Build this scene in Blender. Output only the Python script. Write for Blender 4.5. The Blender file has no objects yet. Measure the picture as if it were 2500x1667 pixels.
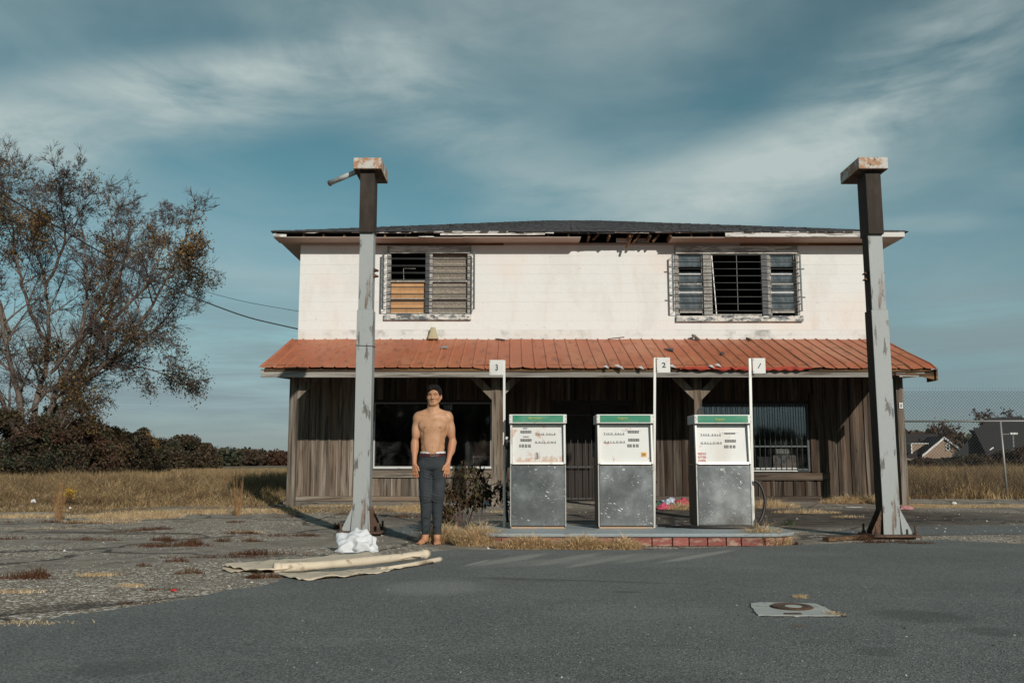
import bpy, bmesh, math, random
import numpy as np
from mathutils import Vector, Matrix, Quaternion

# ------------------------------------------------------------------ camera
sc = bpy.context.scene
COL = sc.collection
W0, H0, F0, CAMZ = 2500.0, 1667.0, 2240.0, 0.907
PITCH = math.atan(293.0 / F0)
SP, CP = math.sin(PITCH), math.cos(PITCH)
cam = bpy.data.cameras.new('camera')
cam.sensor_width = 36.0
cam.lens = 36.0 * F0 / W0
cam.clip_start, cam.clip_end = 0.05, 3000.0
camo = bpy.data.objects.new('camera', cam)
COL.objects.link(camo)
camo.location = (0, 0, CAMZ)
camo.rotation_euler = (math.pi / 2 + PITCH, 0, 0)
sc.camera = camo
# ------------------------------------------------------------------ light
SUN_EL, SUN_AZ = math.radians(23.0), math.radians(24.0)
SUN_DIR = Vector((-math.sin(SUN_AZ) * math.cos(SUN_EL), math.cos(SUN_AZ) * math.cos(SUN_EL), -math.sin(SUN_EL)))
sun = bpy.data.lights.new('sun', 'SUN')
sun.energy = 3.5
sun.angle = math.radians(0.6)
sun.color = (1.0, 0.93, 0.84)
suno = bpy.data.objects.new('sun', sun)
COL.objects.link(suno)
suno.location = (20, -30, 30)
suno.rotation_euler = SUN_DIR.to_track_quat('-Z', 'Y').to_euler()
sc.view_settings.view_transform = 'Standard'
sc.view_settings.look = 'None'
sc.view_settings.exposure = 0.0
sc.view_settings.gamma = 1.0
sc.view_settings.use_curve_mapping = False
sc.cycles.max_bounces = 6
sc.cycles.transparent_max_bounces = 12

def px_dir(px, py):
    u, v = px - W0 / 2, H0 / 2 - py
    return u, F0 * CP - v * SP, F0 * SP + v * CP
def px_ang(px, py):
    x, y, z = px_dir(px, py)
    return math.atan2(x, y), math.atan2(z, math.hypot(x, y))

world = bpy.data.worlds.new('World')
sc.world = world
world.use_nodes = True
wt = world.node_tree
wt.nodes.clear()
class NT:
    def __init__(s, t): s.t = t
    def n(s, typ, **kw):
        nd = s.t.nodes.new(typ)
        ins = kw.pop('i', {})
        for k, v in kw.items(): setattr(nd, k, v)
        for k, v in ins.items(): s.set(nd, k, v)
        return nd
    def set(s, nd, k, v):
        if isinstance(v, bpy.types.NodeSocket): s.t.links.new(v, nd.inputs[k])
        else: nd.inputs[k].default_value = v
    def math(s, op, a, b=0.0, c=None, clamp=False):
        nd = s.n('ShaderNodeMath', operation=op, use_clamp=clamp)
        s.set(nd, 0, a); s.set(nd, 1, b)
        if c is not None: s.set(nd, 2, c)
        return nd.outputs[0]
    def mix(s, f, a, b, mode='MIX'):
        nd = s.n('ShaderNodeMix', data_type='RGBA', blend_type=mode)
        s.set(nd, 0, f); s.set(nd, 6, a); s.set(nd, 7, b)
        return nd.outputs[2]
    def noise(s, vec, scale=5, detail=3, rough=.5, dist=0, dim='3D'):
        nd = s.n('ShaderNodeTexNoise', noise_dimensions=dim)
        if vec is not None: s.set(nd, 'Vector', vec)
        s.set(nd, 'Scale', scale); s.set(nd, 'Detail', detail); s.set(nd, 'Roughness', rough); s.set(nd, 'Distortion', dist)
        return nd.outputs[0]
    def ss(s, x, lo, hi, a=0.0, b=1.0):
        nd = s.n('ShaderNodeMapRange', interpolation_type='SMOOTHSTEP')
        s.set(nd, 0, x); s.set(nd, 1, lo); s.set(nd, 2, hi); s.set(nd, 3, a); s.set(nd, 4, b)
        return nd.outputs[0]
    def mapv(s, vec, loc=(0,0,0), rot=(0,0,0), scale=(1,1,1), typ='POINT'):
        nd = s.n('ShaderNodeMapping', vector_type=typ)
        s.set(nd, 0, vec); s.set(nd, 1, loc); s.set(nd, 2, rot); s.set(nd, 3, scale)
        return nd.outputs[0]

def c4(c): return (c[0], c[1], c[2], 1.0)
T = NT(wt)
sky = T.n('ShaderNodeTexSky', sky_type='NISHITA', sun_disc=False)
sky.sun_elevation = SUN_EL
sky.sun_rotation = math.pi - SUN_AZ
sky.air_density, sky.dust_density, sky.ozone_density = 1.0, 0.6, 2.0
geo = T.n('ShaderNodeTexCoord')
sep = T.n('ShaderNodeSeparateXYZ', i={0: geo.outputs['Generated']})
X, Y, Z = sep.outputs
# the sky behind the viewer goes on like the sky in view (no glow round the sun)
T.set(sky, 'Vector', T.n('ShaderNodeCombineXYZ', i={0: X, 1: T.math('ABSOLUTE', Y), 2: T.math('ABSOLUTE', Z)}).outputs[0])
az = T.math('ARCTAN2', X, Y)
hyp = T.math('SQRT', T.math('ADD', T.math('MULTIPLY', X, X), T.math('MULTIPLY', Y, Y)))
el = T.math('ARCTAN2', Z, hyp)
ang = T.n('ShaderNodeCombineXYZ', i={0: az, 1: el}).outputs[0]
# wisps: noise pulled out along shallow diagonals (angles in radians on the sky)
wv = T.mapv(ang, rot=(0, 0, -0.30), scale=(2.2, 6.5, 1))
wisp = T.noise(wv, 1.6, 7, .58, .7)
wv2 = T.mapv(ang, loc=(3.1, 1.7, 0), rot=(0, 0, -0.5), scale=(1.4, 3.4, 1))
veil = T.noise(wv2, 1.2, 5, .55, .5)
fine = T.noise(T.mapv(ang, rot=(0, 0, -0.42), scale=(4, 15, 1)), 2.2, 7, .62, .4)
tot = None
# cloud bands: centre px, half axes px, tilt in degrees, amount
BANDS = [(520, 235, 560, 110, 12, 1.05), (40, 330, 240, 75, 0, 1.0), (1080, 290, 520, 150, -27, .55),
         (1250, 60, 900, 120, 0, .30), (1900, 400, 620, 130, 26, .80), (1560, 470, 420, 90, 8, .40), (2300, 150, 460, 190, 34, .60),
         (640, 660, 330, 85, -6, .42), (2300, 545, 160, 25, -4, .35), (560, 160, 500, 50, 14, .35)]
for cx, cy, a, b, t, amt in BANDS:
    a0, e0 = px_ang(cx, cy)
    k = 1.0 / F0
    mv = T.n('ShaderNodeVectorMath', operation='SUBTRACT', i={0: ang, 1: (a0, e0, 0)}).outputs[0]
    mv = T.mapv(mv, rot=(0, 0, -math.radians(t)), scale=(1, 1, 1))
    mv = T.n('ShaderNodeVectorMath', operation='MULTIPLY', i={0: mv, 1: (1 / (a * k), 1 / (b * k), 0)}).outputs[0]
    ln = T.n('ShaderNodeVectorMath', operation='LENGTH', i={0: mv}).outputs['Value']
    m = T.ss(ln, 0.0, 1.35, amt, 0.0)
    tot = m if tot is None else T.math('ADD', tot, m)
gen = T.math('MULTIPLY', T.ss(veil, .36, .74), .38)
cl = T.math('ADD', T.math('MULTIPLY', tot, T.math('ADD', T.math('MULTIPLY', T.ss(wisp, .26, .72), .85), T.math('MULTIPLY', T.ss(fine, .2, .8), .34))), gen)
cl = T.math('MULTIPLY', cl, .95, clamp=True)
rp = T.n('ShaderNodeValToRGB', i={0: T.math('MULTIPLY', el, 1.25)})
cr_ = rp.color_ramp
for k_, (p_, c_) in enumerate([(0.0, (.40, .47, .60)), (.07, (.47, .56, .68)), (.159, (.74, .88, .78)), (.375, (.61, .89, .70)), (.56, (.68, .89, .665))]):
    e_ = cr_.elements[k_] if k_ < 2 else cr_.elements.new(p_)
    e_.position = p_; e_.color = (*c_, 1)
tint = rp.outputs[0]
base = T.mix(1.0, sky.outputs[0], tint, 'MULTIPLY')
CLOUD = (5.4, 6.4, 6.3, 1)
col = T.mix(cl, base, CLOUD)
# low grey stratus near the horizon
st = T.noise(T.mapv(ang, loc=(.6, .2, 0), scale=(1.2, 13, 1)), 2.6, 6, .6, .3)
sm = T.math('MULTIPLY', T.ss(el, .235, .10), T.ss(el, -.02, .045))
col = T.mix(T.math('MULTIPLY', T.math('MULTIPLY', sm, T.ss(st, .30, .60)), .80), col, (2.6, 3.45, 3.7, 1))
bg = T.n('ShaderNodeBackground', i={0: col, 1: 0.085})
out = T.n('ShaderNodeOutputWorld', i={0: bg.outputs[0]})

# ------------------------------------------------------------------ helpers
def at(px, py, Y):
    x, y, z = px_dir(px, py)
    return Vector((x / y * Y, Y, CAMZ + z / y * Y))
def ss01(a, b, x):
    t = np.clip((x - a) / (b - a), 0, 1)
    return t * t * (3 - 2 * t)
def gz(y): return 0.10 * ss01(13.0, 19.0, y)
def G(px, py):
    x, y, z = px_dir(px, py)
    Yv = -CAMZ / z * y
    for _ in range(30):
        Yv = (gz(Yv) - CAMZ) / z * y
    return Vector((x / y * Yv, Yv, float(gz(Yv))))
rnd = random.Random(7)
U = rnd.uniform
def setp(o, label=None, cat=None, group=None, kind=None, category=None):
    cat = cat or category
    if label: o['label'] = label
    if cat: o['category'] = cat
    if group: o['group'] = group
    if kind: o['kind'] = kind
    return o
def thing(name, label, cat, loc=(0, 0, 0), rz=0.0, group=None):
    o = bpy.data.objects.new(name, None)
    COL.objects.link(o)
    o.location = loc
    o.rotation_euler = (0, 0, rz)
    o.empty_display_size = .1
    return setp(o, label, cat, group)
ROOTLOC = {}
def world_off(p):
    v = Vector((0, 0, 0))
    while p is not None:
        v += p.location
        p = p.parent
    return v
class MB:
    """collects shapes in world coordinates (or local if the parent sits at origin)"""
    def __init__(s): s.v, s.f, s.m, s.sm = [], [], [], False
    def add(s, vs, fs, m=0):
        b = len(s.v)
        s.v += [tuple(v) for v in vs]
        s.f += [tuple(b + i for i in f) for f in fs]
        s.m += [m] * len(fs)
        return s
    def box(s, x0, x1, y0, y1, z0, z1, m=0, M=None):
        vs = [Vector((x, y, z)) for z in (z0, z1) for y in (y0, y1) for x in (x0, x1)]
        if M is not None: vs = [M @ v for v in vs]
        return s.add(vs, [(0, 2, 3, 1), (4, 5, 7, 6), (0, 1, 5, 4), (2, 6, 7, 3), (0, 4, 6, 2), (1, 3, 7, 5)], m)
    def bar(s, a, b, w, h, m=0, up=(0, 0, 1), roll=0.0):
        a, b = Vector(a), Vector(b)
        d = (b - a).normalized(); up = Vector(up)
        if abs(d.dot(up)) > .98: up = Vector((0, 1, 0))
        sx = d.cross(up).normalized(); sz = sx.cross(d)
        if roll:
            q = Quaternion(d, roll); sx = q @ sx; sz = q @ sz
        vs = [p + sx * i * w / 2 + sz * j * h / 2 for p in (a, b) for j in (-1, 1) for i in (-1, 1)]
        return s.add(vs, [(0, 2, 3, 1), (4, 5, 7, 6), (0, 1, 5, 4), (2, 6, 7, 3), (0, 4, 6, 2), (1, 3, 7, 5)], m)
    def tube(s, pts, r, n=8, m=0, cap=True):
        pts = [Vector(p) for p in pts]
        rs = r if isinstance(r, (list, tuple)) else [r] * len(pts)
        vs, fs = [], []
        ref = Vector((0, 0, 1))
        if abs((pts[1] - pts[0]).normalized().dot(ref)) > .95: ref = Vector((1, 0, 0))
        for i, p in enumerate(pts):
            d = (pts[min(i + 1, len(pts) - 1)] - pts[max(i - 1, 0)]).normalized()
            x = d.cross(ref)
            if x.length < 1e-4: x = d.cross(Vector((0, 1, 0)))
            x.normalize(); y = x.cross(d)
            for k in range(n):
                a = 2 * math.pi * k / n
                vs.append(p + (x * math.cos(a) + y * math.sin(a)) * rs[i])
        for i in range(len(pts) - 1):
            for k in range(n):
                k2 = (k + 1) % n
                fs.append((i * n + k, i * n + k2, (i + 1) * n + k2, (i + 1) * n + k))
        if cap:
            fs.append(tuple(range(n))[::-1]); fs.append(tuple((len(pts) - 1) * n + k for k in range(n)))
        return s.add(vs, fs, m)
    def prism(s, poly, z0, z1, m=0, axis='z'):
        n = len(poly)
        def P(u, v, w): return (u, v, w) if axis == 'z' else ((u, w, v) if axis == 'y' else (w, u, v))
        vs = [P(u, v, z0) for u, v in poly] + [P(u, v, z1) for u, v in poly]
        fs = [tuple(range(n))[::-1], tuple(range(n, 2 * n))] + [(i, (i + 1) % n, n + (i + 1) % n, n + i) for i in range(n)]
        return s.add(vs, fs, m)
    def lathe(s, prof, c, n=20, m=0, M=None):
        vs, fs = [], []
        for r, z in prof:
            for k in range(n):
                a = 2 * math.pi * k / n
                v = Vector((r * math.cos(a), r * math.sin(a), z))
                if M is not None: v = M @ v
                vs.append(v + Vector(c))
        for i in range(len(prof) - 1):
            for k in range(n):
                k2 = (k + 1) % n
                fs.append((i * n + k, i * n + k2, (i + 1) * n + k2, (i + 1) * n + k))
        fs.append(tuple(range(n))[::-1]); fs.append(tuple((len(prof) - 1) * n + k for k in range(n)))
        return s.add(vs, fs, m)
    def build(s, name, mat, parent=None, bev=0, smooth=False, rel=True, recalc=True, **kw):
        off = world_off(parent) if (parent is not None and rel) else Vector((0, 0, 0))
        me = bpy.data.meshes.new(name)
        # a top-level mesh or part gets its origin at its own base
        A = np.array(s.v, float)
        c = Vector((float((A[:, 0].min() + A[:, 0].max()) / 2), float((A[:, 1].min() + A[:, 1].max()) / 2), float(A[:, 2].min())))
        me.from_pydata([tuple(v) for v in (A - np.array(c))], [], s.f)
        mats = mat if isinstance(mat, (list, tuple)) else [mat]
        for q in mats: me.materials.append(q)
        if len(mats) > 1: me.polygons.foreach_set('material_index', s.m)
        if recalc:
            bm = bmesh.new(); bm.from_mesh(me); bmesh.ops.recalc_face_normals(bm, faces=bm.faces); bm.to_mesh(me); bm.free()
        if smooth: me.polygons.foreach_set('use_smooth', [True] * len(me.polygons))
        o = bpy.data.objects.new(name, me)
        COL.objects.link(o)
        o.location = c - off
        o.parent = parent
        if bev:
            b = o.modifiers.new('bevel', 'BEVEL'); b.width = bev; b.segments = 2; b.limit_method = 'ANGLE'
        return setp(o, **kw)
def npmesh(name, V, Fc, mat, parent=None, smooth=False, matidx=None, attrs=None, origin=None, **kw):
    V = np.asarray(V, np.float64)
    Fc = np.asarray(Fc, np.int32)
    if origin is None: origin = (0, 0, 0)
    me = bpy.data.meshes.new(name)
    k = Fc.shape[1]
    me.vertices.add(len(V)); me.vertices.foreach_set('co', (V - np.array(origin)).astype(np.float32).ravel())
    me.loops.add(Fc.size); me.loops.foreach_set('vertex_index', Fc.ravel())
    me.polygons.add(len(Fc)); me.polygons.foreach_set('loop_start', np.arange(0, Fc.size, k, dtype=np.int32))
    try: me.polygons.foreach_set('loop_total', np.full(len(Fc), k, np.int32))
    except Exception: pass
    me.update(calc_edges=True)
    for q in (mat if isinstance(mat, (list, tuple)) else [mat]): me.materials.append(q)
    if matidx is not None: me.polygons.foreach_set('material_index', np.asarray(matidx, np.int32))
    me.polygons.foreach_set('use_smooth', np.full(len(Fc), bool(smooth)))
    for an, arr in (attrs or {}).items():
        a = me.attributes.new(an, 'FLOAT', 'POINT'); a.data.foreach_set('value', np.asarray(arr, np.float32))
    me.update()
    o = bpy.data.objects.new(name, me)
    COL.objects.link(o)
    o.parent = parent
    off = world_off(parent) if parent is not None else Vector((0, 0, 0))
    o.location = Vector(origin) - off
    return setp(o, **kw)

# ------------------------------------------------------------------ materials
def mat(name, col, layers=(), rough=.8, metal=0.0, bump=None, rand=0.0, island=0.0, coord='Object', spec=None, sheen=0, sub=None, trans=None, roughl=None, perobj=True, uni=None):
    m = bpy.data.materials.new(name)
    m.use_nodes = True
    t = NT(m.node_tree)
    bs = m.node_tree.nodes['Principled BSDF']
    tc = t.n('ShaderNodeTexCoord')
    vec = tc.outputs[coord] if coord in ('Object', 'Generated') else t.n('ShaderNodeNewGeometry').outputs['Position']
    oi = t.n('ShaderNodeObjectInfo')
    if perobj:
        sc_ = t.math('MULTIPLY', oi.outputs['Random'], 173.0)
        cv = t.n('ShaderNodeCombineXYZ', i={0: sc_, 1: t.math('MULTIPLY', sc_, .37), 2: t.math('MULTIPLY', sc_, 1.7)}).outputs[0]
        vec = t.n('ShaderNodeVectorMath', operation='ADD', i={0: vec, 1: cv}).outputs[0]
    c = c4(col)
    for L in layers:
        v = t.mapv(vec, scale=L.get('st', (1, 1, 1)), rot=L.get('rot', (0, 0, 0)))
        kind = L.get('k', 'noise')
        if kind == 'noise': f = t.noise(v, L['s'], L.get('d', 4), L.get('r', .6), L.get('w', 0))
        elif kind == 'vor':
            nd = t.n('ShaderNodeTexVoronoi', feature=L.get('feat', 'F1')); t.set(nd, 'Vector', v); t.set(nd, 'Scale', L['s']); f = nd.outputs[L.get('out', 'Distance')]
        elif kind == 'z': # gradient along world z (real wear such as splash dirt)
            sp = t.n('ShaderNodeSeparateXYZ', i={0: tc.outputs['Object']}); f = t.math('ADD', sp.outputs[2], t.math('MULTIPLY', t.math('SUBTRACT', t.noise(v, L['s'], 5, .7), .5), L.get('w', .3)))
        f = t.ss(f, L.get('lo', .4), L.get('hi', .6))
        f = t.math('MULTIPLY', f, L.get('f', 1.0))
        c = t.mix(f, c, c4(L['c']), L.get('mode', 'MIX'))
    if rand:
        hv = t.n('ShaderNodeHueSaturation', i={'Color': c, 'Value': t.ss(oi.outputs['Random'], 0, 1, 1 - rand, 1 + rand)})
        hv.inputs['Saturation'].default_value = 1.0
        c = hv.outputs[0]
    if island:
        g = t.n('ShaderNodeNewGeometry')
        ri = g.outputs['Random Per Island']
        hv = t.n('ShaderNodeHueSaturation', i={'Color': c, 'Value': t.ss(ri, 0, 1, 1 - island, 1 + island), 'Hue': t.ss(t.math('FRACT', t.math('MULTIPLY', ri, 7.31)), 0, 1, .485, .512)})
        c = hv.outputs[0]
    t.set(bs, 'Base Color', c)
    t.set(bs, 'Roughness', rough)
    if roughl:
        f = t.noise(t.mapv(vec, scale=roughl.get('st', (1, 1, 1))), roughl['s'], 4, .6)
        t.set(bs, 'Roughness', t.ss(f, roughl.get('l', .35), roughl.get('h', .65), roughl['lo'], roughl['hi']))
    t.set(bs, 'Metallic', metal)
    if spec is not None: t.set(bs, 'Specular IOR Level', spec)
    if sub:
        t.set(bs, 'Subsurface Weight', sub[0]); t.set(bs, 'Subsurface Radius', sub[1]); t.set(bs, 'Subsurface Scale', sub[2])
    if bump:
        h = None
        for (s_, st_, a_) in bump:
            f = t.math('MULTIPLY', t.noise(t.mapv(vec, scale=st_), s_, 5, .65), a_)
            h = f if h is None else t.math('ADD', h, f)
        b = t.n('ShaderNodeBump', i={'Height': h, 'Strength': 1.0, 'Distance': 1.0})
        t.set(bs, 'Normal', b.outputs[0])
    if trans:  # thin leaf or blade: let some light through
        tr = t.n('ShaderNodeBsdfTranslucent', i={0: c})
        mx = t.n('ShaderNodeMixShader', i={0: trans, 1: bs.outputs[0], 2: tr.outputs[0]})
        o = [n for n in m.node_tree.nodes if n.type == 'OUTPUT_MATERIAL'][0]
        t.t.links.new(mx.outputs[0], o.inputs[0])
    return m
V1 = (1, 1, 1)
def wood(name, col, dark, light, rand=.18, rust=0, axis=2, warm=(.16, .09, .045)):
    st = [1.0, 1.0, 1.0]; st[axis] = .05
    st2 = [1.0, 1.0, 1.0]; st2[axis] = .14
    return mat(name, col, [
        dict(s=19, st=tuple(st), c=dark, lo=.47, hi=.66, f=.9, d=6),
        dict(s=9, st=tuple(st), c=light, lo=.48, hi=.66, f=.65, d=5, w=.6),
        dict(s=2.2, st=tuple(st2), c=warm, lo=.48, hi=.75, f=.65, d=4),
        dict(s=5.5, st=tuple(st2), c=dark, lo=.60, hi=.74, f=.6, d=5, w=1.0),
        dict(k='vor', s=3.2, st=tuple(1.0 if i != axis else .5 for i in range(3)), c=(.03, .018, .01), lo=.075, hi=.03, f=.85)],
        rough=.88, bump=[(40, tuple(st), .006), (12, tuple(st), .004)], rand=rand, spec=.25)
M = {}
M['wood'] = wood('weathered_wood', (.150, .120, .092), (.034, .025, .018), (.31, .275, .235), rand=.36)
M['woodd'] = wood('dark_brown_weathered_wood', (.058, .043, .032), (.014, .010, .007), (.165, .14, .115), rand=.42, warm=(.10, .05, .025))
M['woodhd'] = wood('dark_brown_rail_wood', (.078, .060, .046), (.018, .013, .009), (.20, .17, .14), axis=0)
M['woodh'] = wood('weathered_wood_rail', (.19, .16, .125), (.04, .03, .022), (.36, .33, .285), axis=0)
M['beam'] = wood('grey_beam_wood', (.25, .235, .21), (.07, .055, .042), (.42, .41, .38), axis=0, warm=(.24, .20, .15))
M['post'] = wood('post_wood', (.16, .13, .10), (.035, .026, .02), (.34, .31, .27), axis=2)
M['rotten'] = wood('rotten_wood', (.10, .06, .035), (.012, .008, .006), (.33, .19, .09), axis=0, warm=(.25, .11, .03))
M['wallpaint'] = mat('cream_painted_block', (.71, .72, .70), [
    dict(s=.55, c=(.74, .62, .54), lo=.50, hi=.74, f=.45, d=3),
    dict(s=2.6, st=(1, 1, .22), c=(.60, .54, .46), lo=.52, hi=.76, f=.5, d=6),
    dict(s=1.1, st=(1, 1, .6), c=(.62, .61, .59), lo=.5, hi=.62, f=.45, d=7, r=.7),
    dict(s=42, c=(.60, .56, .50), lo=.66, hi=.72, f=.5, d=3),
    dict(s=6, st=(1, 1, 2.5), c=(.36, .34, .31), lo=.655, hi=.67, f=.6, d=8, r=.7)],
    rough=.75, bump=[(60, V1, .002), (7, V1, .006)], coord='World', perobj=False, spec=.3)
M['slab'] = mat('dirty_porch_concrete', (.15, .13, .11), [dict(s=3, c=(.09, .075, .06), lo=.4, hi=.65, f=.8, d=6)], rough=.9, bump=[(20, V1, .01)])
M['mortar'] = mat('block_joint_mortar', (.56, .54, .50), rough=.9)  # plain grey mortar seen in the block joints
M['mildew'] = M['wallpaint']
M['blkdirty'] = mat('cream_block_with_mildew', (.69, .70, .675), [
    dict(s=1.6, st=(1, 1, 1.2), c=(.27, .27, .24), lo=.50, hi=.72, f=.75, d=8, r=.68),
    dict(s=.7, c=(.62, .57, .50), lo=.45, hi=.75, f=.5, d=4)], rough=.8, bump=[(60, V1, .002), (7, V1, .006)], coord='World', perobj=False, spec=.3)
M['soffit'] = mat('faded_soffit_plywood', (.43, .365, .315), [
    dict(s=2.0, st=(.3, 1, 1), c=(.36, .24, .19), lo=.45, hi=.75, f=.6, d=4),
    dict(s=9, st=(.2, 3, 1), c=(.07, .045, .035), lo=.60, hi=.70, f=.8, d=7, r=.7)], rough=.8, coord='World', perobj=False, bump=[(20, (.2, 1, 1), .004)])
M['fascia'] = mat('peeling_white_board', (.66, .645, .61), [
    dict(s=5, st=(.25, 1, 2), c=(.27, .255, .23), lo=.50, hi=.56, f=.95, d=8, r=.68),
    dict(s=22, st=(.12, 1, 2), c=(.10, .085, .07), lo=.60, hi=.68, f=.8, d=6)], rough=.75, bump=[(9, (.3, 1, 2), .01)], rand=.1)
M['frame'] = mat('peeling_grey_window_wood', (.31, .30, .28), [
    dict(s=9, c=(.22, .205, .18), lo=.48, hi=.60, f=.85, d=6, st=(1, 1, .3)),
    dict(s=30, c=(.62, .61, .58), lo=.56, hi=.62, f=.8, d=5)], rough=.8, bump=[(30, V1, .003)], rand=.12)
M['sill'] = mat('flaking_white_and_black_sill', (.62, .60, .55), [
    dict(s=6.5, st=(.55, 1, 1.4), c=(.075, .09, .095), lo=.50, hi=.53, f=.95, d=8, r=.7),
    dict(s=8, c=(.30, .33, .33), lo=.52, hi=.60, f=.7, d=6)], rough=.8, bump=[(9, V1, .01)])
M['darkmetal'] = mat('dark_green_grey_iron', (.075, .09, .09), [dict(s=30, c=(.16, .12, .09), lo=.55, hi=.7, f=.6)], rough=.55, metal=.3)
M['blacktrim'] = mat('dark_slate_paint', (.045, .05, .058), [dict(s=20, c=(.09, .09, .09), lo=.5, hi=.7)], rough=.6)
M['ply'] = mat('orange_plywood', (.50, .275, .12), [
    dict(s=22, st=(1, 1, .25), c=(.33, .165, .065), lo=.45, hi=.7, f=.6, d=6), dict(s=3, c=(.60, .36, .18), lo=.45, hi=.65, f=.5)], rough=.7, bump=[(40, (1, 1, .2), .002)])
M['osb'] = mat('weathered_chipboard', (.27, .235, .19), [
    dict(s=60, st=(1, 1, .5), c=(.13, .105, .085), lo=.48, hi=.60, f=.75, d=4, w=1.0), dict(s=38, st=(.6, 1, 1), c=(.42, .38, .32), lo=.55, hi=.65, f=.6, d=3)], rough=.85, bump=[(60, V1, .003)])
M['black'] = mat('black_interior', (.012, .010, .010), rough=.9)
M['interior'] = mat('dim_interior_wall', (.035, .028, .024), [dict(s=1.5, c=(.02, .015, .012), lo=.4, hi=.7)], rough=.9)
M['redroof'] = mat('faded_red_metal_roofing', (.43, .130, .058), [
    dict(s=1.2, st=(1, .35, 1), c=(.49, .205, .105), lo=.40, hi=.70, f=.75, d=4),
    dict(s=8, st=(1, .12, 1), c=(.22, .075, .035), lo=.50, hi=.70, f=.75, d=6),
    dict(s=50, c=(.30, .14, .09), lo=.66, hi=.72, f=.7)], rough=.55, bump=[(3, (1, .5, 1), .006)], coord='World', perobj=False, spec=.35, rand=.07)
M['redtrim'] = mat('bent_red_edge_metal', (.36, .055, .035), [dict(s=6, c=(.24, .04, .03), lo=.5, hi=.7)], rough=.75, spec=.2)
M['shingle'] = mat('dark_asphalt_shingle', (.050, .054, .058), [
    dict(s=90, c=(.11, .115, .12), lo=.52, hi=.64, f=.7, d=4), dict(s=3, c=(.024, .025, .027), lo=.45, hi=.65, f=.7, d=5)], rough=.95, bump=[(50, V1, .006)], rand=.35)
M['tin'] = mat('bare_flashing', (.42, .43, .43), [dict(s=8, c=(.24, .19, .16), lo=.5, hi=.7, f=.7)], rough=.5, metal=.5)
M['pole'] = mat('pale_blue_grey_pole_paint', (.33, .355, .35), [
    dict(s=1.3, st=(1, 1, .3), c=(.26, .29, .29), lo=.42, hi=.7, f=.6, d=4),
    dict(s=5.5, st=(1.6, 1.6, .40), c=(.085, .075, .068), lo=.56, hi=.61, f=.85, d=7, r=.66),
    dict(s=1.7, st=(2.6, 2.6, .35), c=(.15, .085, .05), lo=.58, hi=.66, f=.8, d=6, r=.65),
    dict(s=60, c=(.20, .22, .22), lo=.60, hi=.68, f=.45)], rough=.55, bump=[(5, (1, 1, .4), .003)], perobj=False, spec=.4)
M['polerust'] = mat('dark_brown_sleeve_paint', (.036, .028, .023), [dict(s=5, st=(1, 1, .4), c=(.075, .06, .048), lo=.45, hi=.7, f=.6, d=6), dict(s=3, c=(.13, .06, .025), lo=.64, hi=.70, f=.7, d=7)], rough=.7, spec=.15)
M['rustwhite'] = mat('rusted_white_steel', (.52, .50, .46), [
    dict(s=7, c=(.36, .17, .065), lo=.44, hi=.54, f=.9, d=8, r=.7),
    dict(s=13, c=(.09, .05, .03), lo=.57, hi=.62, f=.9, d=7, r=.7)], rough=.7, bump=[(14, V1, .006)])
M['rust'] = mat('brown_rust', (.085, .05, .034), [dict(s=9, c=(.16, .085, .045), lo=.45, hi=.65, f=.8, d=7), dict(s=20, c=(.035, .025, .02), lo=.5, hi=.65)], rough=.85, bump=[(25, V1, .006)])
M['white'] = mat('chalky_white_enamel', (.64, .64, .61), [dict(s=5, c=(.50, .50, .47), lo=.45, hi=.75, f=.6), dict(s=11, c=(.33, .15, .06), lo=.69, hi=.74, f=.8, d=6)], rough=.4, rand=.04)
M['face'] = mat('white_pump_face_with_rust_specks', (.66, .665, .645), [
    dict(s=3, c=(.56, .57, .56), lo=.45, hi=.75, f=.6), dict(s=9, c=(.50, .24, .11), lo=.635, hi=.69, f=.8, d=6), dict(s=2.2, st=(1, 1, .4), c=(.50, .46, .38), lo=.5, hi=.7, f=.5, d=5)], rough=.38)
M['facerust'] = mat('white_pump_face_with_rust_runs', (.63, .635, .615), [
    dict(k='z', s=9, st=(1.6, 1, .9), w=.75, c=(.45, .24, .13), lo=.10, hi=-.04, f=.65),
    dict(s=6, st=(1, 1, .7), c=(.48, .24, .12), lo=.57, hi=.66, f=.75, d=6)], rough=.4)
M['chrome'] = mat('bright_metal_trim', (.66, .665, .64), [dict(s=12, c=(.34, .33, .30), lo=.5, hi=.7, f=.6)], rough=.3, metal=.75)
M['trimw'] = mat('off_white_pump_trim', (.70, .70, .66), [dict(s=12, st=(1, 1, .4), c=(.42, .37, .31), lo=.6, hi=.7, f=.7)], rough=.35, metal=.25)
M['green'] = mat('green_header_panel', (.015, .215, .12), [dict(s=2.5, st=(1, 1, 2), c=(.12, .31, .21), lo=.42, hi=.70, f=.8, d=4)], rough=.42)
M['yellow'] = mat('faded_yellow_lettering', (.42, .45, .10), rough=.6)
M['ink'] = mat('black_lettering', (.025, .026, .03), rough=.6)
M['inkblue'] = mat('blue_grey_numeral', (.09, .14, .16), rough=.6)
M['inkred'] = mat('red_lettering', (.52, .10, .08), rough=.6)
M['sticker'] = mat('yellow_octane_sticker', (.66, .37, .06), [dict(s=20, c=(.5, .22, .04), lo=.5, hi=.7)], rough=.5)
M['counter'] = mat('dark_counter_wheels', (.05, .052, .05), [dict(s=40, c=(.14, .14, .13), lo=.55, hi=.65)], rough=.5)
M['digit'] = mat('pale_digits', (.46, .46, .44), rough=.6)
M['pumpside'] = mat('grimy_pump_side', (.07, .052, .042), [dict(s=6, st=(1, 1, .3), c=(.14, .10, .07), lo=.5, hi=.7, f=.7, d=6)], rough=.5, metal=.4)
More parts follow.
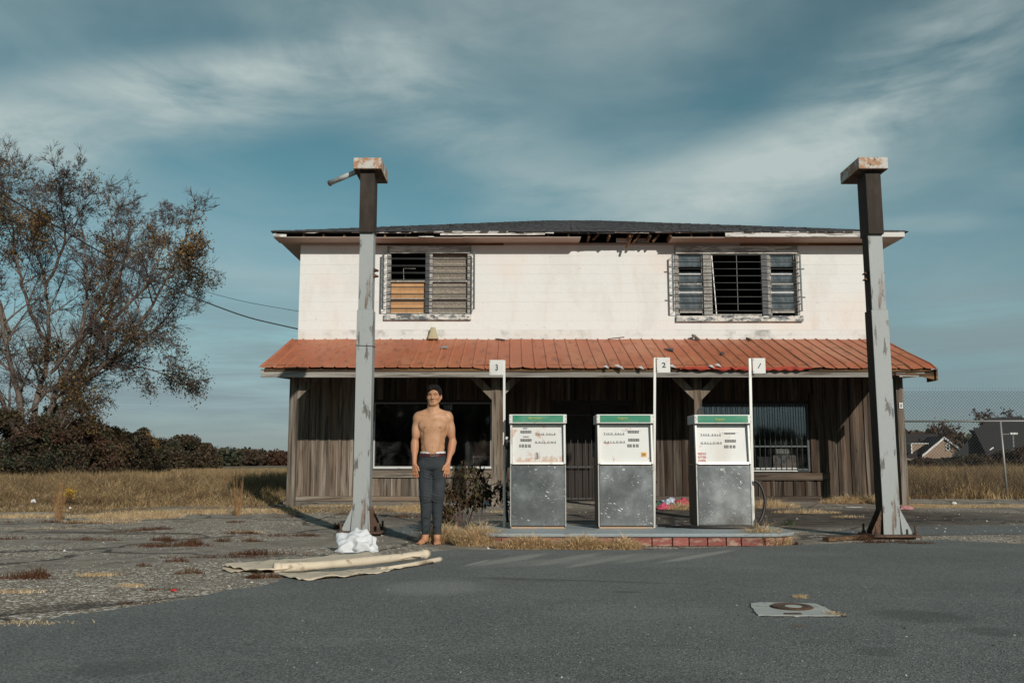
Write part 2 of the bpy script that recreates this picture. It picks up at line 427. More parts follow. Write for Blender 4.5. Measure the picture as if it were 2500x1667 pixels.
M['tanbase'] = mat('bare_base_strip', (.42, .28, .17), [dict(s=9, c=(.3, .28, .25), lo=.5, hi=.6)], rough=.7)
M['rubber'] = mat('black_rubber', (.018, .016, .016), rough=.5)
# scratched stainless door
m = bpy.data.materials.new('scratched_stainless_steel'); m.use_nodes = True; t = NT(m.node_tree); bs = m.node_tree.nodes['Principled BSDF']
tc = t.n('ShaderNodeTexCoord'); oi = t.n('ShaderNodeObjectInfo')
r_ = t.math('MULTIPLY', oi.outputs['Random'], 57.0)
vec = t.n('ShaderNodeVectorMath', operation='ADD', i={0: tc.outputs['Object'], 1: t.n('ShaderNodeCombineXYZ', i={0: r_, 2: r_}).outputs[0]}).outputs[0]
scr = None
for k, (rot, dens) in enumerate([(.5, 1.0), (-.45, .8), (1.1, .7)]):
    v = t.mapv(vec, rot=(0, rot, 0)); v = t.mapv(v, scale=(13, 1, 260))
    f = t.ss(t.noise(v, 1.0, 2, .5), .655, .71)
    g = t.ss(t.noise(vec, 3.0 + k, 2, .5), .44, .62)
    f = t.math('MULTIPLY', t.math('MULTIPLY', f, g), dens)
    scr = f if scr is None else t.math('MAXIMUM', scr, f)
pit = t.n('ShaderNodeTexVoronoi', i={'Vector': vec, 'Scale': 34.0})
pit = t.math('MULTIPLY', t.ss(pit.outputs['Distance'], .07, .045), t.ss(t.noise(vec, 4.5, 2, .5), .5, .6))
scr = t.math('MAXIMUM', scr, t.math('MULTIPLY', pit, .8))
cl_ = t.noise(vec, 3.2, 5, .6)
c = t.mix(t.ss(cl_, .35, .7), (.47, .485, .49, 1), (.58, .595, .60, 1))
scr = t.math('MULTIPLY', scr, .5)
c = t.mix(scr, c, (.90, .90, .87, 1))
hz_m = t.math('MULTIPLY', t.ss(t.noise(vec, 1.6, 6, .6, .4), .50, .75), .14)
t.set(bs, 'Base Color', c); t.set(bs, 'Metallic', t.math('SUBTRACT', 1.0, t.math('MAXIMUM', hz_m, t.math('MULTIPLY', scr, .55))))
t.set(bs, 'Roughness', t.math('ADD', t.ss(cl_, .3, .75, .20, .28), t.math('MULTIPLY', scr, .35), clamp=True))
hb = t.math('ADD', t.math('MULTIPLY', t.noise(vec, 1.8, 2, .4), .010), t.math('MULTIPLY', scr, .0012))
t.set(bs, 'Normal', t.n('ShaderNodeBump', i={'Height': hb, 'Strength': .6, 'Distance': 1.0}).outputs[0])
M['steel'] = m
# window glass: mostly clear sheet with a fresnel mirror and dust
def glass(name, dust=.12, dcol=(.30, .31, .31), tint=.55):
    m = bpy.data.materials.new(name); m.use_nodes = True; t = NT(m.node_tree)
    t.t.nodes.remove(m.node_tree.nodes['Principled BSDF'])
    o = [n for n in m.node_tree.nodes if n.type == 'OUTPUT_MATERIAL'][0]
    tc = t.n('ShaderNodeTexCoord')
    f = t.ss(t.noise(t.mapv(tc.outputs['Object'], scale=(1, 1, .6)), 2.2, 6, .65, .8), .45, .8)
    gl = t.n('ShaderNodeBsdfGlossy', i={'Roughness': .035, 'Color': (.9, .93, .93, 1)})
    tr = t.n('ShaderNodeBsdfTransparent', i={0: (tint, tint, tint, 1)})
    di = t.n('ShaderNodeBsdfDiffuse', i={0: c4(dcol)})
    fr = t.n('ShaderNodeFresnel', i={0: 1.5})
    a = t.n('ShaderNodeMixShader', i={0: t.math('MULTIPLY', fr.outputs[0], 3.6, clamp=True), 1: tr.outputs[0], 2: gl.outputs[0]})
    b = t.n('ShaderNodeMixShader', i={0: t.math('MULTIPLY', f, dust), 1: a.outputs[0], 2: di.outputs[0]})
    t.t.links.new(b.outputs[0], o.inputs[0])
    return m
M['glass'] = glass('dusty_dark_glass', .10, tint=.85)
M['glassgrey'] = glass('grimy_blue_grey_glass', .85, (.23, .26, .28))
M['glassgrey'].node_tree.nodes['Map Range'].inputs[1].default_value = .25
# ================================================================== SETTING
def emask(t, pos, cx, cy, a, b, ang, lo=.55, hi=1.15, w=.25, ns=1.5):
    mv = t.n('ShaderNodeVectorMath', operation='SUBTRACT', i={0: pos, 1: (cx, cy, 0)}).outputs[0]
    mv = t.mapv(mv, rot=(0, 0, -ang))
    mv = t.n('ShaderNodeVectorMath', operation='MULTIPLY', i={0: mv, 1: (1 / a, 1 / b, 0)}).outputs[0]
    ln = t.n('ShaderNodeVectorMath', operation='LENGTH', i={0: mv}).outputs['Value']
    ln = t.math('ADD', ln, t.math('MULTIPLY', t.math('SUBTRACT', t.noise(pos, ns, 6, .65), .5), w * 4))
    return t.ss(ln, lo, hi, 1.0, 0.0)
def pxmask(t, pos, p0, p1, hw, **k):
    """mask round the ground line from px p0 to px p1, half width hw metres"""
    a, b = G(*p0), G(*p1)
    d = b - a
    return emask(t, pos, (a.x + b.x) / 2, (a.y + b.y) / 2, d.length / 2 * 1.1, hw, math.atan2(d.y, d.x), **k)
def groundmat(name):
    m = bpy.data.materials.new(name); m.use_nodes = True
    t = NT(m.node_tree); bs = m.node_tree.nodes['Principled BSDF']
    pos = t.n('ShaderNodeNewGeometry').outputs['Position']
    return m, t, bs, pos
# --- newer asphalt
m, t, bs, pos = groundmat('blue_grey_asphalt')
n1 = t.noise(pos, 1.0, 6, .6); n2 = t.noise(pos, 95, 3, .6); n3 = t.noise(pos, .35, 4, .6)
c = t.mix(t.ss(n1, .35, .7), (.130, .140, .134, 1), (.170, .181, .172, 1))
c = t.mix(t.math('MULTIPLY', t.ss(n3, .50, .66), .45), c, (.105, .11, .105, 1))
c = t.mix(t.math('MULTIPLY', t.ss(t.noise(t.mapv(pos, scale=(.5, 1.3, 1)), 1.1, 7, .68, .6), .52, .70), .40), c, (.25, .255, .235, 1))
c = t.mix(t.math('MULTIPLY', t.ss(t.noise(t.mapv(pos, loc=(5, 3, 0), scale=(.6, 1.5, 1)), 1.9, 6, .7, .4), .60, .72), .45), c, (.075, .072, .064, 1))
vo = t.n('ShaderNodeTexVoronoi', i={'Vector': pos, 'Scale': 120.0})
hs = t.n('ShaderNodeSeparateColor', i={0: vo.outputs['Color']})
c = t.mix(t.math('MULTIPLY', t.ss(hs.outputs[0], .45, .95), .55), c, (.33, .34, .32, 1))
c = t.mix(t.math('MULTIPLY', t.ss(hs.outputs[1], .55, 1.0), .7), c, (.045, .05, .05, 1))
v2 = t.n('ShaderNodeTexVoronoi', i={'Vector': pos, 'Scale': 34.0})
h2 = t.n('ShaderNodeSeparateColor', i={0: v2.outputs['Color']})
spk = t.math('MULTIPLY', t.ss(h2.outputs[0], .965, .985), t.ss(v2.outputs['Distance'], .30, .20))
c = t.mix(t.math('MULTIPLY', spk, .6), c, (.40, .40, .37, 1))
# dusty wash run-offs in front of the island, tyre seam, stains
dust = None
for p0, p1, hw, f in [((1150, 1384), (1330, 1352), .13, .45), ((1290, 1384), (1470, 1350), .12, .40), ((1385, 1386), (1560, 1352), .10, .42),
                      ((1500, 1377), (1660, 1350), .10, .30), ((1610, 1375), (1790, 1343), .09, .5), ((1160, 1385), (1700, 1350), .28, .22), ((940, 1432), (1180, 1440), .45, .22),
                      ((1130, 1384), (1200, 1366), .035, .6), ((1390, 1386), (1440, 1376), .03, .5)]:
    k = t.math('MULTIPLY', pxmask(t, pos, p0, p1, hw, w=.12, ns=4), f)
    dust = k if dust is None else t.math('MAXIMUM', dust, k)
c = t.mix(dust, c, (.42, .41, .36, 1))
for p0, p1, hw, f, dc in [((1085, 1408), (1720, 1428), .035, .6, (.055,.048,.04,1)), ((1150, 1413), (1400, 1422), .10, .35, (.075,.068,.06,1)),
                          ((1490, 1446), (1570, 1447), .06, .6, (.05,.05,.05,1)), ((2130, 1500), (2380, 1512), .26, .45, (.06,.056,.05,1)), ((2080, 1590), (2200, 1596), .12, .4, (.07,.066,.06,1)),
                          ((2350, 1540), (2500, 1548), .16, .4, (.062,.058,.054,1)), ((150, 1640), (420, 1625), .2, .4, (.07,.073,.072,1)),
                          ((1420, 1646), (1450, 1660), .05, .5, (.12, .12, .11, 1)), ((1925, 1528), (1975, 1532), .05, .5, (.16, .09, .05, 1))]:
    c = t.mix(t.math('MULTIPLY', pxmask(t, pos, p0, p1, hw, w=.2, ns=3), f), c, dc)
# hairline cracks
cr = t.n('ShaderNodeTexVoronoi', feature='DISTANCE_TO_EDGE'); t.set(cr, 'Vector', t.n('ShaderNodeVectorMath', operation='ADD', i={0: pos, 1: t.n('ShaderNodeTexNoise', i={'Vector': pos, 'Scale': 1.3, 'Detail': 5.0}).outputs[1]}).outputs[0]); t.set(cr, 'Scale', .42)
t.set(bs, 'Base Color', c); t.set(bs, 'Roughness', .86); t.set(bs, 'Specular IOR Level', .3)
h = t.math('ADD', t.math('MULTIPLY', n2, .006), t.math('MULTIPLY', vo.outputs['Distance'], .004))
t.set(bs, 'Normal', t.n('ShaderNodeBump', i={'Height': h, 'Strength': .9, 'Distance': 1.0}).outputs[0])
M['asphalt'] = m
# --- old lot paving: exposed aggregate with worn smooth areas
m, t, bs, pos = groundmat('old_exposed_aggregate_paving')
n1 = t.noise(pos, .55, 6, .62, .4); n2 = t.noise(pos, 3.2, 6, .65)
vo = t.n('ShaderNodeTexVoronoi', i={'Vector': pos, 'Scale': 38.0})
hs = t.n('ShaderNodeSeparateColor', i={0: vo.outputs['Color']})
peb = t.mix(t.ss(hs.outputs[0], .1, .9), (.33, .29, .235, 1), (.76, .68, .56, 1))
peb = t.mix(t.ss(vo.outputs['Distance'], .30, .55), peb, (.20, .165, .125, 1))
peb = t.mix(t.ss(hs.outputs[1], .90, .93), peb, (.78, .74, .67, 1))
smooth = t.mix(t.ss(n2, .35, .7), (.19, .168, .138, 1), (.33, .29, .235, 1))
smooth = t.mix(t.math('MULTIPLY', t.ss(hs.outputs[2], .6, 1), .4), smooth, (.32, .30, .27, 1))
f = t.ss(t.math('ADD', n1, t.math('MULTIPLY', t.math('SUBTRACT', n2, .5), .25)), .44, .52, 1, 0)
# worn smooth zones seen in the lot
for p0, p1, hw, k in [((560, 1332), (1080, 1310), .75, 1), ((0, 1318), (520, 1322), .55, 1), ((120, 1360), (380, 1385), .55, .9), ((1180, 1268), (2500, 1270), 2.2, 1), ((900, 1275), (1200, 1290), 1.2, 1)]:
    f = t.math('MAXIMUM', f, t.math('MULTIPLY', pxmask(t, pos, p0, p1, hw, w=.14, ns=1.2), k))
for p0, p1, hw in [((200, 1420), (690, 1372), .9), ((-200, 1470), (330, 1440), .75), ((480, 1290), (780, 1270), 1.0), ((0, 1262), (420, 1258), 1.2)]:
    g = pxmask(t, pos, p0, p1, hw, w=.12, ns=1.4)
    f = t.math('MULTIPLY', f, t.math('SUBTRACT', 1.0, g))
c = t.mix(f, peb, smooth)
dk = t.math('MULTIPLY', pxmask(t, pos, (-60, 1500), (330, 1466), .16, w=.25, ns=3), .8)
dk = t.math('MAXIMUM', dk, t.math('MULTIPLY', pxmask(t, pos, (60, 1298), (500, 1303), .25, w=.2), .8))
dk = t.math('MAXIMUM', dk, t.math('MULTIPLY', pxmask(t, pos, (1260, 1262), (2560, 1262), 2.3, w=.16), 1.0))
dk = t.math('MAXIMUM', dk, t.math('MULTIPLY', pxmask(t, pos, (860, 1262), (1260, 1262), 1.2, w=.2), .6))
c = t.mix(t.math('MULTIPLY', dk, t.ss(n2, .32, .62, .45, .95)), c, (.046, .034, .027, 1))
br = t.ss(t.noise(pos, 1.7, 6, .7, .5), .56, .66)
c = t.mix(t.math('MULTIPLY', br, .40), c, (.13, .088, .052, 1))
cr = t.n('ShaderNodeTexVoronoi', feature='DISTANCE_TO_EDGE'); t.set(cr, 'Vector', t.n('ShaderNodeVectorMath', operation='ADD', i={0: pos, 1: t.n('ShaderNodeTexNoise', i={'Vector': pos, 'Scale': 1.1, 'Detail': 5.0}).outputs[1]}).outputs[0]); t.set(cr, 'Scale', .38)
c = t.mix(t.math('MULTIPLY', t.ss(cr.outputs['Distance'], .02, .007), .75), c, (.025, .02, .016, 1))
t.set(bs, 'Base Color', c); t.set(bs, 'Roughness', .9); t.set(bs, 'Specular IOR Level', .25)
hgt = t.math('MULTIPLY', t.ss(vo.outputs['Distance'], .6, .1), t.math('SUBTRACT', 1.0, t.math('MULTIPLY', f, .8)))
t.set(bs, 'Normal', t.n('ShaderNodeBump', i={'Height': t.math('ADD', t.math('MULTIPLY', hgt, .010), t.math('MULTIPLY', n2, .02)), 'Strength': .9, 'Distance': 1.0}).outputs[0])
M['lot'] = m
M['field'] = mat('dry_field_soil_and_thatch', (.155, .115, .068), [
    dict(s=.12, c=(.20, .15, .09), lo=.4, hi=.65, f=.8), dict(s=5, c=(.07, .052, .033), lo=.5, hi=.68, f=.7, d=6)], rough=.95, coord='World', perobj=False, bump=[(6, V1, .05)])
M['straw'] = mat('dry_straw_grass', (.36, .255, .13), [dict(s=.8, c=(.17, .115, .06), lo=.42, hi=.62, f=.8, d=4), dict(s=3.5, c=(.48, .39, .25), lo=.52, hi=.70, f=.7)], rough=.85, island=.6, coord='World', perobj=False, trans=.25, spec=.2)
M['strawl'] = mat('pale_dry_grass', (.68, .52, .31), [dict(s=3.5, c=(.50, .34, .17), lo=.45, hi=.65, f=.8)], rough=.85, island=.36, coord='World', perobj=False, trans=.25, spec=.2)
M['redweed'] = mat('russet_dead_weed', (.105, .045, .025), [dict(s=4, c=(.15, .095, .05), lo=.45, hi=.65, f=.9)], rough=.9, island=.45, coord='World', perobj=False, trans=.2, spec=.2)

def sheet(name, poly, z, mt, jag=0.0, seg=.12, **kw):
    """flat sheet following gz(); edges broken up"""
    pts = []
    n = len(poly)
    for i in range(n):
        a, b = Vector(poly[i]), Vector(poly[(i + 1) % n])
        k = max(1, int((b - a).length / seg)) if (b - a).length < 60 and jag else max(1, int((b - a).length / 3))
        for j in range(k):
            p = a.lerp(b, j / k)
            if jag and 0 < j: p = p + Vector((U(-jag, jag), U(-jag, jag)))
            pts.append((p.x, p.y))
    from mathutils.geometry import delaunay_2d_cdt
    vo_, _, fo_, *_r = delaunay_2d_cdt([Vector(q) for q in pts], [], [list(range(len(pts)))], 1, 1e-6)
    bm = bmesh.new()
    vs = [bm.verts.new((v.x, v.y, 0)) for v in vo_]
    for f in fo_:
        try: bm.faces.new([vs[i] for i in f])
        except ValueError: pass
    for yc in [13 + .75 * i for i in range(9)]:
        g = bm.verts[:] + bm.edges[:] + bm.faces[:]
        bmesh.ops.bisect_plane(bm, geom=g, plane_co=(0, yc, 0), plane_no=(0, 1, 0))
    for v in bm.verts: v.co.z = float(gz(v.co.y)) + z
    bmesh.ops.recalc_face_normals(bm, faces=bm.faces)
    me = bpy.data.meshes.new(name); bm.to_mesh(me); bm.free()
    if me.polygons[0].normal.z < 0: me.flip_normals()
    me.materials.append(mt)
    o = bpy.data.objects.new(name, me); COL.objects.link(o)
    return setp(o, kind='structure', **kw)
sheet('field', [(-900, -900), (900, -900), (900, 1400), (-900, 1400)], -.03, M['field'])
gp = lambda x, y: tuple(G(x, y))[:2]
back = [gp(-200, 1253), gp(60, 1249), gp(200, 1251), gp(300, 1240), gp(420, 1236), gp(560, 1233), gp(700, 1231)]
lot = [(-40, -80), (60, -80), (60, 20.5), (8.0, 20.3), (7.6, 21.0), (-4.4, 21.0)] + back[::-1] + [(-24, 15.2), (-40, 15.2)]
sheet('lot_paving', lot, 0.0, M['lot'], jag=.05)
edge = [gp(0, 1526), gp(104, 1514), gp(268, 1490), gp(387, 1473), gp(470, 1462), gp(551, 1442), gp(640, 1430), gp(676, 1421), gp(720, 1402), gp(820, 1385), gp(960, 1368), gp(1000, 1352),
        gp(1100, 1343), gp(1560, 1343), gp(1960, 1330), gp(2060, 1327), gp(2300, 1318), gp(2520, 1330)]
asph = [(-40, -80), (60, -80), (60, 9.2), (12, 9.7)] + edge[::-1] + [(-3.6, 5.4), (-6, 5.2), (-40, 4.6)]
sheet('asphalt_drive', asph, 0.006, M['asphalt'], jag=.018, seg=.07)
# paved strips glimpsed further back on the lot
sheet('blue_asphalt_patch', [gp(900, 1296), gp(1010, 1280), gp(1080, 1275), gp(1235, 1278), gp(1235, 1300), gp(1080, 1312), gp(960, 1312)], .004, M['asphalt'], jag=.02)
sheet('far_asphalt_patch', [gp(1960, 1300), gp(2260, 1285), gp(2500, 1283), gp(2560, 1262), gp(2700, 1270), gp(2700, 1300), gp(2200, 1308)], .004, M['asphalt'], jag=.02)

# ------------------------------------------------------------------ chain-link fence
M['galv'] = mat('dull_galvanised_wire', (.07, .072, .072), rough=.6, metal=.4)
M['galvp'] = mat('galvanised_pipe', (.30, .30, .29), rough=.5, metal=.4)
FY = 20.6
fence = thing('chain_link_fence', 'tall chain link fence with a grey top rail beside the building', 'fence', (7.9, FY, .1))
mb = MB(); x0f, x1f, zt, zb = 7.86, 16.5, 2.52, .12
p = .072
def fy(x): return FY + .02 * math.sin(x * 1.3)
n = int((x1f - x0f) / p)
rows = int((zt - zb) / (p * .53))
Vv, Fv = [], []
def wseg(a, b, r=.0030):
    a, b = np.array(a), np.array(b); d = b - a; d /= np.linalg.norm(d)
    s_ = np.cross(d, [0, 1, 0]); s_ /= np.linalg.norm(s_); u_ = np.array([0, 1., 0])
    k = len(Vv)
    for q in (a, b):
        for an in (0, 2.094, 4.189): Vv.append(q + (s_ * math.cos(an) + u_ * math.sin(an)) * r)
    for i in range(3): Fv.append((k + i, k + (i + 1) % 3, k + 3 + (i + 1) % 3, k + 3 + i))
for i in range(n):
    xa = x0f + i * p
    px_ = None
    for j in range(rows + 1):
        x = xa + (p * .5 if j % 2 else 0) * 1.0 + .004 * math.sin(j * .9 + i)
        z = zb + j * p * .53
        if i % 1 == 0 and px_ is not None:
            a = (px_[0], fy(px_[0]) + (.003 if j % 2 else -.003), px_[1]); b = (x, fy(x) - (.003 if j % 2 else -.003), z)
            wseg(a, b)
            wseg((2 * xa + p * .0 - px_[0], a[1], px_[1]), (2 * xa - x, b[1], z)) if False else None
        px_ = (x, z)
    # mirrored partner wire closes the diamonds
    px_ = None
    for j in range(rows + 1):
        x = xa + p - (p * .5 if j % 2 else 0)
        z = zb + j * p * .53
        if px_ is not None: wseg((px_[0], fy(px_[0]), px_[1]), (x, fy(x), z))
        px_ = (x, z)
    wseg((xa, fy(xa), zt), (xa + .012, fy(xa), zt + .035))
npmesh('chain_link_mesh', Vv, Fv, M['galv'], parent=fence, kind='stuff')
MB().tube([(x0f, FY + .03, 1.80), (x1f, FY + .03, 1.82)], .021, 8).build('top_rail', M['galvp'], fence, smooth=True)
for px in (2448, ):
    q = at(px, 1100, FY + .03)
    MB().tube([(q.x + .035, FY + .03, .08), (q.x - .01, FY + .03, 1.80)], .024, 8).build('fence_post', M['galvp'], fence, smooth=True)
MB().tube([(15.2, FY + .03, .08), (15.2, FY + .03, 1.80)], .024, 8).build('fence_post', M['galvp'], fence, smooth=True)
MB().tube([(7.84, FY + .03, .08), (7.84, FY + .03, 2.5)], .028, 8).build('fence_post', M['galvp'], fence, smooth=True)

# ------------------------------------------------------------------ houses beyond the fence
M['brick'] = mat('tan_house_brick', (.27, .195, .14), [dict(s=1.2, c=(.22, .15, .11), lo=.4, hi=.7, f=.7), dict(s=9, st=(1, 1, 3), c=(.34, .26, .2), lo=.5, hi=.65, f=.5)], rough=.9)
M['hroof'] = mat('charcoal_house_shingles', (.026, .025, .026), [dict(s=6, st=(1, 1, 4), c=(.036, .034, .034), lo=.45, hi=.65, f=.7)], rough=.95)
M['hwhite'] = mat('white_house_trim', (.62, .62, .60), rough=.6)
M['hglass'] = mat('house_window_glass', (.06, .075, .08), rough=.15)
def gabled(root, x0, x1, yf, yb, zw, zr, ov=.5, wall='brick', gx=None):
    """walls with a gable facing the camera (ridge runs back)"""
    mb = MB(); xc = (x0 + x1) / 2 if gx is None else gx
    mb.prism([(x0, 0), (x1, 0), (x1, zw), (xc, zr), (x0, zw)], yf, yb, axis='y')
    mb.build('gable_wall', M[wall], root)
    for a, b, nm in ((x0, xc, 'roof_slope'), (xc, x1, 'roof_slope')):
        (xa, za), (xb, zb_) = ((x0, zw), (xc, zr)) if a == x0 else ((xc, zr), (x1, zw))
        s = (zb_ - za) / (xb - xa)
        if a == x0: xa, za = xa - ov, za - s * ov
        else: xb, zb_ = xb + ov, zb_ + s * ov
        MB().prism([(xa, za + .03), (xb, zb_ + .03), (xb, zb_ + .28), (xa, za + .28)], yf - .25, yb, axis='y').build(nm, M['hroof'], root)
        MB().prism([(xa, za - .12), (xb, zb_ - .12), (xb, zb_ + .20), (xa, za + .20)], yf - .33, yf - .26, axis='y').build('bargeboard', M['hwhite'], root)
def hwin(root, cx, cz, w, h, y):
    fr = MB()
    for a, b, c, d in ((-w/2, w/2, h/2 - .1, h/2), (-w/2, w/2, -h/2, -h/2 + .1), (-w/2, -w/2 + .1, -h/2, h/2), (w/2 - .1, w/2, -h/2, h/2), (-w/2, w/2, -.05, .05)):
        fr.box(cx + a, cx + b, y - .12, y - .003, cz + c, cz + d)
    f = fr.build('window', M['hwhite'], root)
    for s in (-1, 1):
        MB().box(cx - w/2 + .1, cx + w/2 - .1, y - .05, y - .02, cz + (.05 if s > 0 else -h/2 + .1), cz + (h/2 - .1 if s > 0 else -.05)).build('pane', M['hglass'], f)
HY = 128.0
def hx(px, Y=HY): return at(px, 1090, Y).x
def hz(py, px=2300, Y=HY): return at(px, py, Y).z
h1 = thing('brick_house', 'tan brick house with a white edged gable and dark roof beyond the fence', 'house', (hx(2270), HY, 0))
gabled(h1, hx(2254), hx(2355), HY, HY + 9, hz(1109), hz(1069), .35)
hwin(h1, hx(2313), hz(1091), .58, 1.0, HY); hwin(h1, hx(2301.5), hz(1122), .5, .75, HY); hwin(h1, hx(2317), hz(1122), .5, .75, HY)
# main roof behind and low left wing with a small dormer wall
MB().prism([(hx(2205), hz(1118)), (hx(2368), hz(1112)), (hx(2326), hz(1056)), (hx(2216), hz(1056))], HY + 5, HY + 12, axis='y').build('main_roof', M['hroof'], h1)
MB().prism([(hx(2196), 0), (hx(2258), 0), (hx(2258), hz(1120)), (hx(2196), hz(1120))], HY + 1, HY + 9, axis='y').build('wing_wall', M['brick'], h1)
mb = MB(); mb.add([(hx(2190), HY - .2, hz(1122)), (hx(2256), HY - .2, hz(1122)), (hx(2256), HY + 6, hz(1075)), (hx(2190), HY + 6, hz(1075)),
                   (hx(2190), HY - .2, hz(1120)), (hx(2256), HY - .2, hz(1120)), (hx(2256), HY + 6, hz(1073)), (hx(2190), HY + 6, hz(1073))],
                  [(0, 1, 2, 3), (4, 5, 6, 7), (0, 1, 5, 4), (1, 2, 6, 5), (2, 3, 7, 6), (3, 0, 4, 7)]); mb.build('wing_roof', M['hroof'], h1)
MB().prism([(hx(2222), hz(1106)), (hx(2262), hz(1083)), (hx(2262), hz(1085)), (hx(2262), hz(1084)), (hx(2260), hz(1084)), (hx(2222), hz(1084))][:1] + [(hx(2258), hz(1083)), (hx(2222), hz(1083))], HY - .4, HY + 3, axis='y').build('dormer_wall', M['brick'], h1)
MB().box(hx(2221), hx(2263), HY - .55, HY + 3, hz(1083.4), hz(1081.6)).build('dormer_trim', M['hwhite'], h1)
MB().box(hx(2220.5), hx(2223), HY - .5, HY - .41, hz(1107), hz(1083.5)).build('dormer_trim', M['hwhite'], h1)
H2 = 96.0
h2 = thing('dark_roofed_house', 'house with a large dark hipped roof behind the fence post', 'house', (hx(2480, H2), H2, 0))
zb2 = hz(1130, 2450, H2)
MB().box(hx(2352, H2), hx(2620, H2), H2 + 1.5, H2 + 12, 0, hz(1118, 2450, H2)).build('wall', M['brick'], h2)
mb = MB()
e = [(hx(2322, H2), H2), (hx(2640, H2), H2), (hx(2640, H2), H2 + 14), (hx(2365, H2 + 14), H2 + 14)]
r0, r1 = (hx(2500, H2) + .2, H2 + 7, hz(1012, 2500, H2)), (hx(2590, H2), H2 + 7, hz(1008, 2500, H2))
ze = hz(1118, 2450, H2)
mb.add([(a, b, ze) for a, b in e] + [r0, r1], [(0, 1, 5, 4), (1, 2, 5), (2, 3, 4, 5), (3, 0, 4), (0, 1, 2, 3)]); mb.build('hip_roof', M['hroof'], h2)
mb = MB(); mb.add([(hx(2372, H2), H2 - 3, hz(1112, 2450, H2)), (hx(2480, H2), H2 - 3, hz(1112, 2450, H2)), (hx(2450, H2), H2 + 4, hz(1040, 2450, H2)), (hx(2425, H2), H2 + 4, hz(1040, 2450, H2))], [(0, 1, 2, 3)]); 
mb.add([(hx(2372, H2), H2 - 3, hz(1112, 2450, H2) - .2), (hx(2480, H2), H2 - 3, hz(1112, 2450, H2) - .2), (hx(2450, H2), H2 + 5, hz(1040, 2450, H2) - .2), (hx(2425, H2), H2 + 5, hz(1040, 2450, H2) - .2)], [(0, 1, 2, 3)]); mb.build('front_roof', M['hroof'], h2, recalc=False)
MB().box(hx(2366, H2), hx(2390, H2), H2 - 1, H2 + 1.4, 0, hz(1113, 2450, H2)).build('bay_wall', M['hwhite'], h2)
MB().bar((hx(2378, H2), H2 - 3.1, hz(1099, 2450, H2)), (hx(2387, H2), H2 - 3.1, hz(1093, 2450, H2)), .1, .12).build('gutter_end', M['hwhite'], h2)
# street light poles in front of it
for k, (px, y0, y1, ax, lab) in enumerate([(2473, 1095, 1059, -26, 'thin street light with a long arm before the dark roof, the upper one'), (2482, 1140, 1099, -32, 'thin street light with a long arm before the dark roof, the lower one')]):
    Yk = 84.0 - 9 * k
    a = at(px, y0, Yk); b = at(px, y1, Yk); c_ = at(px + ax, y1 + 1, Yk)
    s = thing('street_light', lab, 'street light', (a.x, Yk, 0))
    MB().tube([(a.x, Yk, 0), (b.x, Yk, b.z)], .07, 6).build('pole', M['galvp'], s)
    MB().tube([(b.x, Yk, b.z), (c_.x, Yk, c_.z)], .04, 6).build('arm', M['galvp'], s)
    MB().box(b.x - .3, b.x + .35, Yk - .15, Yk + .15, b.z - .05, b.z + .12).build('lamp_head', M['hwhite'], s)
# wooden privacy fence in front of the brick house: one part per board
M['fbd'] = mat('pale_privacy_board', (.24, .19, .15), rough=.9, rand=.25)
wf = thing('board_fence', 'pale wooden board fence in front of the tan brick house', 'fence', (hx(2215), 100, 0))
xa, xb = at(2195, 1120, 100).x, at(2268, 1120, 100).x
zf = at(2230, 1119, 100).z
nb = 34
me = MB().box(-.088, .088, -.012, .012, 0, zf).build('fence_board', M['fbd'], wf)
for i in range(nb):
    o = me if i == 0 else me.copy()
    if i: COL.objects.link(o)
    o.location = Vector((xa + (xb - xa) * i / nb - wf.location.x, U(-.02, .02), U(-.06, .03)))
    if i: o.parent = wf
MB().box(xa, xb, 100.03, 100.10, .4, .5).build('rail', M['fbd'], wf)

# ------------------------------------------------------------------ service wires
M['wire'] = mat('black_cable', (.012, .012, .013), rough=.6)
def cable(name, pts, r, label):
    P = []
    for i in range(len(pts) - 1):
        a, b = pts[i], pts[i + 1]
        for j in range(10): P.append(a.lerp(b, j / 10))
    P.append(pts[-1])
    # smooth twice
    for _ in range(12):
        P = [P[0]] + [(P[i - 1] + P[i] * 2 + P[i + 1]) / 4 for i in range(1, len(P) - 1)] + [P[-1]]
    MB().tube(P, r, 6).build(name, M['wire'], smooth=True, label=label, category='cable') if False else setp(MB().tube(P, r, 6).build(name, M['wire'], smooth=True), label, 'cable')
cable('service_cable', [at(-500, 130, 13.5), at(-160, 372, 15), at(0, 470, 16), at(250, 620, 17.5), at(430, 710, 18.2), at(600, 775, 18.9), at(727, 803, 19.35)], .0135, 'thick black service cable sagging from upper left down to the white wall')
cable('phone_wire', [at(-500, 480, 13.5), at(0, 556, 16), at(250, 635, 17.5), at(500, 712, 19), at(600, 738, 18.9), at(729, 760, 19.35)], .0055, 'thin black wire running above the thick cable to the white wall')
# ================================================================== BUILDING
YW = 19.2            # plane of the front walls
XL, XR = -4.52, 7.75
YB = 29.6            # back wall
ZB = 0.10
bld = thing('gas_station_building', 'derelict two storey gas station with cream upper wall and red metal porch roof', 'building', ((XL + XR) / 2, YW, 0))
def wx(px, py, Y=YW): return at(px, py, Y).x
def wz(py, px=1250, Y=YW): return at(px, py, Y).z
# --- openings
UW1 = (wx(945, 690), wx(1150, 690), wz(781), 5.47)
UW2 = (wx(1648, 690), wx(1950, 690), wz(785), 5.47)
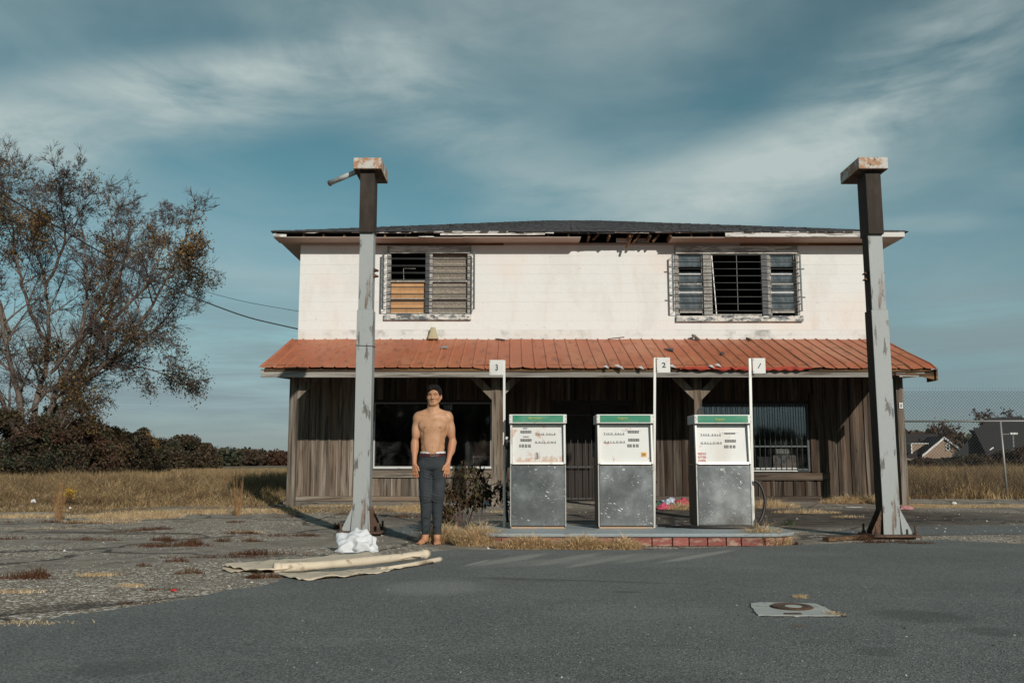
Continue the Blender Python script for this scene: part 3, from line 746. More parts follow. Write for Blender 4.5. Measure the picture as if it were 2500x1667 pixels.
# upper wall: one object per block course, blocks scored where head joints show
def subtract(x0, x1, holes):
    segs = [(x0, x1)]
    for a, b in holes:
        segs = [s for (p, q) in segs for s in ((p, min(q, a)), (max(p, b), q)) if s[1] - s[0] > .01]
    return segs
ztop = 5.545
zs = [5.265 - .2 * k for k in range(0, 9)]
cz = [(5.265, ztop)] + [(zs[i + 1], zs[i]) for i in range(8)] + [(3.56, zs[8]), (3.40, 3.56)]
J = .0022
TH = .2
for k, (a, b) in enumerate(cz):
    mb = MB()
    holes = [(w[0], w[1]) for w in (UW1, UW2) if a < w[3] - .02 and b > w[2] + .02]
    # courses that a sill or head cuts keep their full height beside the hole; fill the rest
    for (p, q) in subtract(XL, XR, holes):
        n = max(1, round((q - p) / .4)); L = (q - p) / n
        # long runs, head joints shown only here and there in the paint
        cuts = [p] + [p + L * j for j in range(1, n) if rnd.random() < .09] + [q]
        for c0, c1 in zip(cuts[:-1], cuts[1:]):
            d = U(0, .0015)
            mb.box(c0 + (J / 4 if c0 > p else 0), c1 - (J / 4 if c1 < q else 0), YW + d, YW + TH, a + J / 2, b - J / 2)
    for w in (UW1, UW2):
        if w[3] < b and w[3] > a: mb.box(w[0], w[1], YW + .001, YW + TH, w[3], b - J / 2)
        if w[2] > a and w[2] < b: mb.box(w[0], w[1], YW + .001, YW + TH, a + J / 2, w[2])
    mb.box(XL, XL + TH, YW + TH, YB, a + J / 2, b - J / 2)
    mb.box(XR - TH, XR, YW + TH, YB, a + J / 2, b - J / 2)
    mb.box(XL + TH, XR - TH, YB - TH, YB, a + J / 2, b - J / 2)
    mb.build('block_course', M['blkdirty'] if k >= 9 else M['wallpaint'], bld)
mb = MB()
for hs_ in subtract(XL + .01, XR - .01, [(w[0] - .01, w[1] + .01) for w in (UW1, UW2)]): mb.box(hs_[0], hs_[1], YW + .003, YW + TH - .01, 3.41, ztop - .01)
for w in (UW1, UW2): mb.box(w[0] - .01, w[1] + .01, YW + .006, YW + TH - .01, 3.41, w[2] - .01)
mb.box(XL + .006, XL + TH - .01, YW + TH, YB - .01, 3.41, ztop - .01); mb.box(XR - TH + .01, XR - .006, YW + TH, YB - .01, 3.41, ztop - .01)
mb.build('mortar_bed', M['mortar'], bld)
# lower structural wall (dark) with its openings, floors, rooms
W1 = (wx(912, 1060), wx(1200, 1060), wz(1144), wz(982))      # left shop window
W2 = (wx(1692, 1060), wx(1976, 1060), wz(1151), wz(985))     # right shop window
DR = (wx(1353, 1100), wx(1541, 1100), ZB, wz(984))           # entrance
mb = MB()
YS = YW + .03
for (p, q) in subtract(XL + .02, XR - .02, [(W1[0], W1[1]), (DR[0], DR[1]), (W2[0], W2[1])]): mb.box(p, q, YS, YS + .17, ZB - .1, 3.39)
for w in (W1, W2, DR): mb.box(w[0], w[1], YS, YS + .17, w[3], 3.39)
for w in (W1, W2): mb.box(w[0], w[1], YS, YS + .17, ZB - .1, w[2])
mb.box(XL + .02, XL + .2, YS + .17, YB, 0, 3.39); mb.box(XR - .2, XR - .02, YS + .17, YB, 0, 3.39); mb.box(XL + .2, XR - .2, YB - .2, YB, 0, 3.39)
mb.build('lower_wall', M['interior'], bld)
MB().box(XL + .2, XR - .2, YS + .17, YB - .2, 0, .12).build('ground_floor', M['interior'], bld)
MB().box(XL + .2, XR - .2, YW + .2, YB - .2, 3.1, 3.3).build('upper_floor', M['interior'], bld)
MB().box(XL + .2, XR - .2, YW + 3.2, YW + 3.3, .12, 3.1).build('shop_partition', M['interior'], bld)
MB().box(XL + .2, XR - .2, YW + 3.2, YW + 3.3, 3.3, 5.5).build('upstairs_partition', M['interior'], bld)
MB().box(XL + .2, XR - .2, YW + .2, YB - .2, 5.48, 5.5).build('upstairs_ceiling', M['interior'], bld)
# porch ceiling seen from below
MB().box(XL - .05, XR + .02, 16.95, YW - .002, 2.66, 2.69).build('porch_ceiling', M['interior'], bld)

# --- board and batten front, one object per board
zr0, zr1 = wz(1226), wz(1211)   # base rail
def boards(x0, x1, z0, z1, pitch=.235, bw=.175, seed=0, irregular=0, wm='wood'):
    r = random.Random(seed); x = x0
    while x < x1 - .03:
        w = bw * (1 + r.uniform(-irregular, irregular)); pt = w + (pitch - bw)
        xe = min(x + w + .02, x1)
        d = r.uniform(0, .008); dz = r.uniform(-.012, .012)
        MB().box(x + .002, xe, YS - .024 - d, YS - .003, z0 + .004 * r.random(), z1).build('board', M[wm], bld)
        if xe < x1 - .05 and r.random() < (.9 if not irregular else .45):
            c_ = xe - .01 + (pt - w) / 2
            MB().box(c_ - .035, c_ + .035, YS - .048 - d, YS - .0245 - d, z0, z1 + dz * .2).build('batten', M[wm], bld)
            x = x + pt
        else: x = xe + .006
FL, FR = XL + .03, XR - .04
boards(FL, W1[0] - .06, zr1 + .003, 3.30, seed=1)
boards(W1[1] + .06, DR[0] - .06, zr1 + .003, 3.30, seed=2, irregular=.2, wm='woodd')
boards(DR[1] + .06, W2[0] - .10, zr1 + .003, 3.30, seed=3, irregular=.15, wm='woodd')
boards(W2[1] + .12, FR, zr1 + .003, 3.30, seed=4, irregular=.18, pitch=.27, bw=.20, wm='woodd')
for w, s in ((W1, 5), (W2, 6)):
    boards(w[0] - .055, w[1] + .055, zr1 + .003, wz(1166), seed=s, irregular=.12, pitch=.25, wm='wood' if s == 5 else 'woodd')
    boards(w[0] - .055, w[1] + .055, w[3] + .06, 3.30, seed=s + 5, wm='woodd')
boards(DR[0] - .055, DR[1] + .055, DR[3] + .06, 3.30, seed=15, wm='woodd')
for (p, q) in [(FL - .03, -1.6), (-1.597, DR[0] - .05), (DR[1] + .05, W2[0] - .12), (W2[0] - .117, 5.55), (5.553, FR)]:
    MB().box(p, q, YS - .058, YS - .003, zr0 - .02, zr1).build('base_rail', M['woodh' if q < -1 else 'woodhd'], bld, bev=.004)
MB().box(XL - .1, XR + .05, YW - .62, YS - .06, -.02, ZB + .015).build('porch_slab', M['slab'], bld)
# left and right sides clad too
for sx, xx in ((-1, XL - .001), (1, XR + .001)):
    for i in range(44):
        y = YW + .03 + i * .236
        MB().box(min(xx, xx + sx * .022), max(xx, xx + sx * .022), y, y + .228, .15, 3.36).build('side_board', M['wood'], bld)
# window surrounds
MB().box(W1[0] - .06, W1[1] + .05, YS - .075, YS - .004, wz(1165.5), wz(1147.5)).build('window_apron', M['woodh'], bld, bev=.004)
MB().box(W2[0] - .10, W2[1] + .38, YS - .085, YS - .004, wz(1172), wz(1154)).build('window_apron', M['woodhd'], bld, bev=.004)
MB().box(W2[1] + .012, W2[1] + .118, YS - .06, YS - .003, wz(1153), W2[3] + .2).build('window_casing', M['woodd'], bld, bev=.004)
MB().box(W2[0] - .098, W2[0] - .002, YS - .055, YS - .003, wz(1153), W2[3] + .2).build('window_casing', M['woodd'], bld, bev=.004)

def frame_of(w, y, t_, d, m, name, mullions=(), rails=()):
    mb = MB()
    mb.box(w[0], w[1], y, y + d, w[3] - t_, w[3]); mb.box(w[0], w[1], y, y + d, w[2], w[2] + t_)
    mb.box(w[0], w[0] + t_, y, y + d, w[2] + t_, w[3] - t_); mb.box(w[1] - t_, w[1], y, y + d, w[2] + t_, w[3] - t_)
    for x in mullions: mb.box(x - t_ / 2, x + t_ / 2, y + .002, y + d - .002, w[2] + t_, w[3] - t_)
    return mb.build(name, m, bld)
M['alu'] = mat('white_aluminium_frame', (.55, .555, .54), [dict(s=9, c=(.32, .31, .29), lo=.55, hi=.7, f=.7)], rough=.5, metal=.2)
M['aludark'] = mat('dull_window_strip', (.20, .195, .18), rough=.6)
f1 = frame_of((W1[0], W1[1], W1[2], W1[3]), YS - .02, .03, .08, M['aludark'], 'shop_window')  # white frame in darker colour, its shade painted in; lit lower strips stay white
MB().box(W1[0] + .001, W1[1] - .001, YS - .035, YS - .0205, W1[2] + .001, W1[2] + .05).build('window_ledge', M['alu'], f1)
MB().box(W1[0] + .001, W1[0] + .022, YS - .030, YS - .0205, W1[2] + .051, W1[3] - .4).build('side_strip', M['alu'], f1)
setp(f1, label='large dark shop window in a white frame left of the entrance')
MB().box(W1[0] + .045, W1[1] - .045, YS + .015, YS + .021, W1[2] + .045, W1[3] - .045).build('pane', M['glass'], f1)
MB().box(W1[0] + 2.05, W1[1] - .045, YS + .35, YS + .38, W1[2] + .24, W1[2] + .26).build('inner_shelf', M['aludark'], f1)
MB().box(W1[0] + 2.06, W1[0] + 2.08, YS + .35, YS + .38, W1[2] - .1, W1[2] + .24).build('inner_shelf', M['aludark'], f1)
f2 = frame_of(W2, YS - .02, .04, .08, M['blacktrim'], 'shop_window')
setp(f2, label='barred shop window with white sill behind the bars')
MB().box(W2[0] + .04, W2[1] - .04, YS + .02, YS + .026, W2[2] + .04, W2[3] - .04).build('pane', M['glass'], f2)
MB().box(W2[0] + .5, W2[1] - .28, YS - .045, YS - .021, W2[2] + .005, W2[2] + .078).build('window_ledge', M['alu'], f2)
for i in range(22):
    x = W2[0] + .06 + i * (W2[1] - W2[0] - .12) / 21
    MB().tube([(x + U(-.006, .006), YS - .06, W2[2] + .03), (x, YS - .06, W2[3] - .03)], .0065, 6).build('bar', M['darkmetal'], f2, smooth=True)
for zc in (W2[2] + .045, W2[2] + .52, W2[3] - .05):
    MB().box(W2[0] + .03, W2[1] - .03, YS - .056, YS - .050, zc - .014, zc + .014).build('crossbar', M['darkmetal'], f2)
# things standing inside the right window
M['paper'] = mat('faded_paper', (.42, .44, .41), [dict(s=6, c=(.20, .17, .13), lo=.5, hi=.6, f=.8)], rough=.7)
M['paperp'] = mat('faded_picture_print', (.22, .25, .25), [dict(k='vor', s=7, out='Color', c=(.34, .24, .18), lo=.4, hi=.8, f=.8), dict(s=9, c=(.05, .06, .07), lo=.5, hi=.58, f=.8)], rough=.7)
q0, q1 = at(1888, 1145, YS + .12), at(1942, 1111, YS + .12)
o = setp(MB().box(q0.x, q1.x, YS + .10, YS + .12, W2[2] + .045, q1.z).build('poster', M['paperp']), 'faded picture poster propped inside the barred window', 'poster')
q0, q1 = at(1896, 1110, YS + .3), at(1928, 1098, YS + .3)
setp(MB().box(q0.x, q1.x, YS + .30, YS + .42, W2[2] + .02, q1.z + .02, ).build('white_box', M['paper']), 'pale box behind the poster inside the barred window', 'box')
for (pa, pb, lab) in [((1850, 1146), (1880, 1118), 'grey crate low in the left of the barred window')]:
    q0, q1 = at(*pa, YS + .2), at(*pb, YS + .2)
    mb = MB().box(q0.x, q1.x, YS + .15, YS + .45, W2[2] + .03, q1.z); mb.box(q0.x - .02, q1.x + .02, YS + .14, YS + .46, q1.z, q1.z + .03)
    setp(mb.build('crate', M['galv']), lab, 'crate')
# entrance: dark double door behind a barred gate, right leaf glazed at the top
dd = MB().box(DR[0] + .04, (DR[0] + DR[1]) / 2 - .01, YS + .10, YS + .15, DR[2] + .02, DR[3] - .04).box(DR[0], DR[0] + .04, YS + .02, YS + .16, DR[2], DR[3]).box(DR[0], DR[1], YS + .02, YS + .16, DR[3] - .04, DR[3]).box(DR[1] - .04, DR[1], YS + .02, YS + .16, DR[2], DR[3] - .04)
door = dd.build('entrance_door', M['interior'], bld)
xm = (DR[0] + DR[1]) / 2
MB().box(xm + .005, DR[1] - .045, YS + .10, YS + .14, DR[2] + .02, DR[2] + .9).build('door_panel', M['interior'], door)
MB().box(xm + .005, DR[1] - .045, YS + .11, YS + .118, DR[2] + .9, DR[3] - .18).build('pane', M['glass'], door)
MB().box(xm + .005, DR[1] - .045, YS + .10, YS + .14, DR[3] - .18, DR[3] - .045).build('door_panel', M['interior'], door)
for i in range(6):
    x = xm + .06 + i * .125
    MB().tube([(x, YS + .06, DR[2] + .1), (x, YS + .06, DR[3] - .1)], .007, 6).build('bar', M['darkmetal'], door, smooth=True)
for px in (1375, 1394, 1411, 1430, 1445):
    x = wx(px, 1150, YS)
    MB().tube([(x, YS - .03, DR[2] + .03), (x, YS - .03, DR[3] - .25)], .008, 6).build('gate_bar', M['galv'], door, smooth=True)
for zc in (DR[2] + .05, DR[2] + .70, DR[3] - .25):
    MB().box(DR[0] + .05, xm, YS - .025, YS - .018, zc - .012, zc + .012).build('gate_crossbar', M['galv'], door)

# --- upper windows
def cage(w, x0, x1, z0, z1, nb, parent, xs_v=(), out=.16, brackets=()):
    """projecting iron guard: flat end stiles, horizontal rods bent back to the wall at both ends"""
    y = YW - out
    for x in (x0, x1): MB().box(x - .021, x + .021, y - .004, y + .004, z0, z1).build('guard_stile', M['darkmetal'], parent)
    for i in range(nb):
        z = z0 + .006 + (z1 - z0 - .012) * i / (nb - 1)
        MB().tube([(x0, y - .006, z), (x1, y - .006, z + U(-.003, .003))], .0068, 6).build('guard_rod', M['darkmetal'], parent, smooth=True)
        for x in (x0, x1):
            MB().tube([(x, y, z), (x + (.03 if x == x0 else -.03), YW - .012, z)], .006, 5).build('guard_return', M['darkmetal'], parent)
    for x in xs_v: MB().box(x - .006, x + .006, y + .001, y + .012, z0, z1).build('guard_upright', M['darkmetal'], parent)
    for (bx, bz, sx) in brackets:
        MB().box(min(bx, bx + sx * .085), max(bx, bx + sx * .085), y - .003, y + .003, bz - .014, bz + .014).build('guard_tab', M['galv'], parent)
def sash(parent, x0, x1, z0, z1, y, zm=None, fill=None, st=.045, fm='frame'):
    mb = MB()
    mb.box(x0, x0 + st, y, y + .04, z0, z1); mb.box(x1 - st, x1, y, y + .04, z0, z1)
    mb.box(x0 + st, x1 - st, y + .001, y + .039, z0, z0 + st * 1.6); mb.box(x0 + st, x1 - st, y + .001, y + .039, z1 - st, z1)
    return mb.build('sash', M[fm], parent)
# left window
w = UW1
win1 = frame_of(w, YW - .02, .075, .12, M['frame'], 'boarded_window')
setp(win1, label='left upstairs window with plywood and chipboard behind iron rods')
xa = wx(1045, 690); MB().box(xa - .055, xa + .03, YW - .03, YW + .09, w[2] + .075, w[3] - .075).build('mullion', M['blacktrim'], win1)
MB().box(xa + .032, xa + .095, YW - .022, YW + .09, w[2] + .075, w[3] - .075).build('mullion_casing', M['frame'], win1)
MB().box(w[0] + .05, w[1] - .03, YW - .055, YW - .022, w[3] - .16, w[3] - .01).build('head_board', M['fascia'], win1, rel=True)
zm = wz(686)
MB().box(w[0] + .075, xa - .055, YW + .00, YW + .05, zm - .02, zm + .022).build('meeting_rail', M['frame'], win1)
MB().box(xa + .095, w[1] - .075, YW + .00, YW + .05, zm - .02, zm + .022).build('meeting_rail', M['frame'], win1)
MB().box(w[0] + .085, xa - .065, YW + .06, YW + .075, w[2] + .14, zm - .02).build('plywood_sheet', M['ply'], win1)
MB().box(xa + .10, w[1] - .08, YW + .06, YW + .075, w[2] + .14, zm - .02).build('chipboard_sheet', M['osb'], win1)
MB().box(xa + .10, w[1] - .08, YW + .085, YW + .10, zm + .02, w[3] - .10).build('chipboard_sheet', M['osb'], win1)
for a_, b_ in ((w[0] + .075, xa - .055), (xa + .095, w[1] - .075)):
    MB().box(a_, b_, YW + .0, YW + .055, w[2] + .075, w[2] + .15).build('bottom_rail', M['frame'], win1)
    zz = (zm + w[2]) / 2
    MB().box(a_, b_, YW - .005, YW + .04, zz + .02, zz + .045).build('glazing_bar', M['frame'], win1)
mb = MB(); a_, b_, c_, d_ = at(985, 655, YW + .35), at(1015, 656, YW + .35), at(1020, 684, YW + .35), at(986, 684, YW + .35)
mb.bar(a_, b_, .012, .012).bar(a_, d_, .012, .012)
mb.build('broken_frame', M['frame'], win1)
MB().box(w[0] - .05, w[1] + .01, YW - .07, YW - .003, wz(781.5), wz(768)).build('sill', M['sill'], win1, bev=.005)
cage(w, wx(934.5, 690, YW - .16), wx(1157, 690, YW - .16), wz(755, 1050, YW - .16), wz(615, 1050, YW - .16), 9, win1)
# right window
w = UW2
win2 = frame_of(w, YW - .02, .06, .12, M['frame'], 'broken_window')
setp(win2, label='right upstairs window, wide open centre between two narrow broken sashes behind iron rods')
xs = [wx(1717, 690), wx(1735, 690), wx(1860, 690), wx(1880, 690)]
MB().box(xs[0], xs[1] + .02, YW - .03, YW + .09, w[2] + .06, w[3] - .06).build('mullion', M['frame'], win2)
MB().box(xs[2] - .01, xs[3] - .06, YW - .03, YW + .09, w[2] + .06, w[3] - .06).build('mullion', M['blacktrim'], win2)
MB().box(xs[3] - .058, xs[3], YW - .02, YW + .09, w[2] + .06, w[3] - .06).build('mullion_casing', M['frame'], win2)
MB().box(w[0] + .02, w[1] - .02, YW - .055, YW - .022, w[3] - .17, w[3] - .01).build('head_board', M['fascia'], win2)
for (a_, b_) in ((w[0] + .06, xs[0]), (xs[3], w[1] - .06)):
    zt_ = w[3] - .17; H_ = zt_ - w[2] - .05
    zm = wz(691)
    MB().box(a_ + .02, b_ - .02, YW + .03, YW + .036, w[2] + .26, zm - .03).build('pane', M['glassgrey'], win2)
    MB().box(a_ + .02, b_ - .02, YW + .055, YW + .061, zm + .03, zm + .03 + H_ * .15).build('pane', M['glassgrey'], win2)
    MB().box(a_ + .02, b_ - .02, YW + .055, YW + .061, zm + .36, zt_).build('pane', M['glassgrey'], win2)
    MB().box(a_, b_, YW + .02, YW + .06, zm - .03, zm).build('meeting_rail', M['frame'], win2)
    MB().box(a_, b_, YW + .02, YW + .06, w[2] + .19, w[2] + .27).build('bottom_rail', M['frame'], win2)
    MB().box(a_ + .02, b_ - .02, YW + .018, YW + .05, zm - .21, zm - .19).build('glazing_bar', M['alu'], win2)
    MB().box(a_ + .02, b_ - .02, YW + .045, YW + .07, zm + .195, zm + .22).build('glazing_bar', M['alu'], win2)
    for x_ in (a_, b_ - .03): MB().box(x_, x_ + .03, YW + .02, YW + .06, w[2] + .06, w[3] - .06).build('sash_stile', M['frame'], win2)
MB().box(xs[1] + .022, xs[2] - .012, YW + .0, YW + .07, w[2] + .06, w[2] + .16).build('bottom_board', M['frame'], win2)
MB().bar((xs[1] + .04, YW + .02, w[3] - .18), (xs[1] + .11, YW + .02, w[2] + .16), .018, .018).build('loose_strip', M['alu'], win2)
MB().box(w[0] - .0, w[1] + .05, YW - .07, YW - .003, wz(785.5), wz(772)).build('sill', M['sill'], win2, bev=.005)
yc_ = YW - .16
bx0, bx1 = wx(1643, 690, yc_), wx(1955, 690, yc_)
cage(w, bx0, bx1, wz(759.5, 1800, yc_), wz(622, 1800, yc_), 9, win2, xs_v=[wx(1800, 690, yc_)], brackets=[(bx0, wz(652, 1650, yc_), -1), (bx0, wz(722, 1650, yc_), -1), (bx1, wz(657, 1950, yc_), 1), (bx1, wz(726, 1950, yc_), 1)])
# extra short rods across the narrow lights
for (a_, b_) in ((bx0, xs[1]), (xs[2], bx1)):
    for i in range(8):
        z = wz(759.5, 1800, yc_) + (i + .5) * (wz(622, 1800, yc_) - wz(759.5, 1800, yc_)) / 8
        MB().tube([(a_ + .05, YW - .03, z), (b_ - .03, YW - .03, z)], .005, 5).build('guard_rod', M['darkmetal'], win2)
for i in range(8):
    z = wz(755, 1050, yc_) + (i + .5) * (wz(615, 1050, yc_) - wz(755, 1050, yc_)) / 8
    MB().tube([(UW1[0] + .02, YW - .032, z - .03), (UW1[1] - .02, YW - .032, z - .03)], .005, 5).build('guard_rod', M['darkmetal'], win1)

# --- main roof: shingled hip, broken eaves
EX0, EX1, EY0 = XL - .43, XR + .43, 18.68
EYB = YB + .5
ZS, ZE = 5.548, 5.665
RY, RZ = (EY0 + EYB) / 2, 7.42
RX0, RX1 = 1.05, 2.18
roof = MB()
nC = 16
def lerp(a, b, t): return a + (b - a) * t
# courses of shingles as stepped strips; ragged front edge
def slope(e0, e1, r0, r1, n=nC, mseg=60, jag=.02):
    e0, e1, r0, r1 = map(Vector, (e0, e1, r0, r1))
    V, Fc = [], []
    nrm = (e1 - e0).cross(r0 - e0).normalized()
    if nrm.z < 0: nrm = -nrm
    for k in range(n):
        t0, t1 = k / n - .01, (k + 1) / n
        for j in range(mseg):
            s0, s1 = j / mseg + .0006, (j + 1) / mseg - .0006
            def P(t, s): return (e0.lerp(r0, t)).lerp(e1.lerp(r1, t), s)
            dz = rnd.uniform(-jag, jag) * (1.0 if k == 0 else .35)
            tt = t0 + dz * .25
            lift = .014 + rnd.uniform(-.004, .006)
            b = len(V)
            V += [P(tt, s0) + nrm * lift, P(tt, s1) + nrm * lift, P(t1, s1) + nrm * .002, P(t1, s0) + nrm * .002, P(tt, s0) - nrm * .001, P(tt, s1) - nrm * .001]
            Fc += [(b, b + 1, b + 2, b + 3), (b + 4, b + 5, b + 1, b), (b, b + 3, b + 4, b + 4)][:2]
    return V, Fc
rc = Vector((0, 0, 0))
allV, allF = [], []
for e0, e1, r0, r1, ms in [((EX0, EY0, ZE), (EX1, EY0, ZE), (RX0, RY, RZ), (RX1, RY, RZ), 70), ((EX1, EY0, ZE), (EX1, EYB, ZE), (RX1, RY, RZ), (RX1, RY, RZ), 50),
                           ((EX1, EYB, ZE), (EX0, EYB, ZE), (RX1, RY, RZ), (RX0, RY, RZ), 50), ((EX0, EYB, ZE), (EX0, EY0, ZE), (RX0, RY, RZ), (RX0, RY, RZ), 50)]:
    V_, F_ = slope(e0, e1, r0, r1, 30, ms)
    b = len(allV); allV += V_; allF += [tuple(b + i for i in f) for f in F_]
npmesh('shingles', [tuple(v) for v in allV], allF, M['shingle'], parent=bld, kind='stuff', origin=(1.6, RY, ZE))
mb = MB(); e = [(EX0 + .02, EY0 + .02, ZE - .02), (EX1 - .02, EY0 + .02, ZE - .02), (EX1 - .02, EYB - .02, ZE - .02), (EX0 + .02, EYB - .02, ZE - .02)]
mb.add(e + [(RX0, RY, RZ - .02), (RX1, RY, RZ - .02)], [(0, 1, 5, 4), (1, 2, 5), (2, 3, 4, 5), (3, 0, 4)])
mb.build('roof_deck', M['rotten'], bld)
# ragged drip edge along the front
mb = MB(); x = EX0 - .02
while x < EX1 - .02:
    L = U(.10, .45); x2 = min(x + L, EX1 + .02)
    mb.box(x, x2 - U(0, .01), EY0 - .035 - U(0, .02), EY0 + .10, ZE - .012 - U(0, .010), ZE + .006 + U(0, .006)); x = x2
mb.build('shingle_edge', M['shingle'], bld, kind='stuff')
# rafter tails every ~0.41 m, two missing their boards
for i in range(31):
    x = EX0 + .16 + i * (EX1 - EX0 - .32) / 30
    sag = U(-.006, .006)
    MB().box(x - .02, x + .02, EY0 + .03 + U(0, .05), YW + .05, ZS + .006, ZE - .03).build('rafter_tail', M['rotten'], bld)
# fascia pieces (px spans along the front), each its own board; gaps between show the rafters
def ex(px): return at(px, 565, EY0).x
def fasc(p0, p1, z0, z1, tilt=0, y=EY0, mname='fascia', th=.022, nm='fascia_board'):
    a, b = ex(p0), ex(p1)
    return MB().bar((a, y - th / 2, (z0 + z1) / 2), (b, y - th / 2, (z0 + z1) / 2 + tilt), th, z1 - z0).build(nm, M[mname], bld)
fasc(1075, 1330, ZE - .085, ZE - .014, .004)
fasc(1010, 1240, ZE - .030, ZE - .010, .006, y=EY0 - .024, nm='fascia_strip')
fasc(1022, 1060, ZS - .01, ZS + .008, 0, nm='fascia_strip')
fasc(1770, 2207, ZS - .004, ZE - .014, 0)
fasc(1900, 2120, ZE - .035, ZE - .012, 0, y=EY0 - .024, nm='fascia_strip')
fasc(1395, 1500, ZE - .05, ZE - .012, .002, mname='shingle', nm='loose_shingle_strip')
fasc(860, 1000, ZE - .034, ZE - .016, -.012, nm='fascia_strip')
fasc(1500, 1560, ZE - .030, ZE - .012, -.01, mname='fascia', nm='fascia_strip')
fasc(1600, 1700, ZE - .028, ZE - .014, .006, nm='fascia_strip')
fasc(668, 700, ZS + .005, ZE - .05, -.02)
for i in range(22):
    p = U(690, 1760); fasc(p, p + U(8, 30), ZE - .03 - U(0, .012), ZE - .016, U(-.012, .012), nm='peeling_strip')
for xx in (EX0 + .001, EX1 - .024):
    MB().box(xx, xx + .022, EY0 + .002, EYB, ZS - .004, ZE - .014).build('side_fascia', M['fascia'], bld)
# soffit sheets
sz = ZS
def soff(p0, p1, dz=0, y0=EY0 + .004, m='soffit'):
    MB().box(ex(p0), ex(p1), y0, YW - .004, sz - .012 + dz, sz + dz).build('soffit_panel', M[m], bld)
soff(668, 900); soff(900.5, 1130, -.006); soff(1130.5, 1418)
soff(1640, 1930, -.004); soff(1930.5, 2207)
for a, b in ((YW + 0, 24), (24.01, EYB - .02)):
    MB().box(EX0 + .01, XL - .003, a, b, sz - .012, sz).build('soffit_panel', M['soffit'], bld)
    MB().box(XR + .003, EX1 - .01, a, b, sz - .012, sz).build('soffit_panel', M['soffit'], bld)
# exposed blocking boards in the open stretch and hanging tails
for px, L in ((1462, .10), (1545, .26), (1562, .16), (1610, .14)):
    a = at(px, 588, EY0 + .10); MB().bar((a.x, EY0 + .12, ZE - .03), (a.x - .12, EY0 + .16 + L * .4, ZE - .03 - L), .035, .04).build('hanging_tail', M['rotten'], bld)
for p0, p1 in ((1510, 1540), (1562, 1592)):
    MB().box(ex(p0) , ex(p1), YW - .09, YW - .07, sz - .01, sz + .075).build('blocking_board', M['fascia'], bld)
# frieze where wall meets soffit
x = XL
while x < XR:
    x2 = min(XR, x + U(1.2, 3.2)); MB().box(x + .002, x2, YW - .022 - U(0, .006), YW - .002, sz - .055 - U(0, .012), sz - .014).build('frieze_board', M['rotten' if U(0, 1) < .35 else 'soffit'], bld); x = x2

# --- porch: posts, braces, beam, red ribbed roof
PZ = 2.445
def post(px, w_=.145, name='porch_post', label=None):
    x = at(px, 1245, 17.3).x
    o = MB().box(x, x + w_, 17.27, 17.27 + w_, .05, 2.66).build(name, M['post'], bld, bev=.006)
    if label: o['label'] = label
    return o, x
def brace(x, sgn, post_o, w_=.145):
    a = x if sgn < 0 else x + w_
    zt_, zb_ = 2.44, 2.06
    L = .40
    MB().prism([(a, zb_), (a + sgn * .40, zb_ + .40), (a + sgn * .40, zb_ + .55), (a + sgn * .36, zb_ + .55), (a, zb_ + .19)], 17.285, 17.32, axis='y').build('brace', M['post'], post_o)
pl, xl = post(698.5); brace(xl, 1, pl)
pm, xm1 = post(1200, .15); brace(xm1, -1, pm); brace(xm1, 1, pm)
MB().box(xm1 + .155, xm1 + .25, 17.31, 17.36, .05, 2.3).build('stud', M['post'], pm)
pr, xr1 = post(1701); brace(xr1, -1, pr); brace(xr1, 1, pr)
pe, xe1 = post(2202, .135)
def text(s, mname, size=1.0, name='lettering', ext=.0015, off=0.0, shear=0.0, sx=1.0, space=1.0, outline=0):
    cu = bpy.data.curves.new(name, 'FONT'); cu.body = s; cu.size = size; cu.align_x = 'CENTER'; cu.align_y = 'CENTER'
    cu.extrude = ext; cu.offset = off; cu.shear = shear; cu.space_character = space; cu.resolution_u = 3
    ob = bpy.data.objects.new(name, cu)
    COL.objects.link(ob)
    dg = bpy.context.evaluated_depsgraph_get()
    me = bpy.data.meshes.new_from_object(ob.evaluated_get(dg))
    bpy.data.objects.remove(ob)
    co = np.empty(len(me.vertices) * 3); me.vertices.foreach_get('co', co); co = co.reshape(-1, 3)
    return me, co
def put_text(s, mname, c, w, h, parent, name='lettering', off=0.0, shear=0.0, space=1.0, ext=.0015, ry=0.0, tilt=0.0):
    """text in the x-z plane facing -Y, fitted into w x h metres and centred on c (world)"""
    me, co = text(s, mname, 1.0, name, ext, off, shear, space=space)
    lo, hi = co.min(0), co.max(0)
    q = (co - (lo + hi) / 2)
    X_ = q[:, 0] / (hi[0] - lo[0]) * w; Z_ = q[:, 1] / (hi[1] - lo[1]) * h
    Y_ = -q[:, 2] + Z_ * tilt
    out_ = np.stack([X_, Y_, Z_], 1).astype(np.float32)
    me.vertices.foreach_set('co', out_.ravel()); me.materials.clear(); me.materials.append(M[mname]); me.update()
    bm = bmesh.new(); bm.from_mesh(me); bmesh.ops.recalc_face_normals(bm, faces=bm.faces); bm.to_mesh(me); bm.free()
    me.name = name
    o = bpy.data.objects.new(name, me); COL.objects.link(o)
    o.parent = parent
    o.location = Vector(c) - (world_off(parent) if parent else Vector((0, 0, 0)))
    return o
c_ = at(1707, 1004, 17.26)
put_text('6', 'ink', (c_.x + .02, 17.266, c_.z), .13, .20, pr, off=.03, name='numeral')
c_ = at(2199.5, 990, 17.26)
MB().box(c_.x - .035, c_.x + .035, 17.250, 17.267, c_.z - .055, c_.z + .055).build('house_number', M['white'], pe, bev=.003)
put_text('0', 'ink', (c_.x, 17.248, c_.z), .035, .07, pe, off=.02, name='numeral')
EVY = 16.85
bx_ = [at(637, 912, EVY).x, at(1232, 912, EVY).x, at(1840, 912, EVY).x, at(2168, 912, EVY).x]
zf0, zf1 = PZ, 2.592
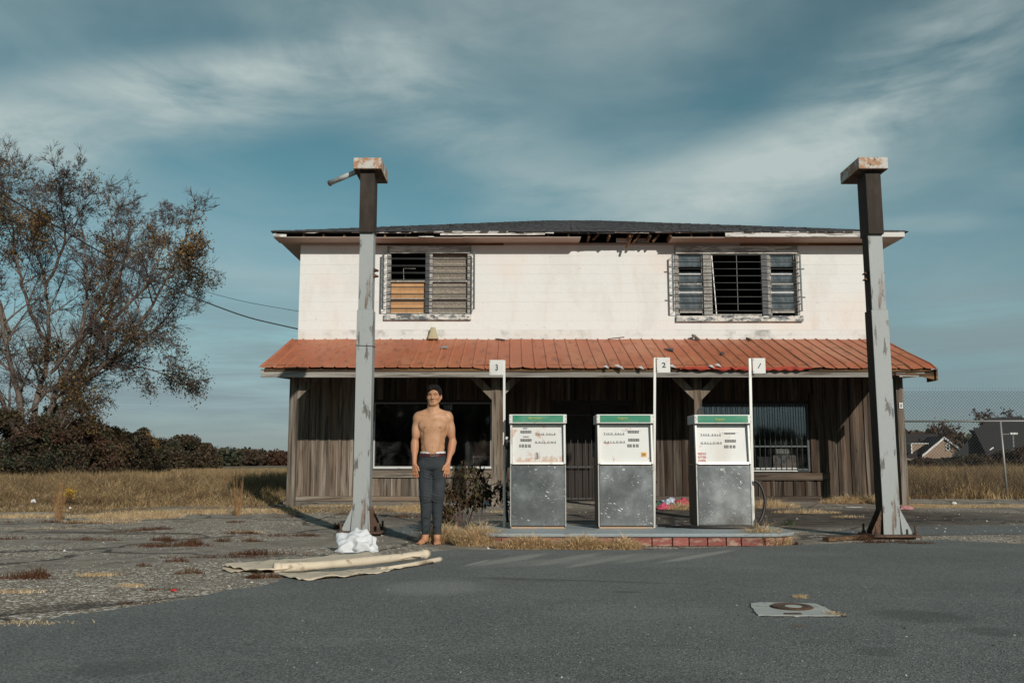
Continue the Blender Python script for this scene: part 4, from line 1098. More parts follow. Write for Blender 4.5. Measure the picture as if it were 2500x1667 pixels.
for a, b in zip(bx_[:-1], bx_[1:]):
    MB().box(a + .0015, b - .0015, EVY - .02, EVY + .02, zf0 + U(-.004, .004), zf1).build('eave_board', M['beam'], bld, bev=.004)
# rotten right end: splintered pieces
ex0, ex1 = bx_[3], at(2284, 912, EVY).x
MB().prism([(ex0, zf0 + .03), (ex0 + .35, zf0 + .07), (ex0 + .62, zf0 + .02), (ex1 - .02, zf0 - .05), (ex1, zf0 - .055), (ex1, zf1 - .03), (ex1 - .15, zf1 - .01), (ex0, zf1)], EVY - .004, EVY + .03, axis='y').build('rotten_board_end', M['rotten'], bld)
for k in range(7):
    a = ex0 + U(-.1, .35); z = zf0 + U(.0, .13)
    MB().bar((a, EVY - .012 - U(0, .01), z), (a + U(.25, .55), EVY - .01, z + U(-.03, .02)), .016, U(.012, .03)).build('splinter', M[rnd.choice(['beam', 'rotten', 'beam'])], bld)
MB().box(ex1 - .012, ex1 + .018, EVY - .05, EVY + .35, zf0 - .06, zf1 + .0).build('barge_end', M['rotten'], bld)
MB().box(xl - .1, XR, 17.27, 17.42, 2.66, 2.70).build('porch_beam', M['beam'], bld)
MB().box(bx_[0] + .05, xe1 + .2, 16.90, 16.945, 2.47, 2.60).build('inner_beam', M['rotten'], bld)
# roof panels: 36 inch sheets with ribs every 9 inches, each sheet its own object
RE0, RE1 = at(629.5, 898, 16.74).x, at(2290, 898, 16.74).x
ze_, zt2 = 2.614, 3.462
def rprof(n0, n1, x_start):
    """cross-section points (dx, dh) of the ribbed sheet over rib indices"""
    pts = []
    for i in range(n0, n1 + 1):
        xc = x_start + i * RP
        for dx, h in ((-.022, 0), (-.010, .019), (.010, .019), (.022, 0)): pts.append((xc + dx, h))
    return pts
RP = (RE1 - RE0 - .05) / 54
slope_n = Vector((0, -(zt2 - ze_), YW - 16.74)).normalized()
bent = set()
for s_ in range(14):
    i0, i1 = s_ * 4, min(s_ * 4 + 4, 54)
    if i0 >= 54: break
    prof = [(x, h) for x, h in rprof(i0, i1, RE0 + .03)]
    if s_ == 0: prof = [(RE0, -.004)] + prof
    if i1 == 54: prof = prof + [(RE1, -.004)]
    nrow = 11; V_, F_ = [], []
    ly = rnd.uniform(-.012, .012)
    for r in range(nrow):
        t_ = r / (nrow - 1)
        for (x, h) in prof:
            y = 16.74 + (YW - .004 - 16.74) * t_ + (ly if r == 0 else 0)
            z = ze_ + (zt2 - ze_) * t_
            wob = .004 * math.sin(x * 5 + t_ * 7) + .003 * math.sin(x * 13.7)
            pxx = x / 16.9 * 2230 + 1250
            if r == 0 and 1180 < pxx < 2290: wob += .016 * math.sin(x * 3.1) * math.sin(x * 9.7) - .01
            if r == 0 and pxx > 2180: wob -= .03 * (pxx - 2180) / 110
            p_ = Vector((x, y, z)) + slope_n * (h * (1.0 if r else .9) + wob + .004 * (s_ % 2))
            V_.append(p_)
    npf = len(prof)
    for r in range(nrow - 1):
        for k in range(npf - 1): F_.append((r * npf + k, r * npf + k + 1, (r + 1) * npf + k + 1, (r + 1) * npf + k))
    o = npmesh('roof_panel', [tuple(v) for v in V_], F_, M['redroof'], parent=bld, origin=tuple(V_[0]))
    so = o.modifiers.new('thickness', 'SOLIDIFY'); so.thickness = .0015
# roof decking below the sheets, rake boards and lath
MB().prism([(16.80, 2.600), (YW - .004, 3.435), (YW - .004, 3.39), (16.80, 2.555)], RE0 + .10, RE1 - .10, axis='x').build('porch_roof_deck', M['rotten'], bld)
for i in range(20):
    x = RE0 + .25 + i * (RE1 - RE0 - .5) / 19
    MB().prism([(16.88, 2.58), (YW - .006, 3.385), (YW - .006, 3.25), (16.88, 2.46)], x - .02, x + .02, axis='x').build('porch_rafter', M['rotten'], bld)
# triangular ends
for x in (RE0 + .12, RE1 - .14):
    MB().prism([(16.88, 2.55), (YW - .004, 3.39), (YW - .004, 2.6), (16.88, 2.47)], x, x + .02, axis='x').build('gable_board', M['wood'], bld)
# crumpled red edge metal hanging over the eave board between the signs
x = at(1660, 905, 16.72).x
xe_ = at(1985, 905, 16.72).x
V_, F_ = [], []
n = 90
for i in range(n + 1):
    xx = lerp(x, xe_, i / n); f_ = i / n
    dep = (.050 + .012 * math.sin(xx * 9) + .010 * math.sin(xx * 31 + 1)) * (1.0 if f_ < .9 else (1 - f_) * 10) * (1.0 if f_ > .45 else .55 + .6 * abs(math.sin(xx * 6)))
    up_ = .012 * math.sin(xx * 9) + (.02 * max(0, math.sin(xx * 8)) if f_ < .4 else 0)
    for k, (dy, dz) in enumerate(((.02, .012), (-.004, .008), (-.016, -dep * .5), (-.006 + .01 * math.sin(xx * 33), -dep))):
        V_.append((xx, 16.735 + dy, ze_ + up_ + dz))
for i in range(n):
    for k in range(3): F_.append((i * 4 + k, (i + 1) * 4 + k, (i + 1) * 4 + k + 1, i * 4 + k + 1))
o = npmesh('edge_trim', V_, F_, M['redtrim'], parent=bld, origin=V_[0]); so = o.modifiers.new('thickness', 'SOLIDIFY'); so.thickness = .002
for px, py, s in ((1508, 895, .07), (1517, 899, .05), (1618, 893, .09), (1640, 895, .08), (1737, 896, .06), (1753, 893, .07), (1790, 899, .05), (1565, 899, .06), (1480, 897, .05)):
    a = at(px, py, 16.70)
    MB().add([(a.x - s, 16.70, a.z + .03), (a.x + s * .2, 16.715, a.z + .045), (a.x + s, 16.69, a.z - .02), (a.x + s * .1, 16.68, a.z - .01),
              (a.x - s, 16.703, a.z + .028), (a.x + s * .2, 16.718, a.z + .043), (a.x + s, 16.693, a.z - .022), (a.x + s * .1, 16.683, a.z - .012)],
             [(0, 1, 2, 3), (4, 5, 6, 7), (0, 1, 5, 4), (1, 2, 6, 5), (2, 3, 7, 6), (3, 0, 4, 7)]).build('curled_flashing', M['tin' if px != 1790 else 'redtrim'], bld)
# beige horn light on the upper wall
c_ = at(1057, 828, YW - .10)
horn = thing('horn_loudspeaker', 'small beige horn fixed to the cream wall just above the porch roof', 'loudspeaker', (c_.x, YW - .1, c_.z))
hp = lambda z: c_.z + z
mb = MB()
prof = [(.045, .075, 0), (.112, .09, .002), (.112, .09, .035), (.085, .07, .10), (.062, .055, .17), (.055, .05, .235), (.042, .04, .25)]
vs, fs = [], []
for (hx_, hy_, z_) in prof:
    for k in range(16):
        a = 2 * math.pi * k / 16; ca, sa = math.cos(a), math.sin(a)
        vs.append((c_.x + hx_ * math.copysign(abs(ca) ** .5, ca), YW - .095 + hy_ * math.copysign(abs(sa) ** .5, sa), c_.z + z_))
for i in range(len(prof) - 1):
    for k in range(16): fs.append((i * 16 + k, i * 16 + (k + 1) % 16, (i + 1) * 16 + (k + 1) % 16, (i + 1) * 16 + k))
fs.append(tuple((len(prof) - 1) * 16 + k for k in range(16))); fs.append(tuple(range(16))[::-1])
M['beige'] = mat('sun_yellowed_plastic', (.42, .36, .22), [dict(s=12, c=(.30, .25, .15), lo=.5, hi=.7, f=.6)], rough=.55)
mb.add(vs, fs).build('horn', M['beige'], horn)
MB().box(c_.x - .09, c_.x + .09, YW - .165, YW - .025, c_.z - .014, c_.z + .004).build('horn_mouth', M['rotten'], horn)
MB().box(c_.x - .03, c_.x + .03, YW - .045, YW - .001, c_.z + .09, c_.z + .15).build('bracket', M['galv'], horn)
# loose scraps lying on the porch roof
def onroof(px, py):
    # intersect pixel ray with the roof plane
    x, y, z = px_dir(px, py); s = (zt2 - ze_) / (YW - 16.74)
    Yv = (ze_ - s * 16.74 - CAMZ) / (z / y - s)
    return Vector((x / y * Yv, Yv, CAMZ + z / y * Yv)) + slope_n * .025
def scrap(name, pts, th, mt, label, cat):
    P = [onroof(*p) for p in pts]
    n_ = len(P); mb = MB()
    mb.add([p for p in P] + [p + slope_n * th for p in P], [tuple(range(n_))[::-1], tuple(range(n_, 2 * n_))] + [(i, (i + 1) % n_, n_ + (i + 1) % n_, n_ + i) for i in range(n_)])
    return setp(mb.build(name, M[mt]), label, cat)
scrap('metal_scrap', [(1072, 852), (1083, 848), (1096, 848), (1091, 853)], .006, 'tin', 'pale metal scrap lying on the red roof right of the horn', 'scrap')
scrap('shingle_scrap', [(1620, 855), (1644, 854), (1643, 860), (1634, 858)], .012, 'shingle', 'black shingle scrap on the red roof above sign 2', 'scrap')
scrap('shingle_scrap', [(1758, 866), (1764, 863), (1769, 868), (1761, 869)], .02, 'shingle', 'small dark scrap on the red roof between signs 2 and 1', 'scrap')
for p0, p1, w_, lab in [((1484, 834), (1524, 823), .018, 'thin stick leaning on the cream wall at the top of the red roof'), ((1692, 818), (1706, 838), .10, 'broken wood block at the top of the red roof under the right window'), ((1823, 826), (1833, 837), .05, 'small dark wood piece at the roof top right of the broken block'), ((1210, 830), (1232, 834), .03, 'twig lying at the top edge of the red roof')]:
    a = at(p0[0], p0[1], YW - .10); b = at(p1[0], p1[1], YW - .20)
    zr_ = lambda y: ze_ + (zt2 - ze_) / (YW - 16.74) * (y - 16.74) + .03
    b.z = max(b.z, zr_(b.y)); a.z = max(a.z, zr_(a.y))
    setp(MB().bar(a, b, w_, min(.04, w_)).build('wood_scrap', M['rotten' if w_ < .1 else 'post']), lab, 'wood scrap')
# skid of white pipe lying on the porch left of the pumps, seen under the post
a, b = at(1160, 1238, 17.9), at(1236, 1238, 17.9)
setp(MB().box(a.x, b.x + .3, 17.75, 17.95, .085, .15).build('white_plank', M['alu']), 'white board lying on the porch behind the dead bush', 'board')
# ================================================================== ISLAND
M['bluecon'] = mat('pale_blue_worn_concrete', (.27, .315, .33), [
    dict(s=6, c=(.36, .36, .33), lo=.48, hi=.7, f=.7, d=6), dict(s=13, st=(1, 1, 3), c=(.05, .055, .055), lo=.61, hi=.67, f=.8, d=7, r=.7)], rough=.8, coord='World', perobj=False, bump=[(20, V1, .006)])
M['redbrick'] = mat('worn_red_painted_brick', (.27, .085, .07), [
    dict(s=8, st=(.5, 1, 1.6), c=(.42, .32, .23), lo=.50, hi=.60, f=.75, d=7, r=.66), dict(s=20, c=(.20, .045, .04), lo=.5, hi=.65, f=.7)], rough=.8, bump=[(22, V1, .006)], rand=.15)
M['joint'] = mat('sandy_mortar', (.38, .32, .24), [dict(s=9, c=(.25, .16, .11), lo=.5, hi=.6)], rough=.95)
IX0, IX1, IY0, IY1 = at(1144, 1305, 10.25).x, at(1950, 1305, 10.3).x, 10.10, 11.45
isl = thing('pump_island', 'pale blue topped concrete pump island with worn red brick sides', 'pump island', ((IX0 + IX1) / 2, IY0, 0))
def rr(x0, x1, y0, y1, r, n=8):
    P = []
    for cx, cy, a0 in ((x1 - r, y0 + r, -90), (x1 - r, y1 - r, 0), (x0 + r, y1 - r, 90), (x0 + r, y0 + r, 180)):
        for k in range(n + 1):
            a = math.radians(a0 + 90 * k / n); P.append((cx + r * math.cos(a), cy + r * math.sin(a)))
    return P
R_ = .42
MB().prism(rr(IX0, IX1, IY0, IY1, R_), .098, .138).build('island_top', M['bluecon'], isl, bev=.012)
MB().prism(rr(IX0 + .055, IX1 - .055, IY0 + .055, IY1 - .055, R_ - .05), -.01, .097).build('mortar_bed', M['joint'], isl)
# bricks round the perimeter, one object each
P = rr(IX0 + .02, IX1 - .02, IY0 + .02, IY1 - .02, R_ - .02, 6)
per = [Vector((a, b, 0)) for a, b in P]; per.append(per[0])
dens = []
for a, b in zip(per[:-1], per[1:]):
    k = max(1, int((b - a).length / .02))
    dens += [a.lerp(b, j / k) for j in range(k)]
dens.append(per[0])
acc = 0; start = 0
step = .205
i = 0
while i < len(dens) - 1:
    L = 0; j = i
    tgt = step * U(.8, 1.25)
    while j < len(dens) - 1 and L < tgt - .012: L += (dens[j + 1] - dens[j]).length; j += 1
    a, b = dens[i], dens[j]
    d = (b - a)
    if d.length > .05:
        mid = (a + b) / 2; ang_ = math.atan2(d.y, d.x)
        Mx = Matrix.Translation((mid.x, mid.y, 0)) @ Matrix.Rotation(ang_, 4, 'Z')
        inner = Vector((-d.y, d.x, 0)).normalized() * .02
        MB().box(-d.length / 2 + .006, d.length / 2 - .006, -.002 - U(0, .004), .055, .004, .092 - U(0, .004), M=Mx).build('brick', M['redbrick'], isl, bev=.004)
    i = j
# ================================================================== PUMPS
PPM = 210.6
def pump(cx_px, base_py, label, Y0=10.80, kind='A'):
    c = at(cx_px, base_py, Y0)
    c.z = .138
    root = thing('gas_pump', label, 'gas pump', (c.x, Y0, c.z), group='old gas pumps on the island')
    hw = .325 * (136 / 136.0)
    def B(x0, x1, y0, y1, z0, z1, nm, m, par=root, bev=0, tilt=None):
        return MB().box(c.x + x0, c.x + x1, Y0 + y0, Y0 + y1, c.z + z0, c.z + z1).build(nm, M[m], par, bev=bev)
    B(-hw + .01, hw - .01, .02, .46, .0, .022, 'base_strip', 'tanbase')
    body = B(-hw, hw, .012, .48, .023, .735, 'lower_cabinet', 'pumpside', bev=.006)
    B(-hw + .018, hw - .018, -.004, .0115, .035, .722, 'door', 'steel', bev=.003)
    for s in (-1, 1): B(min(s * hw, s * (hw - .014)), max(s * hw, s * (hw - .014)), -.006, .0112, .024, .732, 'door_trim', 'chrome')
    B(-.04, -.012, -.0075, -.0045, .665, .69, 'lock', 'chrome')
    # upper cabinet: tapered box, shallower towards the top
    zt_, zb_ = 1.225, .737
    mb = MB()
    mb.prism([(Y0 + .052, c.z + zb_), (Y0 + .46, c.z + zb_), (Y0 + .43, c.z + zt_), (Y0 + .10, c.z + zt_)], c.x - hw + .012, c.x + hw - .012, axis='x')
    mb.build('upper_cabinet', M['pumpside'], root)
    # side cheeks standing proud of the recessed dial face
    for s in (-1, 1):
        a0, a1 = (s * hw, s * (hw - .026)) if s < 0 else (s * (hw - .026), s * hw)
        MB().prism([(Y0 - .012, c.z + .74), (Y0 + .05, c.z + .74), (Y0 + .09, c.z + 1.205), (Y0 + .016, c.z + 1.205)], c.x + min(a0, a1), c.x + max(a0, a1), axis='x').build('side_trim', M['trimw'], root, bev=.004)
    MB().prism([(Y0 - .014, c.z + .737), (Y0 + .05, c.z + .737), (Y0 + .05, c.z + .770), (Y0 - .008, c.z + .764)], c.x - hw + .027, c.x + hw - .027, axis='x').build('lower_trim', M['trimw'], root, bev=.003)
    yf0, yf1 = .030, .066       # face plane leans back
    def fy_(z): return Y0 + yf0 + (yf1 - yf0) * (z - .765) / (1.2 - .765)
    tl = (yf1 - yf0) / (1.2 - .765)
    face = MB().prism([(fy_(.765), c.z + .7645), (fy_(.765) + .01, c.z + .7645), (fy_(1.2) + .01, c.z + 1.2), (fy_(1.2), c.z + 1.2)], c.x - hw + .028, c.x + hw - .028, axis='x').build('dial_face', M['facerust' if kind == 'A' else 'face'], root)
    # raised inner panel edge on the right of the dial (pressed fold)
    # header
    B(-hw - .012, hw + .012, -.035, .40, 1.212, 1.318, 'header_box', 'trimw', bev=.006)
    B(-hw + .030, hw - .030, -.0395, -.0352, 1.226, 1.306, 'header_panel', 'green')
    for s in (-1, 1):
        for zz in (1.238, 1.288):
            xx = s * (hw + .001)
            MB().tube([(c.x + xx, Y0 - .0375, c.z + zz), (c.x + xx, Y0 - .034, c.z + zz)], .0045, 6).build('screw', M['ink'], root)
    zx = {'A': (1215, 9.8, 1314, 296), 'B': (1430, 9.8, 1530, 296), 'C': (1670, 9.8, 1771, 293)}[kind]
    def fx(Xp): return (zx[0] + Xp / zx[1] - zx[2]) / PPM
    def fz(Yp): return (zx[3] - Yp / 9.8) / PPM
    def T_(s, m_, x0, x1, y0, y1, nm='lettering', **k):
        z_ = (fz(y0) + fz(y1)) / 2
        return put_text(s, m_, (c.x + (fx(x0) + fx(x1)) / 2, fy_(z_) - .0025, c.z + z_), abs(fx(x1) - fx(x0)), abs(fz(y0) - fz(y1)), root, name=nm, tilt=tl, **k)
    def R(m_, x0, x1, y0, y1, nm, d=.004, dx=0):
        z0_, z1_ = fz(y1), fz(y0)
        return MB().add([(c.x + fx(x0), fy_(z0_) - d, c.z + z0_), (c.x + fx(x1), fy_(z0_) - d, c.z + z0_), (c.x + fx(x1), fy_(z1_) - d, c.z + z1_), (c.x + fx(x0), fy_(z1_) - d, c.z + z1_),
                         (c.x + fx(x0), fy_(z0_) + .002, c.z + z0_), (c.x + fx(x1), fy_(z0_) + .002, c.z + z0_), (c.x + fx(x1), fy_(z1_) + .002, c.z + z1_), (c.x + fx(x0), fy_(z1_) + .002, c.z + z1_)],
                        [(0, 1, 2, 3), (7, 6, 5, 4), (0, 4, 5, 1), (1, 5, 6, 2), (2, 6, 7, 3), (3, 7, 4, 0)]).build(nm, M[m_], root)
    def D(s, x0, x1, y0, y1):
        z_ = (fz(y0) + fz(y1)) / 2
        put_text(s, 'digit', (c.x + (fx(x0) + fx(x1)) / 2, fy_(z_) - .0055, c.z + z_), abs(fx(x1) - fx(x0)), abs(fz(y0) - fz(y1)), root, name='digits', tilt=tl, space=1.35, off=.008)
    def head(s, x0, x1, y0, y1, y2, y3, small):
        for st, a, b, p, q, mm in ((s, x0, x1, y0, y1, .02), (small, x0 + 5, x1 - 15, y2, y3, 0.0)):
            z_ = (fz(p) + fz(q)) / 2
            put_text(st, 'yellow', (c.x + (fx(a) + fx(b)) / 2, Y0 - .0415, c.z + z_), abs(fx(b) - fx(a)), abs(fz(p) - fz(q)), root, off=mm)
    if kind == 'A':
        T_('THIS SALE', 'ink', 905, 1403, 628, 668, space=1.35, off=.006); R('ink', 900, 1400, 674, 680, 'rule', .002)
        T_('GALLONS', 'ink', 902, 1410, 824, 866, space=1.6, off=.006); R('ink', 900, 1410, 872, 878, 'rule', .002)
        R('counter', 552, 816, 566, 628, 'counter_window'); D('0000', 575, 800, 577, 617)
        R('counter', 552, 820, 766, 828, 'counter_window'); D('0002', 575, 800, 777, 818)
        for k, (a, b) in enumerate(((525, 556), (579, 633), (657, 716), (741, 800))): R('counter', a, b, 900, 970, 'price_window'); D('1009'[k], a + 14, b - 14, 912, 958)
        R('counter', 614, 718, 503, 524, 'slot'); R('counter', 614, 754, 706, 724, 'slot')
        T_('3', 'inkblue', 915, 985, 1106, 1250, nm='numeral', off=.012)
        head('Regular', 745, 1072, 246, 302, 320, 337, 'leaded gasoline')
    else:
        dy = 0 if kind == 'B' else -9
        T_('THIS SALE', 'ink', 470, 973, 622 + dy, 662 + dy, space=1.35, off=.006); R('ink', 465, 973, 668 + dy, 674 + dy, 'rule', .002)
        T_('GALLONS', 'ink', 470, 982, 818 + dy, 860 + dy, space=1.6, off=.006); R('ink', 465, 982, 866 + dy, 872 + dy, 'rule', .002)
        R('counter', 1060, 1326, 566 + dy, 628 + dy, 'counter_window'); D('1000', 1080, 1306, 577 + dy, 617 + dy)
        R('counter', 1067, 1332, 760 + dy, 824 + dy, 'counter_window'); D('0093' if kind == 'B' else '0000', 1090, 1310, 772 + dy, 812 + dy)
        for k, (a, b) in enumerate(((1040, 1078), (1090, 1146), (1175, 1229), (1255, 1312))): R('counter', a, b, 896 + dy, 966 + dy, 'price_window'); D('1000'[k], a + 15, b - 15, 908 + dy, 955 + dy)
        if kind == 'B':
            head('Super', 800, 1050, 246, 304, 320, 337, 'unleaded gasoline')
            R('sticker', 1366, 1500, 1086, 1200, 'octane_sticker', .003); T_('93', 'ink', 1392, 1468, 1118, 1172, off=.015, nm='numeral').location.y -= .002
            R('tin', 925, 1385, 540, 566, 'torn_label', .008)
        else:
            head('Super', 802, 1040, 236, 293, 308, 324, 'unleaded gasoline')
            T_('PREPAY', 'inkred', 368, 600, 1068, 1122, off=.008); T_('AFTER', 'inkred', 375, 593, 1150, 1204, off=.008); T_('DARK', 'inkred', 385, 585, 1228, 1282, off=.008)
            R('tin', 945, 1415, 556, 578, 'torn_label', .006)
            put_text('3', 'digit', (c.x + fx(985), Y0 - .0065, c.z + fz(1468)), .026, .032, root, name='numeral', off=.01)
    # nozzle boot and bracket on the side nearest the sign post
    s = -1 if kind == 'A' else (1 if kind == 'B' else 0)
    if kind == 'A':
        B(-hw - .055, -hw - .002, .10, .30, .70, 1.0, 'nozzle_boot', 'pumpside', bev=.01)
        MB().tube([(c.x - hw - .04, Y0 + .03, c.z + 1.02), (c.x - hw - .05, Y0 + .06, c.z + .98), (c.x - hw - .035, Y0 + .10, c.z + .93)], [.02, .026, .018], 8).build('nozzle', M['rubber'], root, smooth=True)
        MB().tube([(c.x - hw - .055, Y0 + .02, c.z + 1.045), (c.x - hw - .03, Y0 + .02, c.z + 1.035)], .02, 8).build('nozzle_cap', M['white'], root, smooth=True)
        MB().tube([(c.x - hw - .05, Y0 + .2, c.z + .72), (c.x - hw - .075, Y0 + .2, c.z + .5), (c.x - hw - .05, Y0 + .22, c.z + .3), (c.x - hw - .03, Y0 + .25, c.z + .06)], .017, 8).build('hose', M['rubber'], root, smooth=True)
    return root, c
pA, cA = pump(1314, 1291, 'rust streaked gas pump with a Regular header and a numeral 3', kind='A')
pB, cB = pump(1530, 1291, 'gas pump with a Super header and a yellow 93 sticker, middle of the three', kind='B')
pC, cC = pump(1771, 1288, 'gas pump with a Super header and red PREPAY AFTER DARK lettering', Y0=10.88, kind='C')
# black hose: loops out of the right pump, back under it and along the island to a dropped nozzle
def sm(pts, n=10):
    P = []
    for i in range(len(pts) - 1):
        p0 = pts[max(i - 1, 0)]; p1 = pts[i]; p2 = pts[i + 1]; p3 = pts[min(i + 2, len(pts) - 1)]
        for j in range(n):
            t_ = j / n; t2 = t_ * t_; t3 = t2 * t_
            P.append(.5 * ((2 * p1) + (-p0 + p2) * t_ + (2 * p0 - 5 * p1 + 4 * p2 - p3) * t2 + (-p0 + 3 * p1 - 3 * p2 + p3) * t3))
    P.append(pts[-1]); return P
hz_ = .138 + .020
hp_ = [at(1842, 1172, 10.95), at(1856, 1184, 10.94), at(1867, 1215, 10.92), at(1864, 1250, 10.90), at(1852, 1276, 10.86)]
hp_[-1].z = max(hp_[-1].z, hz_ + .03)
def gtop(px, Y): 
    x, y, z = px_dir(px, 1290); return Vector((x / y * Y, Y, hz_))
hp_ += [gtop(1835, 10.80), gtop(1790, 10.74), gtop(1740, 10.74), gtop(1700, 10.79), gtop(1665, 10.92), gtop(1630, 11.05), gtop(1606, 11.1)]
hose = MB().tube(sm(hp_), .0175, 10).build('fuel_hose', M['rubber'], smooth=True)
setp(hose, 'black fuel hose looping from the right pump along the island top', 'hose')
q = gtop(1655, 10.88)
nz = thing('fuel_nozzle', 'dropped black fuel nozzle lying on the island between two pumps', 'nozzle', (q.x, q.y, .138))
MB().tube([(q.x - .12, q.y, .165), (q.x - .02, q.y, .175), (q.x + .06, q.y + .01, .17)], [.010, .017, .02], 8).build('spout', M['rubber'], nz, smooth=True)
MB().tube([(q.x - .05, q.y - .005, .19), (q.x - .03, q.y - .01, .22), (q.x + .02, q.y - .01, .215), (q.x + .03, q.y, .18)], .008, 6).build('trigger_guard', M['galv'], nz, smooth=True)
# lane number signs on posts beside the pumps
def sign(ch, sx0, sx1, sy0, sy1, ppx, pw, pbase, label, Y=10.98, shear=0, gl=(.045, .075)):
    a, b = at(sx0, sy1, Y), at(sx1, sy0, Y)
    pt, pb_ = at(ppx[0], sy0, Y), at(ppx[1], pbase, Y)
    r = thing('lane_sign', label, 'sign', (pb_.x, Y, .138), group='numbered signs above the pumps')
    MB().bar((pb_.x, Y + .012, .138), (pt.x, Y + .012, pt.z), pw, .022, up=(0, 1, 0)).build('post', M['trimw'], r)
    MB().box(a.x, b.x, Y - .024, Y - .004, a.z, b.z).build('sign_board', M['white'], r, bev=.003)
    put_text(ch, 'ink', ((a.x + b.x) / 2 + .004, Y - .0265, (a.z + b.z) / 2), gl[0], gl[1], r, name='numeral', off=.02, shear=shear)
    for sx_ in (a.x + .012,):
        for z_ in (a.z + .02, b.z - .02): MB().tube([(sx_, Y - .027, z_), (sx_, Y - .0235, z_)], .005, 6).build('rivet', M['rust'], r)
sign('3', 1195, 1229, 879, 916, (1231, 1231), .028, 1285, 'white sign plate with a broken black 3 above the left pump', gl=(.030, .075))
sign('2', 1603, 1635, 873, 910, (1599, 1597), .028, 1285, 'white sign plate with a black 2 above the middle pump', gl=(.048, .062))
sign('1', 1837, 1867, 874.5, 912, (1831, 1840), .030, 1285, 'white sign plate with a slanted black 1 above the right pump', shear=.6, gl=(.045, .06), Y=11.0)

